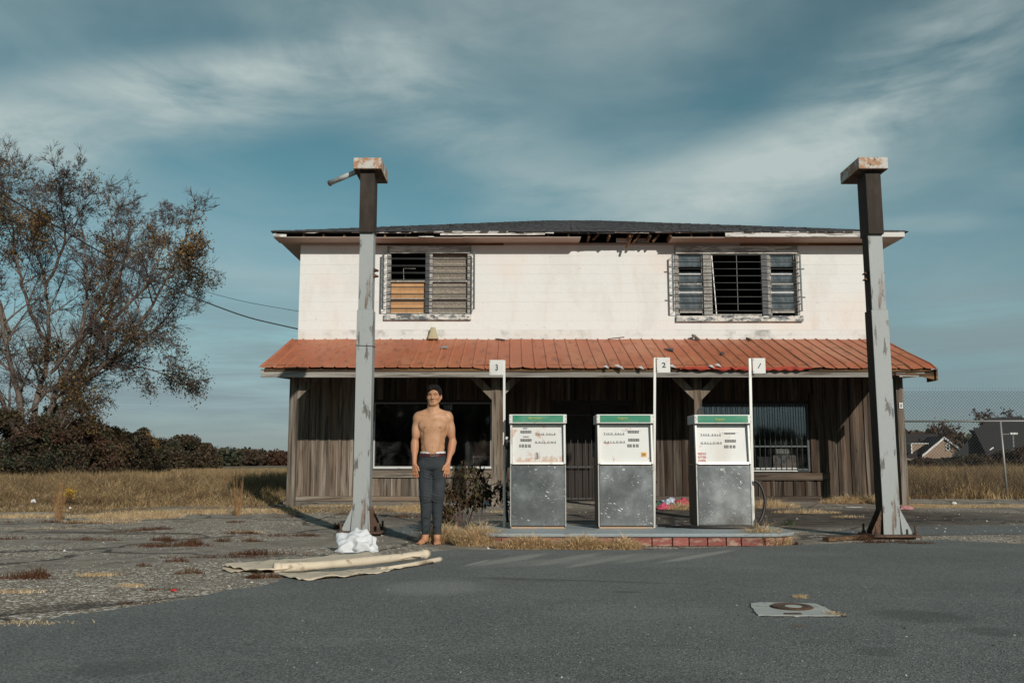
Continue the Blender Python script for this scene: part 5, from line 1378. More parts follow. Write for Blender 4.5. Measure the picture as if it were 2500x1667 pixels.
# ================================================================== STEEL POLES (canopy columns)
def steel_pole(label, cx, Yf, top_cx, side, arm=False):
    """square canopy column: base plate with gussets, wider lower section, brown sleeve, rusted cap box"""
    b0 = at(cx, 1300, Yf); t0 = at(top_cx, 410, Yf)
    root = thing('canopy_column', label, 'column', (b0.x, Yf + .12, 0), group='steel canopy columns standing free')
    def X(z): return b0.x + (t0.x - b0.x) * (z - .0) / (t0.z)
    yc = Yf + .11
    def sec(z0, z1, w, d, m, nm, bev=.004, dx=0):
        mb = MB(); vs = []
        for z in (z0, z1):
            for y in (yc - d / 2, yc + d / 2):
                for x in (X(z) - w / 2 + dx, X(z) + w / 2 + dx): vs.append((x, y, z))
        mb.add(vs, [(0, 2, 3, 1), (4, 5, 7, 6), (0, 1, 5, 4), (2, 6, 7, 3), (0, 4, 6, 2), (1, 3, 7, 5)])
        return mb.build(nm, M[m], root, bev=bev)
    zA = at(cx, 756, Yf).z; zB = at(cx, 568 if side < 0 else 572, Yf).z; zC = at(top_cx, 412, Yf - .1).z
    sec(.035, zA, .205, .215, 'pole', 'lower_shaft')
    sec(zA + .0005, zB + .1, .178, .19, 'pole', 'upper_shaft')
    sec(zB, zC - .008, .186 if side < 0 else .19, .28, 'polerust', 'sleeve')
    # cap box: stub of the old canopy beam running back
    zt_ = at(top_cx, 383, Yf - .1).z
    xt = X(zC) + (.01 if side < 0 else -.02)
    w2 = .182
    MB().box(xt - w2, xt + w2, yc - .22, yc + .42, zC, zC + .145).build('cap_box', M['rustwhite'], root, bev=.006)
    MB().box(xt - w2 + .004, xt + w2 - .004, yc - .216, yc + .416, zC - .006, zC - .0005).build('cap_underside', M['rust'], root)  # rust brown plate also holds the shade under the cap in its colour
    MB().box(xt - w2 + .02, xt + w2 - .02, yc - .2, yc + .4, zC + .1455, zC + .15).build('cap_lid', M['rust'], root)
    # base
    bw = .28
    MB().box(X(0) - bw, X(0) + bw, yc - .26, yc + .26, .028, .052).build('base_plate', M['rust'], root, bev=.004)
    MB().box(X(0) - bw + .05, X(0) + bw - .05, yc - .2, yc + .2, -.01, .028).build('grout_pad', M['rust'], root)
    for sx in (-1, 1):
        x0 = X(.1) + sx * .106
        poly = [(x0, .053), (x0 + sx * .13, .053), (x0 + sx * .13, .085), (x0 + sx * .015, .32), (x0, .36)]
        for yy in (yc - .085, yc + .075):
            MB().prism(poly, yy, yy + .012, axis='y').build('gusset', M['rust' if (sx > 0) == (side < 0) or side > 0 and sx < 0 else 'pole'], root)
        for yy in (yc - .20, yc + .20):
            MB().tube([(X(0) + sx * .23, yy, .05), (X(0) + sx * .23, yy, .16)], .014, 8).build('anchor_bolt', M['rust'], root, smooth=True)
            MB().tube([(X(0) + sx * .23, yy, .053), (X(0) + sx * .23, yy, .078)], .026, 6).build('nut', M['rust'], root)
    # flared feet of the shaft front face
    for sx in (-1, 1):
        MB().add([(X(.1) + sx * .104, yc - .11, .053), (X(.1) + sx * .118, yc - .135, .053), (X(.1) + sx * .104, yc - .11, .30), (X(.1) + sx * .092, yc - .112, .053), (X(.1) + sx * .106, yc - .137, .053), (X(.1) + sx * .092, yc - .112, .30)],
                 [(0, 1, 2), (3, 4, 5), (0, 1, 4, 3), (1, 2, 5, 4), (2, 0, 3, 5)]).build('corner_gusset', M['pole'], root)
    if side > 0:   # dark brown plates on the left side, its shade put into their colour
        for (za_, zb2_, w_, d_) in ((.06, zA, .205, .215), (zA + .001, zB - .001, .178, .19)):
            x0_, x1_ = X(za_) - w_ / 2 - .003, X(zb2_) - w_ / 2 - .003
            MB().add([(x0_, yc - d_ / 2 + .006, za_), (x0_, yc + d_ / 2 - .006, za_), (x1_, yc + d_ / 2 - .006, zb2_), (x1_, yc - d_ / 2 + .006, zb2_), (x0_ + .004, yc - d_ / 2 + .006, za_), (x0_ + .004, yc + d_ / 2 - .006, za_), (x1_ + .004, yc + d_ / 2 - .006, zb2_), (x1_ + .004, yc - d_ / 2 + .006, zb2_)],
                     [(0, 1, 2, 3), (4, 7, 6, 5), (0, 4, 5, 1), (1, 5, 6, 2), (2, 6, 7, 3), (3, 7, 4, 0)]).build('painted_shade_plate', M['polerust'], root)
    # torn bracket stub at mid height
    zs_ = at(cx, 665 if side < 0 else 673, Yf).z
    for k in range(2):
        z_ = zs_ + (.05 - .075 * k)
        x_ = X(z_) + (.09 if side < 0 else -.09); sg = 1 if side < 0 else -1
        MB().add([(x_, yc - .02, z_ + .03), (x_ + sg * .07, yc - .06, z_ - .01), (x_ + sg * .055, yc + .03, z_ - .012), (x_, yc + .03, z_ - .02), (x_, yc - .05, z_ - .02)],
                 [(0, 1, 2), (0, 2, 3), (0, 4, 1), (1, 4, 3, 2)]).build('torn_bracket', M['rust'], root)
    # wire tied round it
    zw = at(cx, 843, Yf).z
    if side < 0:
        P_ = [(X(zw) + sx * .107, yc + sy * .112, zw + dz) for sx, sy, dz in ((-1, -1, .0), (1, -1, -.01), (1, 1, .01), (-1, 1, .02), (-1, -1, .012))]
        MB().tube(P_, .0045, 5).build('tie_wire', M['galv'], root)
    if arm:
        a = at(874, 418, Yf + .1); b = at(806, 447, Yf + .25)
        MB().tube([a, b], .034, 10).build('conduit_arm', M['alu'], root, smooth=True)
        MB().tube([b, b + (b - a).normalized() * .02], [.04, .038], 10).build('arm_cap', M['rust'], root)
    return root
steel_pole('pale blue grey steel column left of the man, with a rusty cap and a side pipe', 880, 11.60, 898, -1, arm=True)
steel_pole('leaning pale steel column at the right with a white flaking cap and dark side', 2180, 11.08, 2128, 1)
# ================================================================== PERSON (signed distance field -> one continuous surface)
def smin(a, b, k):
    h = np.clip(.5 + .5 * (b - a) / k, 0, 1)
    return b * (1 - h) + a * h - k * h * (1 - h)
class Field:
    def __init__(s, lo, hi, h):
        s.h = h; s.lo = np.array(lo, float)
        s.n = np.ceil((np.array(hi) - s.lo) / h).astype(int) + 1
        s.ax = [s.lo[i] + h * np.arange(s.n[i]) for i in range(3)]
        s.F = np.full(s.n, .5, np.float32)
    def _sub(s, lo, hi):
        sl = []
        for i in range(3):
            a = int(max(0, math.floor((lo[i] - s.lo[i]) / s.h))); b = int(min(s.n[i], math.ceil((hi[i] - s.lo[i]) / s.h) + 1))
            sl.append(slice(a, max(b, a + 1)))
        X = s.ax[0][sl[0]][:, None, None]; Y = s.ax[1][sl[1]][None, :, None]; Z = s.ax[2][sl[2]][None, None, :]
        return tuple(sl), X, Y, Z
    def _put(s, sl, d, k, op):
        if op == 'add': s.F[sl] = smin(s.F[sl], d.astype(np.float32), k)
        elif op == 'sub': s.F[sl] = -smin(-s.F[sl], d.astype(np.float32), k)
    def cone(s, a, b, ra, rb, k=.02, fy=1.0, op='add', m=.09):
        """tapered capsule; fy<1 flattens it front to back"""
        a = np.array(a, float); b = np.array(b, float)
        r = max(ra, rb) + m
        sl, X, Y, Z = s._sub(np.minimum(a, b) - r, np.maximum(a, b) + r)
        d = b - a; L2 = d @ d
        px, py, pz = X - a[0], Y - a[1], Z - a[2]
        t = np.clip((px * d[0] + py * d[1] + pz * d[2]) / L2, 0, 1)
        q = np.sqrt((px - t * d[0]) ** 2 + ((py - t * d[1]) / fy) ** 2 + (pz - t * d[2]) ** 2)
        s._put(sl, (q - (ra + (rb - ra) * t)) * min(1, fy * 1.15), k, op)
    def ell(s, c, r, k=.02, op='add', m=.09, rz=0.0, rx=0.0):
        c = np.array(c, float); r = np.array(r, float); R = max(r) + m
        sl, X, Y, Z = s._sub(c - R, c + R)
        x, y, z = X - c[0], Y - c[1], Z - c[2]
        if rz:
            ca, sa = math.cos(rz), math.sin(rz); x, y = x * ca + y * sa, -x * sa + y * ca
        if rx:
            ca, sa = math.cos(rx), math.sin(rx); y, z = y * ca + z * sa, -y * sa + z * ca
        k0 = np.sqrt((x / r[0]) ** 2 + (y / r[1]) ** 2 + (z / r[2]) ** 2)
        k1 = np.sqrt((x / r[0] ** 2) ** 2 + (y / r[1] ** 2) ** 2 + (z / r[2] ** 2) ** 2) + 1e-9
        s._put(sl, k0 * (k0 - 1) / k1, k, op)
    def nets(s):
        F = s.F; n = F.shape
        ins = F < 0
        c = np.zeros([n[0] - 1, n[1] - 1, n[2] - 1], np.int8)
        for i in (0, 1):
            for j in (0, 1):
                for k in (0, 1): c += ins[i:n[0] - 1 + i, j:n[1] - 1 + j, k:n[2] - 1 + k]
        act = (c > 0) & (c < 8)
        I = np.argwhere(act); idx = np.full(act.shape, -1, np.int64); idx[act] = np.arange(len(I))
        acc = np.zeros((len(I), 3)); cnt = np.zeros(len(I))
        cor = [(i, j, k) for i in (0, 1) for j in (0, 1) for k in (0, 1)]
        for a in cor:
            for ax in range(3):
                if a[ax]: continue
                b = list(a); b[ax] = 1
                fa = F[I[:, 0] + a[0], I[:, 1] + a[1], I[:, 2] + a[2]]; fb = F[I[:, 0] + b[0], I[:, 1] + b[1], I[:, 2] + b[2]]
                cr = (fa < 0) != (fb < 0)
                t = np.where(cr, fa / (fa - fb + 1e-12), 0)
                p = np.tile(np.array(a, float), (len(I), 1)); p[:, ax] = t
                acc[cr] += p[cr]; cnt[cr] += 1
        V = (I + acc / cnt[:, None]) * s.h + s.lo
        Q = []
        for ax in range(3):
            o1, o2 = (ax + 1) % 3, (ax + 2) % 3
            sA = [slice(None)] * 3; sB = [slice(None)] * 3
            sA[ax] = slice(0, n[ax] - 1); sB[ax] = slice(1, n[ax])
            a = ins[tuple(sA)]; b = ins[tuple(sB)]
            E = np.argwhere(a != b)
            E = E[(E[:, o1] > 0) & (E[:, o2] > 0) & (E[:, o1] < n[o1] - 1) & (E[:, o2] < n[o2] - 1)]
            fl = a[E[:, 0], E[:, 1], E[:, 2]]
            def g(d1, d2):
                C = E.copy(); C[:, o1] -= d1; C[:, o2] -= d2
                return idx[C[:, 0], C[:, 1], C[:, 2]]
            q = np.stack([g(1, 1), g(0, 1), g(0, 0), g(1, 0)], 1)
            q[~fl] = q[~fl][:, ::-1]
            Q.append(q)
        return V, np.concatenate(Q)
PS = 1.0
H = .0052
B = Field((-.34, -.26, -.01), (.34, .26, 1.79), H)
# torso (x to viewer's right, y away from the camera, z up)
for z, rx, ry, cy in ((.90, .132, .086, .0), (.98, .140, .092, .0), (1.06, .134, .088, .0), (1.13, .137, .092, .0), (1.20, .143, .097, .0), (1.27, .151, .103, .0), (1.335, .157, .100, .002), (1.385, .150, .082, .008)):
    B.ell((0, cy, z), (rx, ry, .075), k=.035)
B.cone((-.125, .006, 1.405), (.125, .006, 1.405), .052, .052, k=.05, fy=.95)
for s in (-1, 1):
    B.ell((s * .078, -.072, 1.310), (.078, .031, .056), k=.038, rz=s * .25)            # pectorals
    B.ell((s * .030, -.076, 1.15), (.045, .018, .12), k=.06)                             # abdominals
    B.ell((s * .088, .03, 1.28), (.068, .083, .12), k=.04)                                 # lats
    B.cone((s * .035, .016, 1.485), (s * .165, .016, 1.425), .030, .030, k=.045)         # trapezius
    B.cone((s * .018, -.064, 1.415), (s * .150, -.040, 1.440), .0100, .010, k=.014)      # collar bone
    B.ell((s * .174, .004, 1.395 + .004 * s), (.047, .050, .062), k=.04)                            # deltoid
    B.cone((s * .012, -.045, 1.425), (s * .046, .0, 1.53), .011, .012, k=.018)            # neck cords
B.cone((0, .012, 1.40), (0, -.004, 1.555), .062, .056, k=.035)                            # neck
# grooves: linea alba, sternum, navel
B.ell((.002, -.096, 1.058), (.007, .012, .009), k=.008, op='sub')
# arms: right hand of the viewer is s=+1
AR = {}
for s in (-1, 1):
    sh = (s * .180, .008, 1.385)
    el_ = (s * .206, .022, 1.115) if s < 0 else (s * .224, .030, 1.118)
    wr = (s * .200, -.045, .885) if s < 0 else (s * .176, -.060, .890)
    B.cone(sh, el_, .043, .036, k=.03)
    m_ = lambda a, b, t: tuple(a[i] + (b[i] - a[i]) * t for i in range(3))
    B.ell(m_(sh, el_, .45), (.043, .046, .090), k=.03)
    B.ell(np.array(m_(sh, el_, .55)) + (0, -.016, 0), (.028, .028, .07), k=.03)
    B.cone(el_, wr, .037, .0245, k=.025)
    B.ell(m_(el_, wr, .25), (.039, .037, .085), k=.03)
    AR[s] = wr
    # palm and five separate fingers, back of the hand turned forward and out
    w = np.array(wr); inn = -s
    hd = np.array([inn * .10, -.10, -.99]); hd /= np.linalg.norm(hd)                       # hand direction
    sd = np.array([inn * .82, -.55, -.10]); sd -= hd * (sd @ hd); sd /= np.linalg.norm(sd)  # towards the thumb
    nr = np.cross(hd, sd) * s; 
    for u in (-.026, -.009, .009, .024):
        B.cone(w + sd * u * .55 + hd * .01, w + sd * u + hd * .082, .015, .0125, k=.012)
    for u, L in ((.029, .076), (.0100, .086), (-.0095, .080), (-.028, .063)):
        b0 = w + sd * u + hd * .080
        d1 = hd + sd * (u * 3.6) + np.array([0, .10, 0]); d1 /= np.linalg.norm(d1)
        d2 = d1 + np.array([inn * .10, .34, 0]); d2 /= np.linalg.norm(d2)
        b1 = b0 + d1 * L * .52; b2 = b1 + d2 * L * .48
        B.cone(b0, b1, .0096, .0088, k=.005); B.cone(b1, b2, .0088, .0072, k=.004)
    t0 = w + sd * .018 + hd * .022; t1 = w + sd * .046 + hd * .052; t2 = w + sd * .056 + hd * .088
    B.cone(t0, t1, .0155, .0115, k=.012); B.cone(t1, t2, .0112, .0088, k=.005)
# head: chin z 1.525, crown 1.755
HX, HYY = .010, -.012
YAW = .11
def hp3(x, y, z): return (HX + x * math.cos(YAW) + y * math.sin(YAW), HYY - x * math.sin(YAW) + y * math.cos(YAW), z)
B.ell(hp3(0, .008, 1.668), (.074, .094, .087), k=.02)
B.ell(hp3(0, -.026, 1.622), (.059, .060, .078), k=.025)
B.ell(hp3(0, -.052, 1.556), (.033, .032, .026), k=.025)        # chin
for s in (-1, 1):
    B.cone(hp3(s * .056, .0, 1.595), hp3(s * .022, -.058, 1.553), .018, .018, k=.025)   # jaw
    B.ell(hp3(s * .044, -.060, 1.620), (.022, .016, .022), k=.022)  # cheek
    B.cone(hp3(s * .012, -.092, 1.665), hp3(s * .050, -.076, 1.665), .009, .008, k=.014)  # brow ridge
    B.ell(hp3(s * .031, -.092, 1.6445), (.015, .008, .0075), k=.012, op='sub')  # eye socket
    B.ell(hp3(s * .031, -.0775, 1.6435), (.0150, .0105, .0078), k=.006)        # lids
    B.ell(hp3(s * .080, .010, 1.632), (.009, .019, .031), k=.008, rz=s * .5)    # ear
    B.ell(hp3(s * .084, .000, 1.634), (.005, .010, .018), k=.006, op='sub')
    B.ell(hp3(s * .0135, -.092, 1.607), (.0080, .010, .0070), k=.009)          # nostril wing
B.cone(hp3(0, -.084, 1.655), hp3(0, -.099, 1.614), .0072, .0086, k=.014)       # nose
B.ell(hp3(0, -.101, 1.611), (.0095, .009, .008), k=.009)
B.ell(hp3(0, -.0865, 1.582), (.021, .0105, .0062), k=.006)      # upper lip
B.ell(hp3(0, -.0855, 1.573), (.018, .0110, .0070), k=.005)      # lower lip
B.ell(hp3(0, -.100, 1.5775), (.021, .006, .0016), k=.003, op='sub')
# hips and legs (mostly inside the trousers)
B.ell((0, .006, .91), (.130, .085, .085), k=.04)
hipx, kneex, ankx = .078, .066, .060
LEGS = {}
for s in (-1, 1):
    ox = -.004
    hip = (s * hipx, .0, .86); kn = (ox + s * kneex, -.012, .50); an = (ox + s * .063 - .003, .015, .095)
    LEGS[s] = (hip, kn, an)
    B.cone(hip, kn, .060, .042, k=.02); B.cone(kn, an, .042, .034, k=.03)
    # feet
    dirx = -.42 if s < 0 else .12
    f = np.array([dirx, -1.0, 0]); f /= np.linalg.norm(f); sd = np.array([-f[1], f[0], 0])
    a0 = np.array([an[0], .03, .034])
    B.ell(a0 + (0, .012, 0), (.030, .036, .034), k=.02)
    B.cone((an[0], .018, .10), a0 + f * .03 + (0, 0, .018), .036, .030, k=.025)
    B.cone(a0 + f * .02 + (0, 0, .012), a0 + f * .135 + (0, 0, -.016), .034, .022, k=.025)
    B.cone(a0 + f * .10 - sd * .022 + (0, 0, -.016), a0 + f * .10 + sd * .022 + (0, 0, -.016), .019, .019, k=.02)
    big = 1 if s < 0 else -1
    for t_ in range(5):
        u = big * (.030 - .0155 * t_)
        L = (.066, .064, .056, .046, .034)[t_]; r = (.0125, .0090, .0085, .0080, .0078)[t_]
        st_ = a0 + f * .125 + sd * u + (0, 0, -.018)
        B.cone(st_, st_ + f * L * .8 + (0, 0, -.006), r, r * .9, k=.006)
V, Q = B.nets()
PY = 10.42
pc = at(1054, 1327, PY)
PO = np.array([pc.x, PY, 0.002])
scl = 1.0
# skin
m = bpy.data.materials.new('skin'); m.use_nodes = True; t = NT(m.node_tree); bs = m.node_tree.nodes['Principled BSDF']
def attr(n_): return t.n('ShaderNodeAttribute', attribute_name=n_).outputs['Fac']
tc = t.n('ShaderNodeTexCoord')
c = t.mix(t.ss(t.noise(tc.outputs['Object'], 6, 6, .65), .36, .66), (.43, .235, .132, 1), (.53, .300, .175, 1))
c = t.mix(attr('ruddy'), c, (.46, .19, .10, 1))
c = t.mix(attr('lip'), c, (.34, .115, .08, 1))
c = t.mix(attr('areola'), c, (.16, .062, .040, 1))
c = t.mix(attr('hairy'), c, (.018, .011, .009, 1))
t.set(bs, 'Base Color', c); t.set(bs, 'Roughness', .52); t.set(bs, 'Specular IOR Level', .35)
t.set(bs, 'Subsurface Weight', .12); t.set(bs, 'Subsurface Radius', (1, .35, .2)); t.set(bs, 'Subsurface Scale', .012)
t.set(bs, 'Normal', t.n('ShaderNodeBump', i={'Height': t.math('MULTIPLY', t.noise(tc.outputs['Object'], 120, 3, .6), .0008), 'Strength': .6, 'Distance': 1.0}).outputs[0])
M['skin'] = m
def g(c_, r, pw=1.0):
    d = np.sqrt((((V - np.array(c_)) / np.array(r)) ** 2).sum(1))
    return np.clip(1.25 - d, 0, 1) / 1.0
lip = np.maximum(g(hp3(0, -.090, 1.582), (.020, .022, .0055)), g(hp3(0, -.090, 1.573), (.018, .022, .0060)))
lip = np.clip(lip * 2, 0, 1) * .55
are = np.maximum(g((-.088, -.106, 1.283), (.011, .02, .009)), g((.088, -.106, 1.283), (.011, .02, .009)))
are = np.clip(are * 2.5, 0, 1) * .85
are = np.maximum(are, np.clip(g((.002, -.096, 1.058), (.006, .03, .007)) * 2, 0, 1) * .7)
hair_ = np.zeros(len(V))
ruddy = np.clip(ss01(1.0, .80, V[:, 2]) * (np.abs(V[:, 0]) > .13) * .7 + ss01(1.5, 1.6, V[:, 2]) * .28, 0, 1)
ruddy = np.maximum(ruddy, (ss01(.30, .1, V[:, 2]) * .35))
ruddy = np.maximum(ruddy, ss01(.155, .185, np.abs(V[:, 0])) * ss01(1.30, 1.05, V[:, 2]) * .55)
person = thing('person', 'shirtless barefoot man in dark grey trousers and red belt standing left of the pumps', 'person', tuple(PO))
npmesh('body', V + PO, Q, M['skin'], parent=person, smooth=True, origin=tuple(PO), attrs=dict(lip=lip, areola=are, hairy=hair_, ruddy=ruddy))
def surf(x, z, r=.006):
    k_ = (np.abs(V[:, 0] - x) < r) & (np.abs(V[:, 2] - z) < r) & (V[:, 1] < 0)
    return V[k_, 1].min() if k_.any() else -.09
def facetube(name, pts, rad, mt, out_=.0):
    P_ = []
    for x, z in pts:
        q = hp3(x, -.09, z); P_.append(Vector((q[0], surf(q[0], q[2]) - out_, q[2])) + Vector(PO))
    return MB().tube(P_, rad, 6).build(name, mt, person, smooth=True)
M['brow'] = mat('black_eyebrow_hair', (.016, .010, .008), rough=.8, spec=.1)
M['lipline'] = mat('dark_mouth_line', (.10, .035, .028), rough=.6)
M['eye'] = mat('dark_brown_eye', (.02, .012, .009), rough=.25)
for s in (-1, 1):
    facetube('eyebrow', [(s * .014, 1.660), (s * .028, 1.6655), (s * .042, 1.6655), (s * .052, 1.660)], [.0018, .0028, .0026, .0014], M['brow'])
    facetube('eyelash_line', [(s * .018, 1.6435), (s * .025, 1.6465), (s * .034, 1.6470), (s * .045, 1.6425)], [.0010, .0017, .0017, .0011], M['brow'])
    facetube('eye', [(s * .026, 1.6430), (s * .031, 1.6435), (s * .036, 1.6428)], [.0016, .0023, .0016], M['eye'], -.0006)
    facetube('nostril', [(s * .006, 1.6035), (s * .012, 1.6040)], [.0014, .0014], M['lipline'], -.0004)
facetube('mouth_line', [(-.021, 1.5755), (-.010, 1.5775), (0, 1.5770), (.010, 1.5775), (.021, 1.5752)], [.0009, .0013, .0014, .0013, .0009], M['lipline'])
# hair
Hh = Field((-.12, -.16, 1.56), (.14, .14, 1.80), .004)
Hh.ell(hp3(0, .016, 1.682), (.086, .100, .088), k=.01)
Hh.ell(hp3(.0, -.030, 1.738), (.068, .064, .031), k=.02)
Hh.ell(hp3(-.01, -.058, 1.722), (.058, .036, .020), k=.012, rx=.3)
Hh.ell(hp3(0, .05, 1.62), (.070, .065, .055), k=.02)
Hh.ell(hp3(.006, -.092, 1.655), (.058, .070, .053), k=.010, op='sub')
Hh.ell(hp3(0, -.06, 1.55), (.12, .09, .08), k=.012, op='sub')
for s in (-1, 1): Hh.ell(hp3(s * .090, .004, 1.618), (.020, .028, .028), k=.008, op='sub')
Vh, Qh = Hh.nets()
rs_ = np.random.RandomState(3)
nz_ = np.sin(Vh[:, 0] * 190 + Vh[:, 2] * 60) * np.sin(Vh[:, 1] * 150 + 1) * .0030
Vh = Vh + (Vh - np.array(hp3(0, .01, 1.67))) / .09 * nz_[:, None]
M['hair'] = mat('black_hair', (.009, .007, .006), [dict(s=90, st=(1, 1, .2), c=(.02, .014, .012), lo=.5, hi=.7)], rough=.75, spec=.2, bump=[(120, (1, 1, .25), .002)])
npmesh('hair', Vh + PO, Qh, M['hair'], parent=person, smooth=True, origin=tuple(PO))
# trousers
Tr = Field((-.25, -.20, .07), (.25, .20, 1.02), .005)
for z, rx, ry in ((.985, .142, .103), (.94, .147, .108), (.89, .152, .112), (.85, .152, .112)):
    Tr.ell((0, .004, z), (rx + .006, ry, .06), k=.03)
rs = random.Random(5)
for s in (-1, 1):
    hip, kn, an = LEGS[s]
    hem = (an[0], an[1] + .002, .112)
    Tr.cone((hip[0] + s * .004, .004, .86), (kn[0], -.006, .52), .092, .070, k=.026)
    Tr.cone((kn[0], -.006, .52), (hem[0], hem[1], hem[2] + .0), .068, .044, k=.03)
    # creases: shallow diagonal folds at crotch, knee and ankle
    for (zc, sl, L, a) in ((.80, .5, .08, 1), (.775, .35, .07, .8), (.74, .25, .06, .6), (.565, .3, .06, .8), (.545, -.2, .05, .7), (.50, .25, .055, .8), (.475, -.3, .05, .6), (.30, .3, .04, .5), (.21, -.35, .04, .6), (.17, .3, .04, .7), (.15, -.2, .035, .6)):
        cx = kn[0] + (hip[0] - kn[0]) * (zc - .52) / .34 if zc > .52 else kn[0] + (hem[0] - kn[0]) * (.52 - zc) / .41
        rr_ = .085 if zc > .7 else (.072 if zc > .42 else .058)
        x0_ = cx - s * L * .9; x1_ = cx + s * L * .25
        Tr.cone((x0_, -.006 - rr_ + .012, zc + s * 0 - sl * .03), (x1_, -.012 - rr_, zc + sl * .03), .0035, .0025, k=.014, op='sub')
        Tr.cone((x0_, -.004 - rr_ + .014, zc - .013 - sl * .03), (x1_, -.010 - rr_ + .004, zc - .013 + sl * .03), .005, .003, k=.014)
    # pocket edge
    Tr.cone((s * .10, -.095, .985), (s * .147, -.05, .90), .0025, .0025, k=.008, op='sub')
Tr.cone((0, -.120, .97), (0, -.125, .82), .0022, .0022, k=.008, op='sub')
Tr.cone((0, -.135, .80), (0, -.085, .55), .010, .006, k=.02, op='sub')
Tr.F[:, :, (Tr.ax[2] > 1.002)] = .05
Tr.F[:, :, (Tr.ax[2] < .098)] = .05
Vt, Qt = Tr.nets()
M['trousers'] = mat('charcoal_blue_cotton', (.036, .042, .048), [dict(s=9, c=(.055, .062, .068), lo=.42, hi=.7, f=.7, d=5), dict(s=140, st=(1, 1, 1), c=(.035, .04, .048), lo=.5, hi=.7, f=.5)], rough=.92, bump=[(24, (1, 1, 1.4), .007), (150, V1, .0012)], perobj=False, sheen=.2, spec=.2)
tr_o = npmesh('trousers', Vt + PO, Qt, M['trousers'], parent=person, smooth=True, origin=tuple(PO))
# waistband of underwear, belt, loops, buckle
def ring(name, z0, z1, rx, ry, m_, th=.004, parent=person, zfn=lambda a: 0):
    n = 56; mb = MB(); vs = []
    for (rr_, z) in ((0, z0), (th, z0), (th, z1), (0, z1)):
        for k in range(n):
            a = 2 * math.pi * k / n
            vs.append((PO[0] + (rx + rr_) * math.cos(a), PO[1] + .004 + (ry + rr_) * math.sin(a), z + zfn(a)))
    fs = []
    for q in range(4):
        q2 = (q + 1) % 4
        for k in range(n): fs.append((q * n + k, q * n + (k + 1) % n, q2 * n + (k + 1) % n, q2 * n + k))
    mb.add(vs, fs)
    return mb.build(name, m_, parent, smooth=False)
M['whitecloth'] = mat('white_cotton', (.66, .67, .67), [dict(s=9, c=(.56, .575, .59), lo=.4, hi=.7)], rough=.9, bump=[(60, V1, .002)])
M['belt'] = mat('oxblood_leather', (.085, .012, .012), [dict(s=30, c=(.05, .008, .009), lo=.45, hi=.65)], rough=.4)
dip = lambda a: .010 * (1 if True else 0) * (math.cos(a) ** 2) + .004
ring('waistband', .985, 1.010, .1390, .1055, M['whitecloth'], .004, zfn=lambda a: .010 * abs(math.cos(a)))
blt = ring('belt', .960, .994, .1445, .1115, M['belt'], .0045, zfn=lambda a: .006 * abs(math.cos(a)))
for a_ in (-100, -76, -122, -52, -140, -30):
    a = math.radians(a_ - (0)); 
    if a_ == -100: continue
    x_, y_ = PO[0] + .1505 * math.cos(a), PO[1] + .004 + .117 * math.sin(a)
    Mx = Matrix.Translation((x_, y_, 0)) @ Matrix.Rotation(a + math.pi / 2, 4, 'Z')
    MB().box(-.005, .005, -.0015, .0015, .954, 1.002, M=Mx).build('belt_loop', M['trousers'], tr_o)
M['brass'] = mat('pale_brass', (.65, .55, .38), rough=.3, metal=.9)
mb = MB(); yb_ = PO[1] + .004 - .1180
for a, b, c_, d in ((-.022, .022, .989, .993), (-.022, .022, .963, .967), (-.022, -.018, .967, .989), (.018, .022, .967, .989)): mb.box(PO[0] + .008 + a, PO[0] + .008 + b, yb_ - .004, yb_, c_, d)
mb.build('buckle', M['brass'], blt)
# ================================================================== VEGETATION AND LOOSE THINGS
from mathutils import noise as mnoise
R = np.random.RandomState(11)
def blades(P, h, w, lean, seg=2, az=None, curl=.5):
    """grass blades: P (n,3) roots, h heights, w widths, lean horizontal throw at the tip"""
    n = len(P)
    if az is None: az = R.uniform(0, 2 * np.pi, n)
    h = np.broadcast_to(h, n); w = np.broadcast_to(w, n); lean = np.broadcast_to(lean, n)
    d = np.stack([np.cos(az), np.sin(az), np.zeros(n)], 1)
    f = R.uniform(0, 2 * np.pi, n); s = np.stack([np.cos(f), np.sin(f), np.zeros(n)], 1)
    if seg == 1:
        V = np.concatenate([P - s * w[:, None] / 2, P + s * w[:, None] / 2, P + d * lean[:, None] + np.array([0, 0, 1]) * h[:, None]], 0).reshape(3, n, 3).transpose(1, 0, 2).reshape(-1, 3)
        F = np.arange(3 * n).reshape(n, 3)
        return V, F
    m1 = P + d * (lean * .28)[:, None] + np.array([0, 0, 1]) * (h * .55)[:, None]
    tip = P + d * lean[:, None] + np.array([0, 0, 1]) * (h * (1 - .25 * curl * np.clip(lean / (h + 1e-6), 0, 2)))[:, None]
    A = [P - s * w[:, None] / 2, P + s * w[:, None] / 2, m1 - s * w[:, None] * .4, m1 + s * w[:, None] * .4, tip]
    V = np.stack(A, 1).reshape(-1, 3)
    b = np.arange(n)[:, None] * 5
    F = np.concatenate([b + np.array([0, 1, 3]), b + np.array([0, 3, 2]), b + np.array([2, 3, 4])], 0)
    return V, F
def merge(L):
    Vs, Fs, o = [], [], 0
    for V, F in L: Vs.append(V); Fs.append(F + o); o += len(V)
    return np.concatenate(Vs), np.concatenate(Fs)
def gzn(y): return 0.10 * ss01(13.0, 19.0, y)
def vnoise(x, y, f, seed=0):
    return np.array([mnoise.noise((a * f + seed, b * f, seed * 1.7)) for a, b in zip(x, y)])
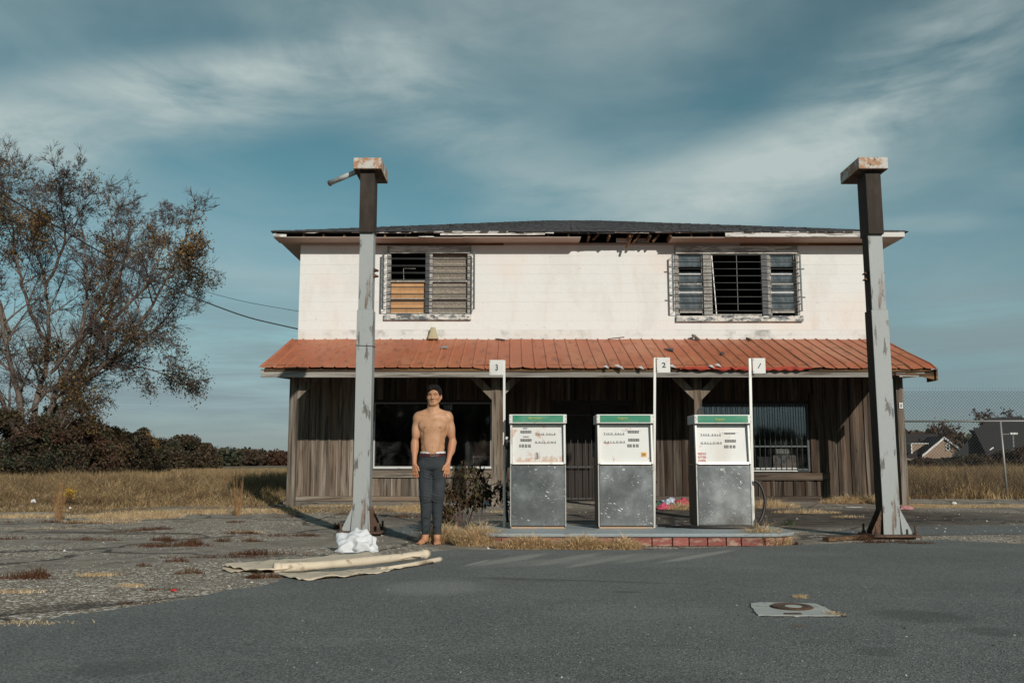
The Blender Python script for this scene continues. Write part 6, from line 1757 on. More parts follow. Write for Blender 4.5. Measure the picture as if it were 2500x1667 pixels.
# --- dry field, left of the building
def wedge(n, y0, y1, xf0, xf1, pad=2.5, power=1.0):
    y = y0 + (y1 - y0) * R.uniform(0, 1, n) ** power
    a, b = (xf0 - 1250) / 2245 * y, (xf1 - 1250) / 2245 * y
    return a - pad + (b - a + 2 * pad) * R.uniform(0, 1, n), y
L = []
x, y = wedge(90000, 15.4, 30, 0, 700, 2.0, 1.1)
nn = vnoise(x, y, .9); keep = ~((x > XL - .03) & (y > 17.0)) & ((y > 16.4) | (nn > -.08 + (16.4 - y) * .15)); x, y, nn = x[keep], y[keep], nn[keep]
h = (.06 + .22 * ss01(16.0, 21.5, y) + .12 * ss01(21, 30, y)) * (1 + 1.2 * nn) * R.uniform(.55, 1.25, len(x))
L.append(blades(np.stack([x, y, gzn(y) - .03], 1), h, R.uniform(.006, .014, len(x)), h * R.uniform(.3, 1.7, len(x)), 2))
x, y = wedge(90000, 30, 95, 0, 700, 4.0, 1.3)
nn = vnoise(x, y, .35); keep = (x < XL - .1) | (y > YB + 1); x, y, nn = x[keep], y[keep], nn[keep]
h = (.42 - .16 * ss01(34, 60, y)) * (1 + .5 * nn) * R.uniform(.5, 1.2, len(x))
L.append(blades(np.stack([x, y, gzn(y) - .03], 1), h, R.uniform(.014, .034, len(x)), h * R.uniform(.1, .6, len(x)), 1))
# right of the building behind and before the fence
x, y = wedge(70000, 20.2, 34, 2190, 2500, 2.0, 1.0); keep = x > XR + .12; x, y = x[keep], y[keep]
nn = vnoise(x, y, .8, 5)
h = (.18 + .45 * ss01(20.2, 21.6, y)) * (1 + .5 * nn) * R.uniform(.5, 1.2, len(x))
L.append(blades(np.stack([x, y, gzn(y) - .03], 1), h, R.uniform(.006, .014, len(x)), h * R.uniform(.1, .7, len(x)), 2))
x, y = wedge(30000, 34, 90, 2190, 2500, 4.0, 1.2)
h = .55 * R.uniform(.5, 1.2, len(x))
L.append(blades(np.stack([x, y, gzn(y) - .03], 1), h, R.uniform(.02, .04, len(x)), h * R.uniform(.1, .5, len(x)), 1))
Vb, Fb = L[0]
tris = [merge([l]) for l in L]
Vall, Fall = merge(L)
npmesh('dry_grass_field', Vall, Fall, M['straw'], kind='stuff', label='long dry straw coloured grass of the field on both sides of the building', category='grass')
# flattened straw along the lot edge and by the right corner
def mat_straw(name, spots, label, mt='strawl'):
    L = []
    for (px, py, rx, ry, n, h0) in spots:
        c = G(px, py)
        a = R.uniform(0, 2 * np.pi, n); q = np.sqrt(R.uniform(0, 1, n))
        x = c.x + np.cos(a) * q * rx; y = c.y + np.sin(a) * q * ry
        hh = h0 * R.uniform(.3, 1.1, n) * (1.1 - q * .7)
        L.append(blades(np.stack([x, y, gzn(y)], 1), hh, R.uniform(.003, .0065, n), hh * R.uniform(.6, 2.6, n), 2, curl=1.2))
    V, F = merge(L)
    return npmesh(name, V, F, M[mt], kind='stuff', label=label, category='grass')
mat_straw('straw_litter', [(820, 1236, .7, .10, 900, .09), (940, 1240, .8, .12, 900, .10), (1040, 1248, .55, .35, 2400, .17), (700, 1243, .3, .2, 300, .10), (600, 1250, 1.0, .5, 1800, .13), (450, 1252, .8, .35, 1600, .13), (330, 1262, .8, .5, 2600, .20),
                           (250, 1275, .6, .2, 700, .10), (2240, 1236, .6, .35, 2200, .10), (2330, 1237, .9, .3, 2400, .09), (2450, 1236, 1.0, .3, 2000, .08), (60, 1262, 1.2, .3, 1800, .12), (1230, 1250, .3, .15, 300, .08), (1350, 1252, .25, .15, 260, .08)],
          'flattened pale straw scattered along the edges of the old paving')
# --- single clumps of dry grass one can point at
def clump(name, px, py, rx, ry, h0, n, label, mt='strawl', cat='grass clump', group=None, dens=1.0, tangle=1.9, seg=2, wid=(.004, .008)):
    c = G(px, py)
    a = R.uniform(0, 2 * np.pi, n); q = np.sqrt(R.uniform(0, 1, n))
    x = c.x + np.cos(a) * q * rx; y = c.y + np.sin(a) * q * ry
    hh = h0 * R.uniform(.25, 1.15, n) * (1.15 - q * .7)
    z_ = gzn(y) - .01 + (R.uniform(0, .45, n) * hh if cat == 'grass clump' else 0)
    hh = hh * (.75 if cat == 'grass clump' else 1)
    V, F = blades(np.stack([x, y, z_], 1), hh, R.uniform(wid[0], wid[1], n), hh * R.uniform(.2, 1.5 * tangle, n), seg, az=a + R.uniform(-1.6, 1.6, n) * tangle)
    return npmesh(name, V, F, M[mt], label=label, category=cat, group=group, origin=tuple(c))
GD = 'dry grass clumps growing out of the paving'
clump('dry_grass_clump', 1085, 1322, .28, .22, .23, 4200, 'tangled dry grass clump at the bare feet of the man', group=GD)
clump('dry_grass_clump', 1170, 1330, .28, .20, .27, 4600, 'dense dry grass clump round the left end of the pump island', group=GD)
clump('dry_grass_clump', 1290, 1338, .36, .12, .165, 4200, 'dry grass strip against the island curb below the left pump', group=GD)
clump('dry_grass_clump', 1420, 1339, .36, .12, .175, 4200, 'dry grass strip against the island curb between left and middle pumps', group=GD)
clump('dry_grass_clump', 1525, 1339, .18, .12, .16, 2000, 'dry grass end of the strip below the middle pump', group=GD)
clump('dry_grass_clump', 1865, 1330, .30, .14, .25, 3600, 'round dry grass clump against the curb below the hose loop', group=GD)
clump('dry_grass_clump', 1668, 1243, .50, .2, .17, 1500, 'dry grass clump behind the right pump beside the heap of clothes', group=GD)
clump('dry_grass_clump', 1880, 1238, .55, .25, .19, 1900, 'dry grass clump by the base rail right of the right pump', group=GD)
clump('dry_grass_clump', 2095, 1228, .75, .25, .24, 2400, 'golden grass clump against the plank wall left of the right steel column', group=GD)
clump('dry_grass_clump', 1968, 1252, .60, .20, .10, 1100, 'low dry grass patch on the lot halfway to the right steel column', group=GD)
clump('dry_grass_clump', 1010, 1246, .45, .3, .18, 1500, 'grass clump against the planks left of the legs of the man', group=GD)
clump('dry_grass_clump', 2070, 1262, .3, .15, .06, 400, 'thin straw patch on the dark lot near the column base', group=GD)
clump('green_weed', 1925, 1282, .10, .08, .14, 90, 'small green weed on the lot beyond the right end of the island', mt='straw', cat='weed', tangle=.6, wid=(.008, .014))['kind'] = 'thing' if False else 'thing'
bpy.data.objects['green_weed'].pop('kind', None)
M['greenweed'] = mat('dull_green_weed_leaf', (.05, .07, .03), rough=.8, island=.3)
bpy.data.objects['green_weed'].data.materials[0] = M['greenweed']
clump('grass_sprout', 1215, 1312, .03, .02, .17, 26, 'thin dry sprout standing before the island edge by the left pump', group=None)
clump('grass_sprout', 1440, 1300, .03, .02, .14, 16, 'thin dry sprout on the island between the first two pumps')
# tall stalks by the field
def stalks(px, py, h0, n, label, mt='stalk', spread=.06):
    c = G(px, py); mb = MB()
    for i in range(n):
        a = U(0, 6.28); r = U(0, spread); hh = h0 * U(.45, 1.1); le = U(.0, .14) * hh
        p0 = Vector((c.x + r * math.cos(a), c.y + r * math.sin(a), c.z)); p2 = p0 + Vector((le * math.cos(a) * 1.2, le * math.sin(a), hh)); p1 = p0.lerp(p2, .5) + Vector((0, 0, .02))
        mb.tube([p0, p1, p2], [.004, .003, .0015], 4)
        for j in range(5):
            q = p0.lerp(p2, U(.1, .95)); aa = U(0, 6.28)
            mb.tube([q, q + Vector((math.cos(aa) * .03, math.sin(aa) * .03, U(.02, .10)))], [.003, .001], 3)
    return setp(mb.build('dry_stalks', M[mt]), label, 'dry stalks')
M['stalk'] = mat('orange_brown_stalk', (.25, .135, .055), [dict(s=9, c=(.34, .22, .11), lo=.5, hi=.7)], rough=.85, island=.3)
stalks(143, 1272, .62, 26, 'tall orange dry stalks rising from the paving left of the yellow flowers')
stalks(580, 1258, .62, 18, 'tall dry stalks at the lot edge left of the corner post')
stalks(570, 1205, .75, 16, 'dark dry stalks in the grass before the house shadow', spread=.3)
stalks(330, 1150, 1.3, 30, 'tall pampas like stalks in front of the hedge', spread=.9)
# russet low weeds in cracks: nobody would count the sprigs
spots = [(430, 1332, .42, .16, .07, 700), (400, 1320, .2, .08, .08, 260), (480, 1328, .14, .08, .09, 260), (575, 1322, .26, .07, .08, 380), (585, 1303, .25, .06, .06, 280), (585, 1275, .2, .06, .05, 200), (720, 1308, .42, .05, .05, 480), (300, 1298, .16, .04, .05, 120),
         (350, 1295, .22, .05, .06, 220), (395, 1292, .2, .05, .06, 220), (60, 1316, .45, .05, .05, 260), (210, 1318, .25, .04, .05, 170), (260, 1319, .15, .03, .05, 120), (55, 1413, .25, .05, .07, 380), (90, 1407, .10, .05, .10, 240), (640, 1410, .14, .06, .05, 420), (465, 1400, .11, .04, .06, 200),
         (430, 1371, .13, .03, .05, 160), (353, 1382, .09, .03, .04, 120), (530, 1361, .5, .05, .035, 420), (660, 1354, .45, .06, .07, 520), (400, 1440, .12, .03, .03, 120), (350, 1474, .22, .03, .02, 160), (1000, 1262, .3, .08, .08, 300), (700, 1262, .3, .08, .06, 220), (870, 1256, .35, .08, .05, 260), (80, 1275, .6, .1, .06, 320), (200, 1277, .5, .1, .05, 320),
         (340, 1252, .5, .1, .07, 260), (2160, 1325, .5, .08, .05, 520), (2250, 1328, .35, .06, .04, 260), (1945, 1330, .1, .05, .05, 160), (2105, 1318, .2, .08, .08, 260), (1350, 1255, .3, .1, .04, 120), (970, 1310, .3, .05, .02, 60), (820, 1291, .12, .05, .12, 220), (920, 1290, .15, .05, .10, 200)]
L = []
for (px, py, rx, ry, hh, n) in spots:
    c = G(px, py); rx *= U(.85, 1.15)
    k = R.randint(3, 7); cc = R.uniform(-.75, .75, (k, 2)) * (rx, ry)
    w = R.randint(0, k, n); x = c.x + cc[w, 0] + R.normal(0, rx * .22, n); y = c.y + cc[w, 1] + R.normal(0, ry * .35, n)
    h_ = hh * R.uniform(.15, 1.3, n) * np.exp(-((x - c.x) / rx) ** 2 * 1.2)
    L.append(blades(np.stack([x, y, gzn(y)], 1), h_, R.uniform(.003, .007, n), h_ * R.uniform(.2, 1.6, n), 2))
V, F = merge(L)
npmesh('russet_weeds', V, F, M['redweed'], kind='stuff', label='low russet weeds growing in the cracks of the old paving', category='weeds')
c2 = [(170, 1405, .0), (250, 1405, .16), (320, 1431, .10), (45, 1446, .25), (1960, 1503, .07)]
L = []
for px, py, rx in [(250, 1404, .2), (320, 1431, .10), (45, 1446, .22), (2037, 1503, .05), (1955, 1460, .05), (230, 1405, .12), (60, 1524, .3), (600, 1298, .3), (130, 1290, .5)]:
    c = G(px, py); n = 220; x = c.x + R.normal(0, rx * .5, n); y = c.y + R.normal(0, .03, n); h_ = R.uniform(.008, .035, n)
    L.append(blades(np.stack([x, y, gzn(y)], 1), h_, .004, h_ * R.uniform(.5, 2, n), 2))
V, F = merge(L); npmesh('crack_grass', V, F, M['strawl'], kind='stuff', label='thin pale grass in the cracks of the paving', category='grass')
# --- loose stones, dead leaves on the ground
def pebbles(name, n, px0, px1, py0, py1, s0, s1, mt, label):
    x = R.uniform(px0, px1, n); y = py0 + (py1 - py0) * R.uniform(0, 1, n)
    if name == 'loose_stones': k_ = y < np.interp(x, [0, 104, 268, 387, 551, 676, 760], [1524, 1512, 1488, 1470, 1438, 1410, 1380]); x, y = x[k_], y[k_]; n = len(x)
    C = np.array([tuple(G(a, b)) for a, b in zip(x, y)])
    base = np.array([(1, 0, 0), (-.5, .8, 0), (-.5, -.8, 0), (0, 0, .8), (.4, .6, .45)])
    s = R.uniform(s0, s1, n) * (1 + (R.uniform(0, 1, n) > .96) * .8); a = R.uniform(0, 6.28, n)
    V = base[None] * s[:, None, None] * R.uniform(.7, 1.2, (n, 5, 1))
    V = np.stack([V[..., 0] * np.cos(a)[:, None] - V[..., 1] * np.sin(a)[:, None], V[..., 0] * np.sin(a)[:, None] + V[..., 1] * np.cos(a)[:, None], V[..., 2] + .005], 2) + C[:, None]
    F = np.array([(0, 1, 3), (1, 2, 3), (2, 0, 3), (0, 4, 1), (0, 3, 4), (1, 4, 3)])[None] + (np.arange(n) * 5)[:, None, None]
    return npmesh(name, V.reshape(-1, 3), F.reshape(-1, 3), mt, kind='stuff', label=label, category='stones')
M['peb'] = mat('pale_pebble', (.34, .32, .285), rough=.9, island=.5)
M['pebd'] = mat('dark_crumb', (.05, .045, .04), rough=.9, island=.4)
pebbles('loose_stones', 2600, 0, 760, 1262, 1470, .003, .008, M['peb'], 'pale loose stones lying on the old paving')
pebbles('grit', 900, 700, 2500, 1355, 1660, .0022, .0055, M['peb'], 'pale grit scattered over the asphalt')
pebbles('dark_crumbs', 500, 100, 2500, 1350, 1660, .003, .008, M['pebd'], 'dark crumbs scattered over the asphalt')
pebbles('lot_crumbs', 500, 900, 2500, 1236, 1325, .006, .016, M['peb'], 'pale crumbs scattered on the lot behind the island')

# ------------------------------------------------------------------ trees
def tubes(P0, P1, r0, r1, k=3):
    P0, P1 = np.asarray(P0, float), np.asarray(P1, float); r0, r1 = np.asarray(r0, float), np.asarray(r1, float)
    D = P1 - P0; D /= np.linalg.norm(D, axis=1)[:, None] + 1e-9
    ref = np.where(np.abs(D[:, 2:3]) > .9, np.array([[1., 0, 0]]), np.array([[0, 0, 1.]]))
    A = np.cross(D, ref); A /= np.linalg.norm(A, axis=1)[:, None]; Bv = np.cross(D, A)
    n = len(P0); V = np.zeros((n, 2 * k, 3))
    for i in range(k):
        a = 2 * math.pi * i / k; o = A * math.cos(a) + Bv * math.sin(a)
        V[:, i] = P0 + o * r0[:, None]; V[:, k + i] = P1 + o * r1[:, None]
    F = []
    b = np.arange(n) * 2 * k
    for i in range(k): j = (i + 1) % k; F.append(np.stack([b + i, b + j, b + k + j, b + k + i], 1))
    return V.reshape(-1, 3), np.concatenate(F)
class Tree:
    def __init__(s, seed): s.r = random.Random(seed); s.S = {0: [], 1: [], 2: []}; s.tips = []
    def seg(s, a, b, ra, rb, lv): s.S[0 if ra > .03 else 1].append((a, b, ra, rb))
    def grow(s, p, d, L, r, lv, maxlv, up=.06, rmin=.007, spread=(.45, .95), kids=(4, 6)):
        n = max(2, int(L / (.55 if lv < 2 else .30)));
        if lv == maxlv: n = 2
        q = p.copy(); dd = d.normalized(); st = L / n
        pts = [(q.copy(), dd.copy(), r)]
        for i in range(n):
            dd = (dd + Vector((s.r.gauss(0, .13), s.r.gauss(0, .13), s.r.gauss(0, .10) + up))).normalized()
            q2 = q + dd * st
            rr0 = max(rmin, r * (1 - i / n * .75)); rr1 = max(rmin, r * (1 - (i + 1) / n * .75))
            s.seg(tuple(q), tuple(q2), rr0, rr1, lv); q = q2; pts.append((q.copy(), dd.copy(), rr1))
        s.tips.append((tuple(q), lv))
        if lv < maxlv:
            k = s.r.randint(*kids)
            for j in range(k):
                t = .25 + .75 * (j + s.r.random()) / k
                i = min(len(pts) - 1, int(t * n)); b, bd, br = pts[i]
                ax = Vector((s.r.gauss(0, 1), s.r.gauss(0, 1), s.r.gauss(0, 1))).cross(bd)
                if ax.length < .01: continue
                nd = Quaternion(ax.normalized(), s.r.uniform(*spread)) @ bd
                s.grow(b, nd, L * s.r.uniform(.36, .62), max(rmin, br * .55), lv + 1, maxlv, up, rmin, spread, kids)
    def stem(s, pts, r0, r1, side=16, maxlv=3, Ls=(1.4, 2.6), up=.06, t0=.3, kids=(4, 6)):
        P = sm(pts, 6); n = len(P) - 1
        for i in range(n):
            w = Vector((s.r.gauss(0, .03), s.r.gauss(0, .03), 0)); P[i + 1] = P[i + 1] + w if i < n - 1 else P[i + 1]
            s.S[0].append((tuple(P[i]), tuple(P[i + 1]), r1 + (r0 - r1) * (1 - i / n) ** 1.5, r1 + (r0 - r1) * (1 - (i + 1) / n) ** 1.5))
        for j in range(side):
            t = t0 + (1 - t0) * (j + s.r.random()) / side; i = min(n - 1, int(t * n))
            bd = (P[i + 1] - P[i]).normalized(); br = (r0 + (r1 - r0) * t)
            ax = Vector((s.r.gauss(0, 1), s.r.gauss(0, 1), s.r.gauss(0, .6))).cross(bd)
            nd = Quaternion(ax.normalized(), s.r.uniform(.45, 1.0)) @ bd
            s.grow(P[i], nd, s.r.uniform(*Ls) * (1.15 - .5 * t), max(.012, br * .5), 1, maxlv, up, kids=kids)
    def meshes(s, root, mt, origin):
        for key, nm, k in ((0, 'trunk', 7), (1, 'branches', 3)):
            mt = mt if key == 0 else M['twig']
            A = s.S[key]
            if not A: continue
            V, F = tubes([a[0] for a in A], [a[1] for a in A], [a[2] for a in A], [a[3] for a in A], k)
            npmesh(nm, V, F, mt, parent=root, smooth=(k > 3), origin=origin)
def leafquads(C, size, flat=.0, dims=(1.0, .7)):
    n = len(C); a = R.normal(0, 1, (n, 3)); a /= np.linalg.norm(a, axis=1)[:, None]
    b = np.cross(a, R.normal(0, 1, (n, 3))); b /= np.linalg.norm(b, axis=1)[:, None]
    s = (size * R.uniform(.6, 1.3, n))[:, None] * .5
    A, Bq = a * s * dims[0], b * s * dims[1]
    V = np.stack([C - A, C - Bq * .9, C + A, C + Bq], 1).reshape(-1, 3)
    return V, np.arange(4 * n).reshape(n, 4)
M['bark'] = mat('grey_brown_bark', (.13, .10, .080), [dict(s=3, st=(1, 1, .4), c=(.21, .185, .16), lo=.5, hi=.66, f=.85, d=5), dict(s=9, st=(1, 1, .4), c=(.05, .038, .03), lo=.5, hi=.68)], rough=.95, coord='World', perobj=False)
M['leafg'] = mat('golden_brown_autumn_leaf', (.25, .135, .032), [dict(s=.5, c=(.10, .075, .03), lo=.42, hi=.6)], rough=.7, island=.5, trans=.3, coord='World', perobj=False)
M['leafo'] = mat('dark_olive_leaf', (.045, .040, .016), [dict(s=.6, c=(.085, .058, .024), lo=.45, hi=.62)], rough=.7, island=.5, trans=.2, coord='World', perobj=False)
M['leafr'] = mat('rust_red_leaf', (.085, .042, .022), rough=.75, island=.5, trans=.25)
M['leafd'] = mat('dark_evergreen_leaf', (.024, .027, .013), [dict(s=.8, c=(.045, .045, .02), lo=.45, hi=.6)], rough=.75, island=.45, coord='World', perobj=False)
M['leafb'] = mat('brown_dead_leaf', (.046, .029, .016), [dict(s=.35, c=(.066, .045, .022), lo=.42, hi=.6)], rough=.8, island=.5, trans=.15, coord='World', perobj=False)
M['twig'] = mat('dark_brown_twig', (.070, .048, .040), rough=.95)
TY = 42.0
def pl_(lst, dy=0):
    n = len(lst) - 1
    lst = [(60 + (a - 60) * .89, b + (1140 - b) * .045) for a, b in lst]
    return [at(a, b, TY + dy * i / max(n, 1)) for i, (a, b) in enumerate(lst)]
tb = at(80, 1140, TY); tb.z = 0
tree = thing('autumn_tree', 'large spreading half bare tree with grey limbs and golden leaves at the left edge', 'tree', tuple(tb))
t_ = Tree(4)
STEMS = [([(60, 1165), (50, 1000), (15, 850), (-15, 700), (-60, 520), (-80, 430)], -2, .22, .04), ([(80, 1165), (92, 980), (125, 830), (118, 680), (80, 540), (85, 430)], 1.5, .20, .03),
         ([(95, 1165), (140, 970), (205, 830), (232, 690), (225, 570), (205, 470)], -1.5, .20, .03), ([(100, 1165), (175, 960), (270, 790), (325, 640), (350, 520)], 2.5, .20, .03),
         ([(105, 1165), (185, 965), (310, 850), (410, 725), (480, 600), (520, 510)], -3, .20, .03), ([(90, 1165), (150, 1000), (260, 890), (370, 830), (460, 745), (525, 640)], 3, .16, .028),
         ([(150, 1020), (215, 905), (300, 880), (380, 885), (450, 905), (515, 925)], -1, .10, .02), ([(35, 1165), (0, 980), (-70, 820), (-130, 640)], 2, .20, .04),
         ([(120, 830), (60, 700), (30, 560), (20, 440), (40, 395)], 3, .12, .025), ([(205, 830), (280, 700), (300, 560), (290, 460)], 4, .11, .025), ([(270, 790), (380, 690), (440, 580), (470, 500)], 4, .11, .025),
         ([(60, 1010), (150, 930), (200, 960), (240, 1010)], -3, .07, .02), ([(130, 900), (230, 800), (330, 790), (420, 800), (500, 850)], -4, .11, .02), ([(118, 680), (170, 560), (160, 470), (150, 400)], -3, .10, .02), ([(20, 800), (-30, 640), (-20, 500), (0, 410)], 4, .12, .02)]
for k, (pts, dy, r0, r1) in enumerate(STEMS):
    low = k in (6, 11, 12)
    t_.stem(pl_(pts, dy), r0 * .85, r1 * .7, side=19 if not low else 12, maxlv=4, Ls=(1.4, 3.2) if not low else (1.2, 2.2), up=.06 if not low else -.05, kids=(4, 6), t0=.22)
t_.meshes(tree, M['bark'], tuple(tb))
tips = np.array([q for q, lv in t_.tips])
# leaves: denser low down and in a few golden clumps
tz = tips[:, 2]; nn = np.array([mnoise.noise((a * .45, b * .45, c * .45)) for a, b, c in tips])
pr = np.clip(.42 - (tz - 3) / 13 + nn * 1.3, 0, .65) + (nn > .30) * .45
gold1 = at(110, 440, TY); pr += .9 * (np.linalg.norm(tips[:, [0, 2]] - np.array([gold1.x, gold1.z]), axis=1) < 1.1)
gold2 = at(60, 540, TY); pr += .8 * (np.linalg.norm(tips[:, [0, 2]] - np.array([gold2.x, gold2.z]), axis=1) < 1.0)
sel = tips[R.uniform(0, 1, len(tips)) < pr]
k = 3
C = np.repeat(sel, k, 0) + R.normal(0, .16, (len(sel) * k, 3))
hi = R.uniform(0, 1, len(C)) < np.clip((C[:, 2] - 2.0) / 6, .25, .9)
for nm, mk, mm in (('golden_foliage', hi, 'leafg'), ('olive_foliage', ~hi, 'leafo')):
    V, F = leafquads(C[mk], .10); npmesh(nm, V, F, M[mm], parent=tree, kind='stuff', origin=tuple(tb))
print('tree segs', len(t_.S[0]), len(t_.S[1]), 'tips', len(tips), 'leaves', len(C))
# --- bushes and hedge trees: own trunk and crown each
def bush(name, pxc, pyb, w_px, top_py, Y, nleaf, mats, label, cat='bush', group=None, lsize=None, bare=0.3, shape=1.0, seed=0):
    b = at(pxc, 1130, Y); b.z = 0.02
    W = w_px / 2260 * Y; Ht = at(pxc, top_py, Y).z
    root = thing(name, label, cat, tuple(b), group=group)
    rr_ = random.Random(seed); T_ = Tree(seed)
    k = 5
    for i in range(k):
        a = rr_.uniform(0, 6.28); q = b + Vector((math.cos(a) * W * .34, math.sin(a) * W * .3, Ht * rr_.uniform(.7, .93)))
        T_.stem([b + Vector((rr_.uniform(-.1, .1), 0, 0)), b.lerp(q, .5) + Vector((0, 0, Ht * .06)), q], .02 * Ht, .008 * Ht, side=5, maxlv=2, Ls=(Ht * .14, Ht * .26), up=.03, kids=(3, 4), t0=.35)
    T_.meshes(root, M['bark'], tuple(b))
    nleaf = int(nleaf * 1.9)
    # clustered crown
    nc = 34; cl_ = []
    for i in range(nc):
        a = rr_.uniform(0, 6.28); e = rr_.uniform(-.25, 1) ; rad = rr_.uniform(.45, 1.0) ** .5
        ce = math.cos(e * 1.45)
        cl_.append((b.x + math.cos(a) * ce * W * .42 * rad, b.y + math.sin(a) * ce * W * .36 * rad, Ht * (.40 + .50 * math.sin(max(-.35, e) * 1.45) * rad), rr_.uniform(.10, .22) * W * .8))
    cl_ = np.array(cl_); cl_[:, 3] = np.minimum(cl_[:, 3], Ht * .24)
    w = R.randint(0, nc, nleaf); v = R.normal(0, 1, (nleaf, 3)); v /= np.linalg.norm(v, axis=1)[:, None]
    C = cl_[w, :3] + v * (cl_[w, 3] * R.uniform(.45, 1.05, nleaf))[:, None] * (1, 1, .8)
    low = nleaf // 4; C[:low] = np.stack([b.x + R.uniform(-.48, .48, low) * W, b.y + R.uniform(-.3, .3, low) * W, R.uniform(0.0, .55, low) * Ht], 1)
    C[:, 2] = np.clip(C[:, 2], .02, Ht * 1.0)
    ms = R.randint(0, len(mats), nc)[w] if len(mats) > 1 else np.zeros(nleaf, int)
    V, F = leafquads(C, lsize or .0030 * Y)
    npmesh('crown', V, F, [M[q] for q in mats], parent=root, kind='stuff', matidx=ms, origin=tuple(b))
    return root
HG = 'hedge bushes below the big tree'
bush('hedge_bush', -20, 1150, 220, 985, 39, 9000, ['leafd', 'leafo', 'leafb'], 'dark evergreen bush below the big tree at the frame edge', group=HG, seed=1)
bush('hedge_bush', 95, 1150, 200, 1005, 38, 9000, ['leafd', 'leafb', 'leafr'], 'dark thicket with rust leaves right under the big trunk', group=HG, seed=2)
bush('hedge_bush', 190, 1150, 190, 1012, 40, 9000, ['leafb', 'leafr', 'leafd'], 'reddish brown thicket right of the big trunk', group=HG, seed=3)
bush('hedge_bush', 125, 1150, 110, 975, 43, 4500, ['leafd', 'leafo'], 'narrow dark cedar behind the thicket near the trunk', group=HG, seed=4)
bush('hedge_bush', 262, 1150, 190, 1040, 47, 8000, ['leafo', 'leafb'], 'rounded olive brown bush right of the reddish thicket', group=HG, seed=5)
bush('hedge_bush', 330, 1150, 160, 1052, 52, 6000, ['leafb', 'leafo'], 'brown bush with pale stalks before it', group=HG, seed=6)
HT = 'trees of the hedgerow along the field'
bush('hedgerow_tree', 268, 1140, 150, 1043, 70, 6000, ['leafg', 'leafo'], 'olive round topped tree over the brown bush', 'tree', HT, seed=7)
bush('hedgerow_tree', 340, 1140, 95, 1040, 78, 5500, ['leafo', 'leafg'], 'tallest dome shaped tree of the hedgerow', 'tree', HT, seed=8)
bush('hedgerow_tree', 398, 1140, 110, 1060, 84, 5000, ['leafb', 'leafd'], 'dark brown tree right of the dome shaped tree', 'tree', HT, seed=9)
bush('hedgerow_tree', 452, 1140, 110, 1061, 90, 5000, ['leafb', 'leafb', 'leafo'], 'bare topped brown tree in the hedgerow', 'tree', HT, seed=10)
bush('hedgerow_tree', 500, 1140, 80, 1082, 96, 4500, ['leafb', 'leafo'], 'sloping brown tree that ends the hedgerow', 'tree', HT, seed=11)
bush('hedgerow_tree', 428, 1140, 36, 1054, 100, 1800, ['leafd'], 'small pointed dark cedar in the hedgerow', 'tree', HT, seed=12)
# distant wood as one mass
def mass(name, x0, x1, Y, h0, h1, n, mats, label, lsize, seed=0, depth=25):
    r = np.random.RandomState(seed); L = []; mi = []
    nt = int((x1 - x0) / (h0 * .22))
    tx = r.uniform(x0, x1, nt); ty = Y + r.uniform(0, depth, nt); th = r.uniform(h0, h1, nt); tw = th * r.uniform(.35, .8, nt); tm = r.randint(0, len(mats), nt)
    w = r.randint(0, nt, n); v = r.normal(0, 1, (n, 3)); v /= np.linalg.norm(v, axis=1)[:, None]
    C = np.stack([tx[w] + v[:, 0] * tw[w] * r.uniform(.6, 1.05, n), ty[w] + v[:, 1] * tw[w], th[w] * (.46 + .50 * v[:, 2] * r.uniform(.6, 1.03, n))], 1)
    C[:, 2] = np.clip(C[:, 2], 0, None)
    V, F = leafquads(C, lsize)
    # a dark solid core under the leaves keeps the mass opaque
    o = npmesh(name, V, F, [M[q] for q in mats], kind='stuff', matidx=tm[w], label=label, category='wood')
    return o
mass('distant_wood', -80, -20, 190, 3.0, 4.2, 30000, ['leafb', 'leafd', 'leafr', 'leafb'], 'distant dark treeline behind the field left of the building', .7, 3)
mass('distant_wood', -112, -50, 160, 2.6, 3.8, 22000, ['leafb', 'leafd'], 'distant brown wood behind the hedgerow', 1.0, 4)
mass('far_wood', 60, 190, 210, 7.0, 9.5, 26000, ['leafb', 'leafd', 'leafr'], 'distant wood behind the houses beyond the fence', 1.3, 5)
# woods across the road behind the viewer, mirrored in the windows and pump doors
mass('roadside_wood', 14, 70, -78, 3.5, 6.5, 16000, ['leafd', 'leafo', 'leafb'], 'lower wood across the road behind the viewer on the right', 1.0, 9, depth=-20)
mass('roadside_wood', -130, 13, -75, 8.5, 12.5, 40000, ['leafd', 'leafo', 'leafb'], 'wood across the road behind the viewer', 1.6, 6, depth=-30)
# red topped trees between the houses, brush before them
def smalltree(px, top, Y, wpx, label, seed, red=.5):
    b = at(px, 1120, Y); b.z = 0; Ht = at(px, top, Y).z; W = wpx / 2260 * Y
    root = thing('bare_red_tree', label, 'tree', tuple(b), group='thin trees behind the houses')
    T_ = Tree(seed); r = random.Random(seed)
    for i in range(9):
        a = r.uniform(0, 6.28); q = b + Vector((math.cos(a) * W * .42, math.sin(a) * W * .3, Ht * r.uniform(.72, .95)))
        T_.stem([b, b.lerp(q, .5) + Vector((0, 0, Ht * .10)), q], Ht * .022, Ht * .006, side=7, maxlv=3, Ls=(Ht * .16, Ht * .28), up=.05, kids=(3, 4))
    T_.S[1] = [(a, b_, max(r0, .02), max(r1, .018)) for a, b_, r0, r1 in T_.S[1]]
    T_.meshes(root, M['bark'], tuple(b))
    tp = np.array([q for q, lv in T_.tips]); tp = tp[(R.uniform(0, 1, len(tp)) < red) & (tp[:, 2] > Ht * .45)]
    C = np.repeat(tp, 3, 0) + R.normal(0, .3, (len(tp) * 3, 3))
    V, F = leafquads(C, .34); npmesh('foliage', V, F, M['leafr'], parent=root, kind='stuff', origin=tuple(b))
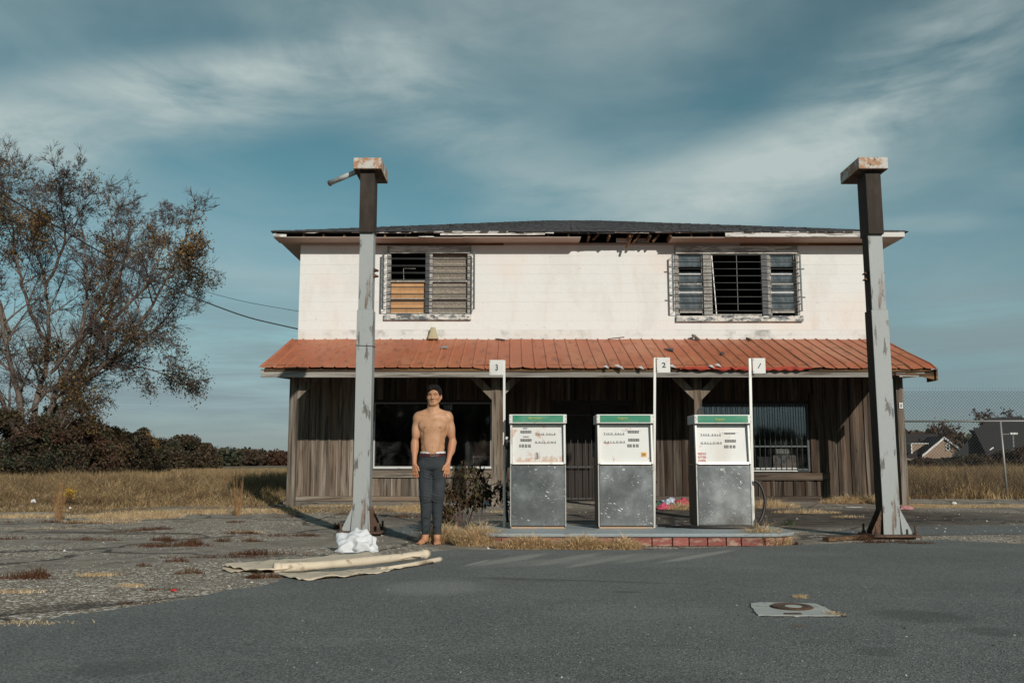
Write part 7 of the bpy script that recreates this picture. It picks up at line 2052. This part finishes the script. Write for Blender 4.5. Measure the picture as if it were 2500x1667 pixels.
smalltree(2300, 1024, 150, 75, 'thin pinkish bare tree above the roof of the brick house', 21, .45)
smalltree(2425, 1006, 125, 130, 'wide red leaved tree left of the big dark roof', 22, .8)
BG = 'brush behind the chain link fence'
for k, (px, w, top, Y, ms, lab) in enumerate([(2250, 110, 1118, 62, ['leafb', 'leafr'], 'low brown brush nearest the porch corner'), (2320, 90, 1118, 66, ['leafd', 'leafb'], 'dark shrub before the brick house'), (2385, 120, 1110, 60, ['leafb'], 'brown brush before the dark roofed house'),
                                     (2450, 120, 1098, 64, ['leafb', 'leafr', 'leafd'], 'tall brown brush behind the fence post'), (2510, 130, 1090, 62, ['leafb', 'leafr'], 'tall reddish brush at the right frame edge'), (2345, 60, 1112, 80, ['leafd'], 'round dark shrub by the white wall')]):
    bush('brush', px, 1150, w, top, Y, 4200, ms, lab, 'bush', BG, seed=40 + k)

# --- dead leafy bush between the man and the island
M['redstem'] = mat('crimson_stem', (.10, .022, .026), rough=.6)
M['wilt'] = mat('wilted_brown_leaf', (.055, .030, .014), [dict(s=9, c=(.12, .07, .02), lo=.5, hi=.65)], rough=.75, island=.6, trans=.2)
M['olive'] = mat('dull_olive_leaf', (.085, .085, .025), [dict(s=9, c=(.12, .08, .03), lo=.5, hi=.65)], rough=.7, island=.4, trans=.25)
pb = G(1130, 1305)
wb = thing('wilted_bush', 'wilted waist high bush with crimson stems between the man and the left pump', 'bush', tuple(pb))
def wp(px, py, dy=0): return at(px, py, pb.y + dy)
st = [[(1120, 1305), (1118, 1240), (1122, 1190), (1126, 1140)], [(1135, 1305), (1155, 1240), (1175, 1195), (1180, 1160)], [(1128, 1300), (1105, 1250), (1085, 1235), (1072, 1240)], [(1140, 1300), (1160, 1230), (1200, 1200), (1225, 1190)],
      [(1125, 1300), (1135, 1225), (1160, 1215), (1180, 1210)], [(1122, 1250), (1105, 1205), (1095, 1190)], [(1150, 1260), (1165, 1200), (1155, 1155), (1156, 1130)], [(1175, 1195), (1215, 1180), (1235, 1205), (1238, 1225)], [(1115, 1300), (1095, 1265), (1085, 1250)]]
mb = MB(); tipsb = []
for k, s_ in enumerate(st):
    P = sm([wp(a, b, .05 * math.sin(k * 2 + i)) for i, (a, b) in enumerate(s_)], 5)
    mb.tube(P, [.006 - .004 * i / len(P) for i in range(len(P))], 5)
    tipsb += [(p, i / len(P)) for i, p in enumerate(P) if i > len(P) * .3]
mb.build('stems', M['redstem'], wb, smooth=True)
def hang_leaves(n, mt, ln, seedp, prob=lambda t: True):
    V, F = [], []
    for i in range(n):
        p, t = rnd.choice(tipsb)
        p = p + Vector((rnd.gauss(0, .055), rnd.gauss(0, .06), rnd.gauss(0, .045)))
        a = U(0, 6.28); L_ = ln * U(.6, 1.35); dr = U(.2, 1.3)
        d = Vector((math.cos(a), math.sin(a), 0)); sd = Vector((-d.y, d.x, 0))
        tip = p + d * L_ * math.cos(dr) + Vector((0, 0, -L_ * math.sin(dr)))
        md = p.lerp(tip, .5) + Vector((0, 0, .010)); w = L_ * .20; b = len(V)
        V += [tuple(p), tuple(md + sd * w + Vector((0, 0, -.008))), tuple(tip), tuple(md - sd * w + Vector((0, 0, -.008)))]; F.append((b, b + 1, b + 2, b + 3))
    return V, F
for nm, n, mt, ln in (('wilted_leaves', 820, 'wilt', .082), ('olive_leaves', 300, 'olive', .085)):
    V, F = hang_leaves(n, mt, ln, 1); npmesh(nm, V, F, M[mt], parent=wb, kind='stuff', origin=tuple(pb))
# yellow flowering plant
M['petal'] = mat('golden_petals', (.42, .25, .015), rough=.7, island=.3)
c = G(168, 1236)
yp = thing('yellow_flower_plant', 'small bushy plant with golden yellow flowers at the field edge', 'plant', tuple(c))
mb = MB(); hd = []
for i in range(26):
    a = U(0, 6.28); r = U(.02, .17); h_ = U(.20, .36) - r * .4
    q = c + Vector((math.cos(a) * r, math.sin(a) * r, h_)); mb.tube([c, c.lerp(q, .6) + Vector((0, 0, .02)), q], [.003, .002, .0015], 3); hd.append(np.array(q))
mb.build('stems', M['stalk'], yp)
C = np.repeat(np.array(hd), 14, 0) + R.normal(0, .022, (len(hd) * 14, 3)); V, F = leafquads(C, .024); npmesh('blossom', V, F, M['petal'], parent=yp, kind='stuff', origin=tuple(c))
C = np.array([c.x, c.y, c.z + .12]) + R.normal(0, .05, (220, 3)); V, F = leafquads(C, .03); npmesh('leaves', V, F, M['leafo'], parent=yp, kind='stuff', origin=tuple(c))

# ------------------------------------------------------------------ cloths and litter
def lump(name, px, py, wm, dm, hm, mt, label, cat, seed=0, res=5, sharp=1.0, flat=.0, fold=False):
    c = G(px, py)
    bm = bmesh.new(); bmesh.ops.create_icosphere(bm, subdivisions=res, radius=1)
    for v in bm.verts:
        p = v.co.copy()
        n1 = mnoise.noise(p * 1.3 + Vector((seed, 0, 0))); q = p + Vector((mnoise.noise(p * 2 + Vector((0, seed, 0))), mnoise.noise(p * 2 + Vector((9, seed, 3))), 0)) * .35
        r1 = 1 - abs(mnoise.noise(q * 2.2 + Vector((seed, 5, 1)))) * 2; r2 = 1 - abs(mnoise.noise(q * 4.7 + Vector((seed, 2, 8)))) * 2
        r = .78 + .35 * n1 + sharp * (.20 * r1 + .09 * r2)
        if fold:  # long soft folds running down from two peaks, with a few sharp creases
            q2 = Vector((p.x * 1.5 + p.z * .9, p.y * 1.5, p.z * .8 - p.x * .5)) + Vector((mnoise.noise(p * 1.1 + Vector((seed, 0, 0))), mnoise.noise(p * 1.3), 0)) * .7
            r = .84 + .30 * n1 + .30 * (abs(mnoise.noise(q2 * 1.25)) ** .7) - .20 * max(0, 1 - abs(mnoise.noise(q2 * 1.9 + Vector((4, 4, 4)))) * 7) + .02 * r2
        v.co = Vector((p.x * r * wm / 2, p.y * r * dm / 2, max(0.0, (p.z + .30) * r) * hm / 1.25 * (1.0 + .2 * n1)))
        if p.z < -.25: v.co.z = .001 + .004 * (r1 + 1)
    if fold:
        bm.free(); bm = bmesh.new(); bmesh.ops.create_icosphere(bm, subdivisions=3, radius=1); rr2 = random.Random(11)
        for v in bm.verts:
            p = v.co.copy(); n1 = mnoise.noise(p * 1.2 + Vector((seed, 0, 0))); n2 = mnoise.noise(p * 2.6 + Vector((1, seed, 2)))
            r = .88 + .30 * n1 + .34 * n2 + rr2.uniform(-.15, .15)
            v.co = Vector((p.x * r * wm / 2, p.y * r * dm / 2, max(0.0, (p.z + .25) * r) * hm / 1.1))
            if p.z < -.2: v.co.z = .002; v.co.x *= 1.12; v.co.y *= 1.12
        cl_ = bm.edges.layers.float.new('crease_edge')
        for e in bm.edges: e[cl_] = .9 if rr2.random() < .5 else 0.0
    me = bpy.data.meshes.new(name); bm.to_mesh(me); bm.free(); me.materials.append(M[mt] if isinstance(mt, str) else mt)
    me.polygons.foreach_set('use_smooth', [True] * len(me.polygons))
    o = bpy.data.objects.new(name, me); COL.objects.link(o); o.location = c + Vector((0, 0, .002))
    if fold: sm_ = o.modifiers.new('soften', 'SUBSURF'); sm_.levels = sm_.render_levels = 2
    return setp(o, label, cat)
M['shirt'] = mat('white_cotton_sheet', (.62, .645, .66), rough=.85, spec=.2)
lump('white_shirt', 873, 1346, .47, .32, .205, 'shirt', 'crumpled white shirt heaped on the ground below the left steel column', 'shirt', seed=3.3, res=6, sharp=1.0, fold=True)
for k, (px, py, w, h_, col, lab) in enumerate([(1622, 1243, .34, .09, (.50, .06, .12), 'pink garment at the front left of the clothes heap'), (1637, 1236, .34, .14, (.33, .38, .45), 'pale patterned garment on top of the clothes heap'),
                                               (1662, 1236, .36, .13, (.30, .035, .05), 'dark red garment at the right of the clothes heap'), (1607, 1240, .2, .09, (.035, .08, .055), 'dark green garment at the left of the clothes heap'), (1648, 1240, .22, .10, (.12, .11, .12), 'grey black garment in the clothes heap')]):
    mk = mat('cloth_%d' % k, col, [dict(s=14, c=tuple(min(1, q * 2.2 + .05) for q in col), lo=.5, hi=.55, f=.5)], rough=.9)
    mk.name = ['pink_cloth', 'patterned_cloth', 'dark_red_cloth', 'dark_green_cloth', 'grey_cloth'][k]
    lump('garment', px, py, w, w * .8, h_, mk, lab, 'clothes', seed=k * 2.1 + 1, res=4)['group'] = 'discarded clothes in a heap by the plank wall'
M['pinkrag'] = mat('faded_pink_cloth', (.42, .20, .20), rough=.9)
lump('pink_rag', 2209, 1244, .26, .16, .06, 'pinkrag', 'faded pink rag at the foot of the right corner post', 'rag', seed=8, res=4)
M['litterw'] = mat('white_litter', (.62, .62, .60), rough=.7)
for k, (px, py, w, h_, lab, nm) in enumerate([(82, 1228, .13, .07, 'white scrap of paper in the dry grass at the left', 'paper_scrap'), (171, 1242, .06, .035, 'white pebble like scrap under the yellow flowers', 'paper_scrap'), (1930, 1236, .20, .05, 'white torn scrap beside the dry clump right of the pumps', 'paper_scrap'),
                                        (2085, 1239, .35, .012, 'flat pale plastic strip on the lot left of the right column', 'plastic_strip'), (2330, 1231, .10, .05, 'pale can at the edge of the long grass right', 'can'), (157, 1347, .03, .02, 'white stone on the bare paving', 'white_stone'), (1192, 1341, .03, .02, 'white chip before the grass at the island', 'white_stone')]):
    lump(nm, px, py, w, w * .6, h_, 'litterw', lab, 'litter', seed=k + .4, res=3)
M['redlit'] = mat('bright_red_litter', (.55, .02, .02), rough=.4)
lump('red_cap', 424, 1444, .045, .03, .02, 'redlit', 'small bright red scrap on the gravelly paving', 'litter', seed=2, res=3)
# tarp: two folded canvas sheets with rolled edges
M['canvas'] = mat('dirty_cream_canvas', (.64, .55, .42), [dict(s=3, c=(.50, .42, .31), lo=.48, hi=.7, f=.7, d=6), dict(s=8, c=(.26, .19, .12), lo=.56, hi=.66, f=.7, d=7)], rough=.9, bump=[(30, V1, .002)], coord='World', perobj=False, spec=.2)
c = G(760, 1385)
tarp = thing('canvas_tarp', 'long cream canvas tarp folded flat on the asphalt with a rolled front edge', 'tarp', tuple(c))
def ground_patch(name, A, Bp, n=60, m=8, z0=.012, amp=.010, th=.004, curlA=0, curlB=0, seed=0):
    """sheet between polyline A (front, px) and polyline B (back, px)"""
    def poly(Lp, t):
        L = [G(*p) for p in Lp]; f = t * (len(L) - 1); i = min(int(f), len(L) - 2); return L[i].lerp(L[i + 1], f - i)
    V, F = [], []
    for j in range(m + 1):
        for i in range(n + 1):
            a, b = poly(A, i / n), poly(Bp, i / n); p = a.lerp(b, j / m)
            z = z0 + amp * mnoise.noise(Vector((p.x * 4, p.y * 9, seed))) + amp * .9 * mnoise.noise(Vector((p.x * 11, p.y * 14, seed + 4)))
            if curlA and j == 0: z += curlA * max(0, mnoise.noise(Vector((p.x * 6, 0, seed))) + .1)
            if j == 0: z += .006 * math.sin(i * .9)
            V.append((p.x, p.y, max(.008, z + p.z)))
    for j in range(m):
        for i in range(n): b = j * (n + 1) + i; F.append((b, b + 1, b + n + 2, b + n + 1))
    o = npmesh(name, V, F, M['canvas'], parent=tarp, smooth=True, origin=tuple(c)); so = o.modifiers.new('thickness', 'SOLIDIFY'); so.thickness = th; so.offset = 1
    return o
ground_patch('lower_sheet', [(690, 1410), (720, 1417), (742, 1420), (850, 1413), (932, 1401), (960, 1394), (1000, 1388), (1060, 1378)], [(676, 1404), (720, 1403), (800, 1399), (880, 1392), (950, 1385), (1000, 1381), (1040, 1376), (1068, 1370)], z0=.016, curlA=.05, seed=2)
ground_patch('upper_sheet', [(548, 1389), (560, 1392), (590, 1396), (630, 1402), (680, 1400), (800, 1391), (920, 1378), (1030, 1367)], [(546, 1383), (600, 1379), (660, 1375), (740, 1369), (820, 1360), (900, 1354), (935, 1362), (1020, 1357)], z0=.030, amp=.013, curlA=.02, seed=5)
ground_patch('under_sheet', [(541, 1392), (565, 1400), (590, 1396), (640, 1398)], [(545, 1386), (570, 1388), (600, 1389), (640, 1392)], z0=.010, n=20, seed=7)
P = [G(677, 1398), G(760, 1393), G(850, 1385), G(950, 1374), G(1038, 1363)]
P = [p + Vector((0, 0, .040)) for p in P]; P2 = sm(P, 10)
MB().tube(P2, [.037 + .0025 * math.sin(i * .33) + .0012 * math.sin(i * 1.1) for i in range(len(P2))], 14).build('rolled_edge', M['canvas'], tarp, smooth=True)
for e, d in ((P2[0], (P2[1] - P2[0])), (P2[-1], (P2[-1] - P2[-2]))):
    d = d.normalized(); MB().tube([e - d * .03, e + d * .03], .044, 14).build('hem_band', M['canvas'], tarp, smooth=True)
P = [G(930, 1395) + Vector((0, 0, .022)), G(1000, 1386) + Vector((0, 0, .026)), G(1075, 1372) + Vector((0, 0, .026))]
MB().tube(sm(P, 8), [.014 + .0006 * i for i in range(17)], 10).build('rolled_corner', M['canvas'], tarp, smooth=True)
# manhole: concrete collar and rusty cover
M['collar'] = mat('pale_smooth_concrete', (.40, .42, .39), [dict(s=3, st=(1, 3, 1), c=(.50, .51, .46), lo=.45, hi=.7, f=.7, d=5), dict(s=14, c=(.14, .14, .13), lo=.58, hi=.68, f=.6, d=6)], rough=.85, coord='World', perobj=False)
ca = [(1833, 1476), (1860, 1473.5), (1930, 1475), (1992, 1477), (2018, 1488), (2045, 1502), (2052, 1507), (1900, 1506.5), (1852, 1505), (1842, 1496), (1836, 1486)]
PL = [G(*p) for p in ca]
cc = G(1933, 1486.5)
mh = thing('manhole', 'rusty round manhole cover set in a pale concrete collar in the asphalt', 'manhole', tuple(cc))
def refine(P, jag=.006):
    o = []
    for i, p in enumerate(P):
        q = P[(i + 1) % len(P)]; k = max(1, int((q - p).length / .03))
        for j in range(k): r = p.lerp(q, j / k); o.append((r.x + U(-jag, jag), r.y + U(-jag, jag)))
    return o
MB().prism(refine([cc + (p - cc) * 1.05 + Vector((.01, -.006, 0)) for p in PL], .022), -.01, .0085).build('broken_asphalt_edge', M['pebd'], mh)
MB().prism(refine(PL), -.01, .012).build('concrete_collar', M['collar'], mh)
rc_ = 51 / 2290 * cc.y
mb = MB(); ring_ = []
for k in range(72):
    a = 2 * math.pi * k / 72; r = rc_ * (1.0 if k % 2 else .965); ring_.append((cc.x + r * math.cos(a), cc.y + r * math.sin(a)))
MB().prism(ring_, .005, .017).build('frame_ring', M['rust'], mh)
MB().lathe([(rc_ * .93, .0175), (rc_ * .93, .022), (rc_ * .70, .022), (rc_ * .68, .0185)], (cc.x, cc.y, 0), 48).build('cover', M['rust'], mh)
MB().lathe([(rc_ * .40, .0186), (rc_ * .38, .0205), (rc_ * .02, .0205)], (cc.x + .01, cc.y, 0), 32).build('worn_centre', M['collar'], mh)
q = G(1936, 1503); MB().box(q.x - .05, q.x + .05, q.y - .02, q.y + .02, .0125, .016).build('dark_mark', M['rust'], mh)
for (p0, p1, w, lab) in [((2016, 1322), (2108, 1316), .05, 'short plank lying left of the right column base')]:
    a, b = G(*p0), G(*p1); setp(MB().bar(a + Vector((0, 0, .03)), b + Vector((0, 0, .03)), .09, .04).build('plank', M['rotten']), lab, 'plank')
setp(MB().tube(sm([G(2000, 1232) + Vector((0, 0, .05)), G(1990, 1236) + Vector((0, 0, .03)), G(1975, 1240) + Vector((0, 0, .02))], 4), .006, 4).build('fallen_twig', M['rotten']), 'thin fallen twig near the plank wall right of the pumps', 'twig')
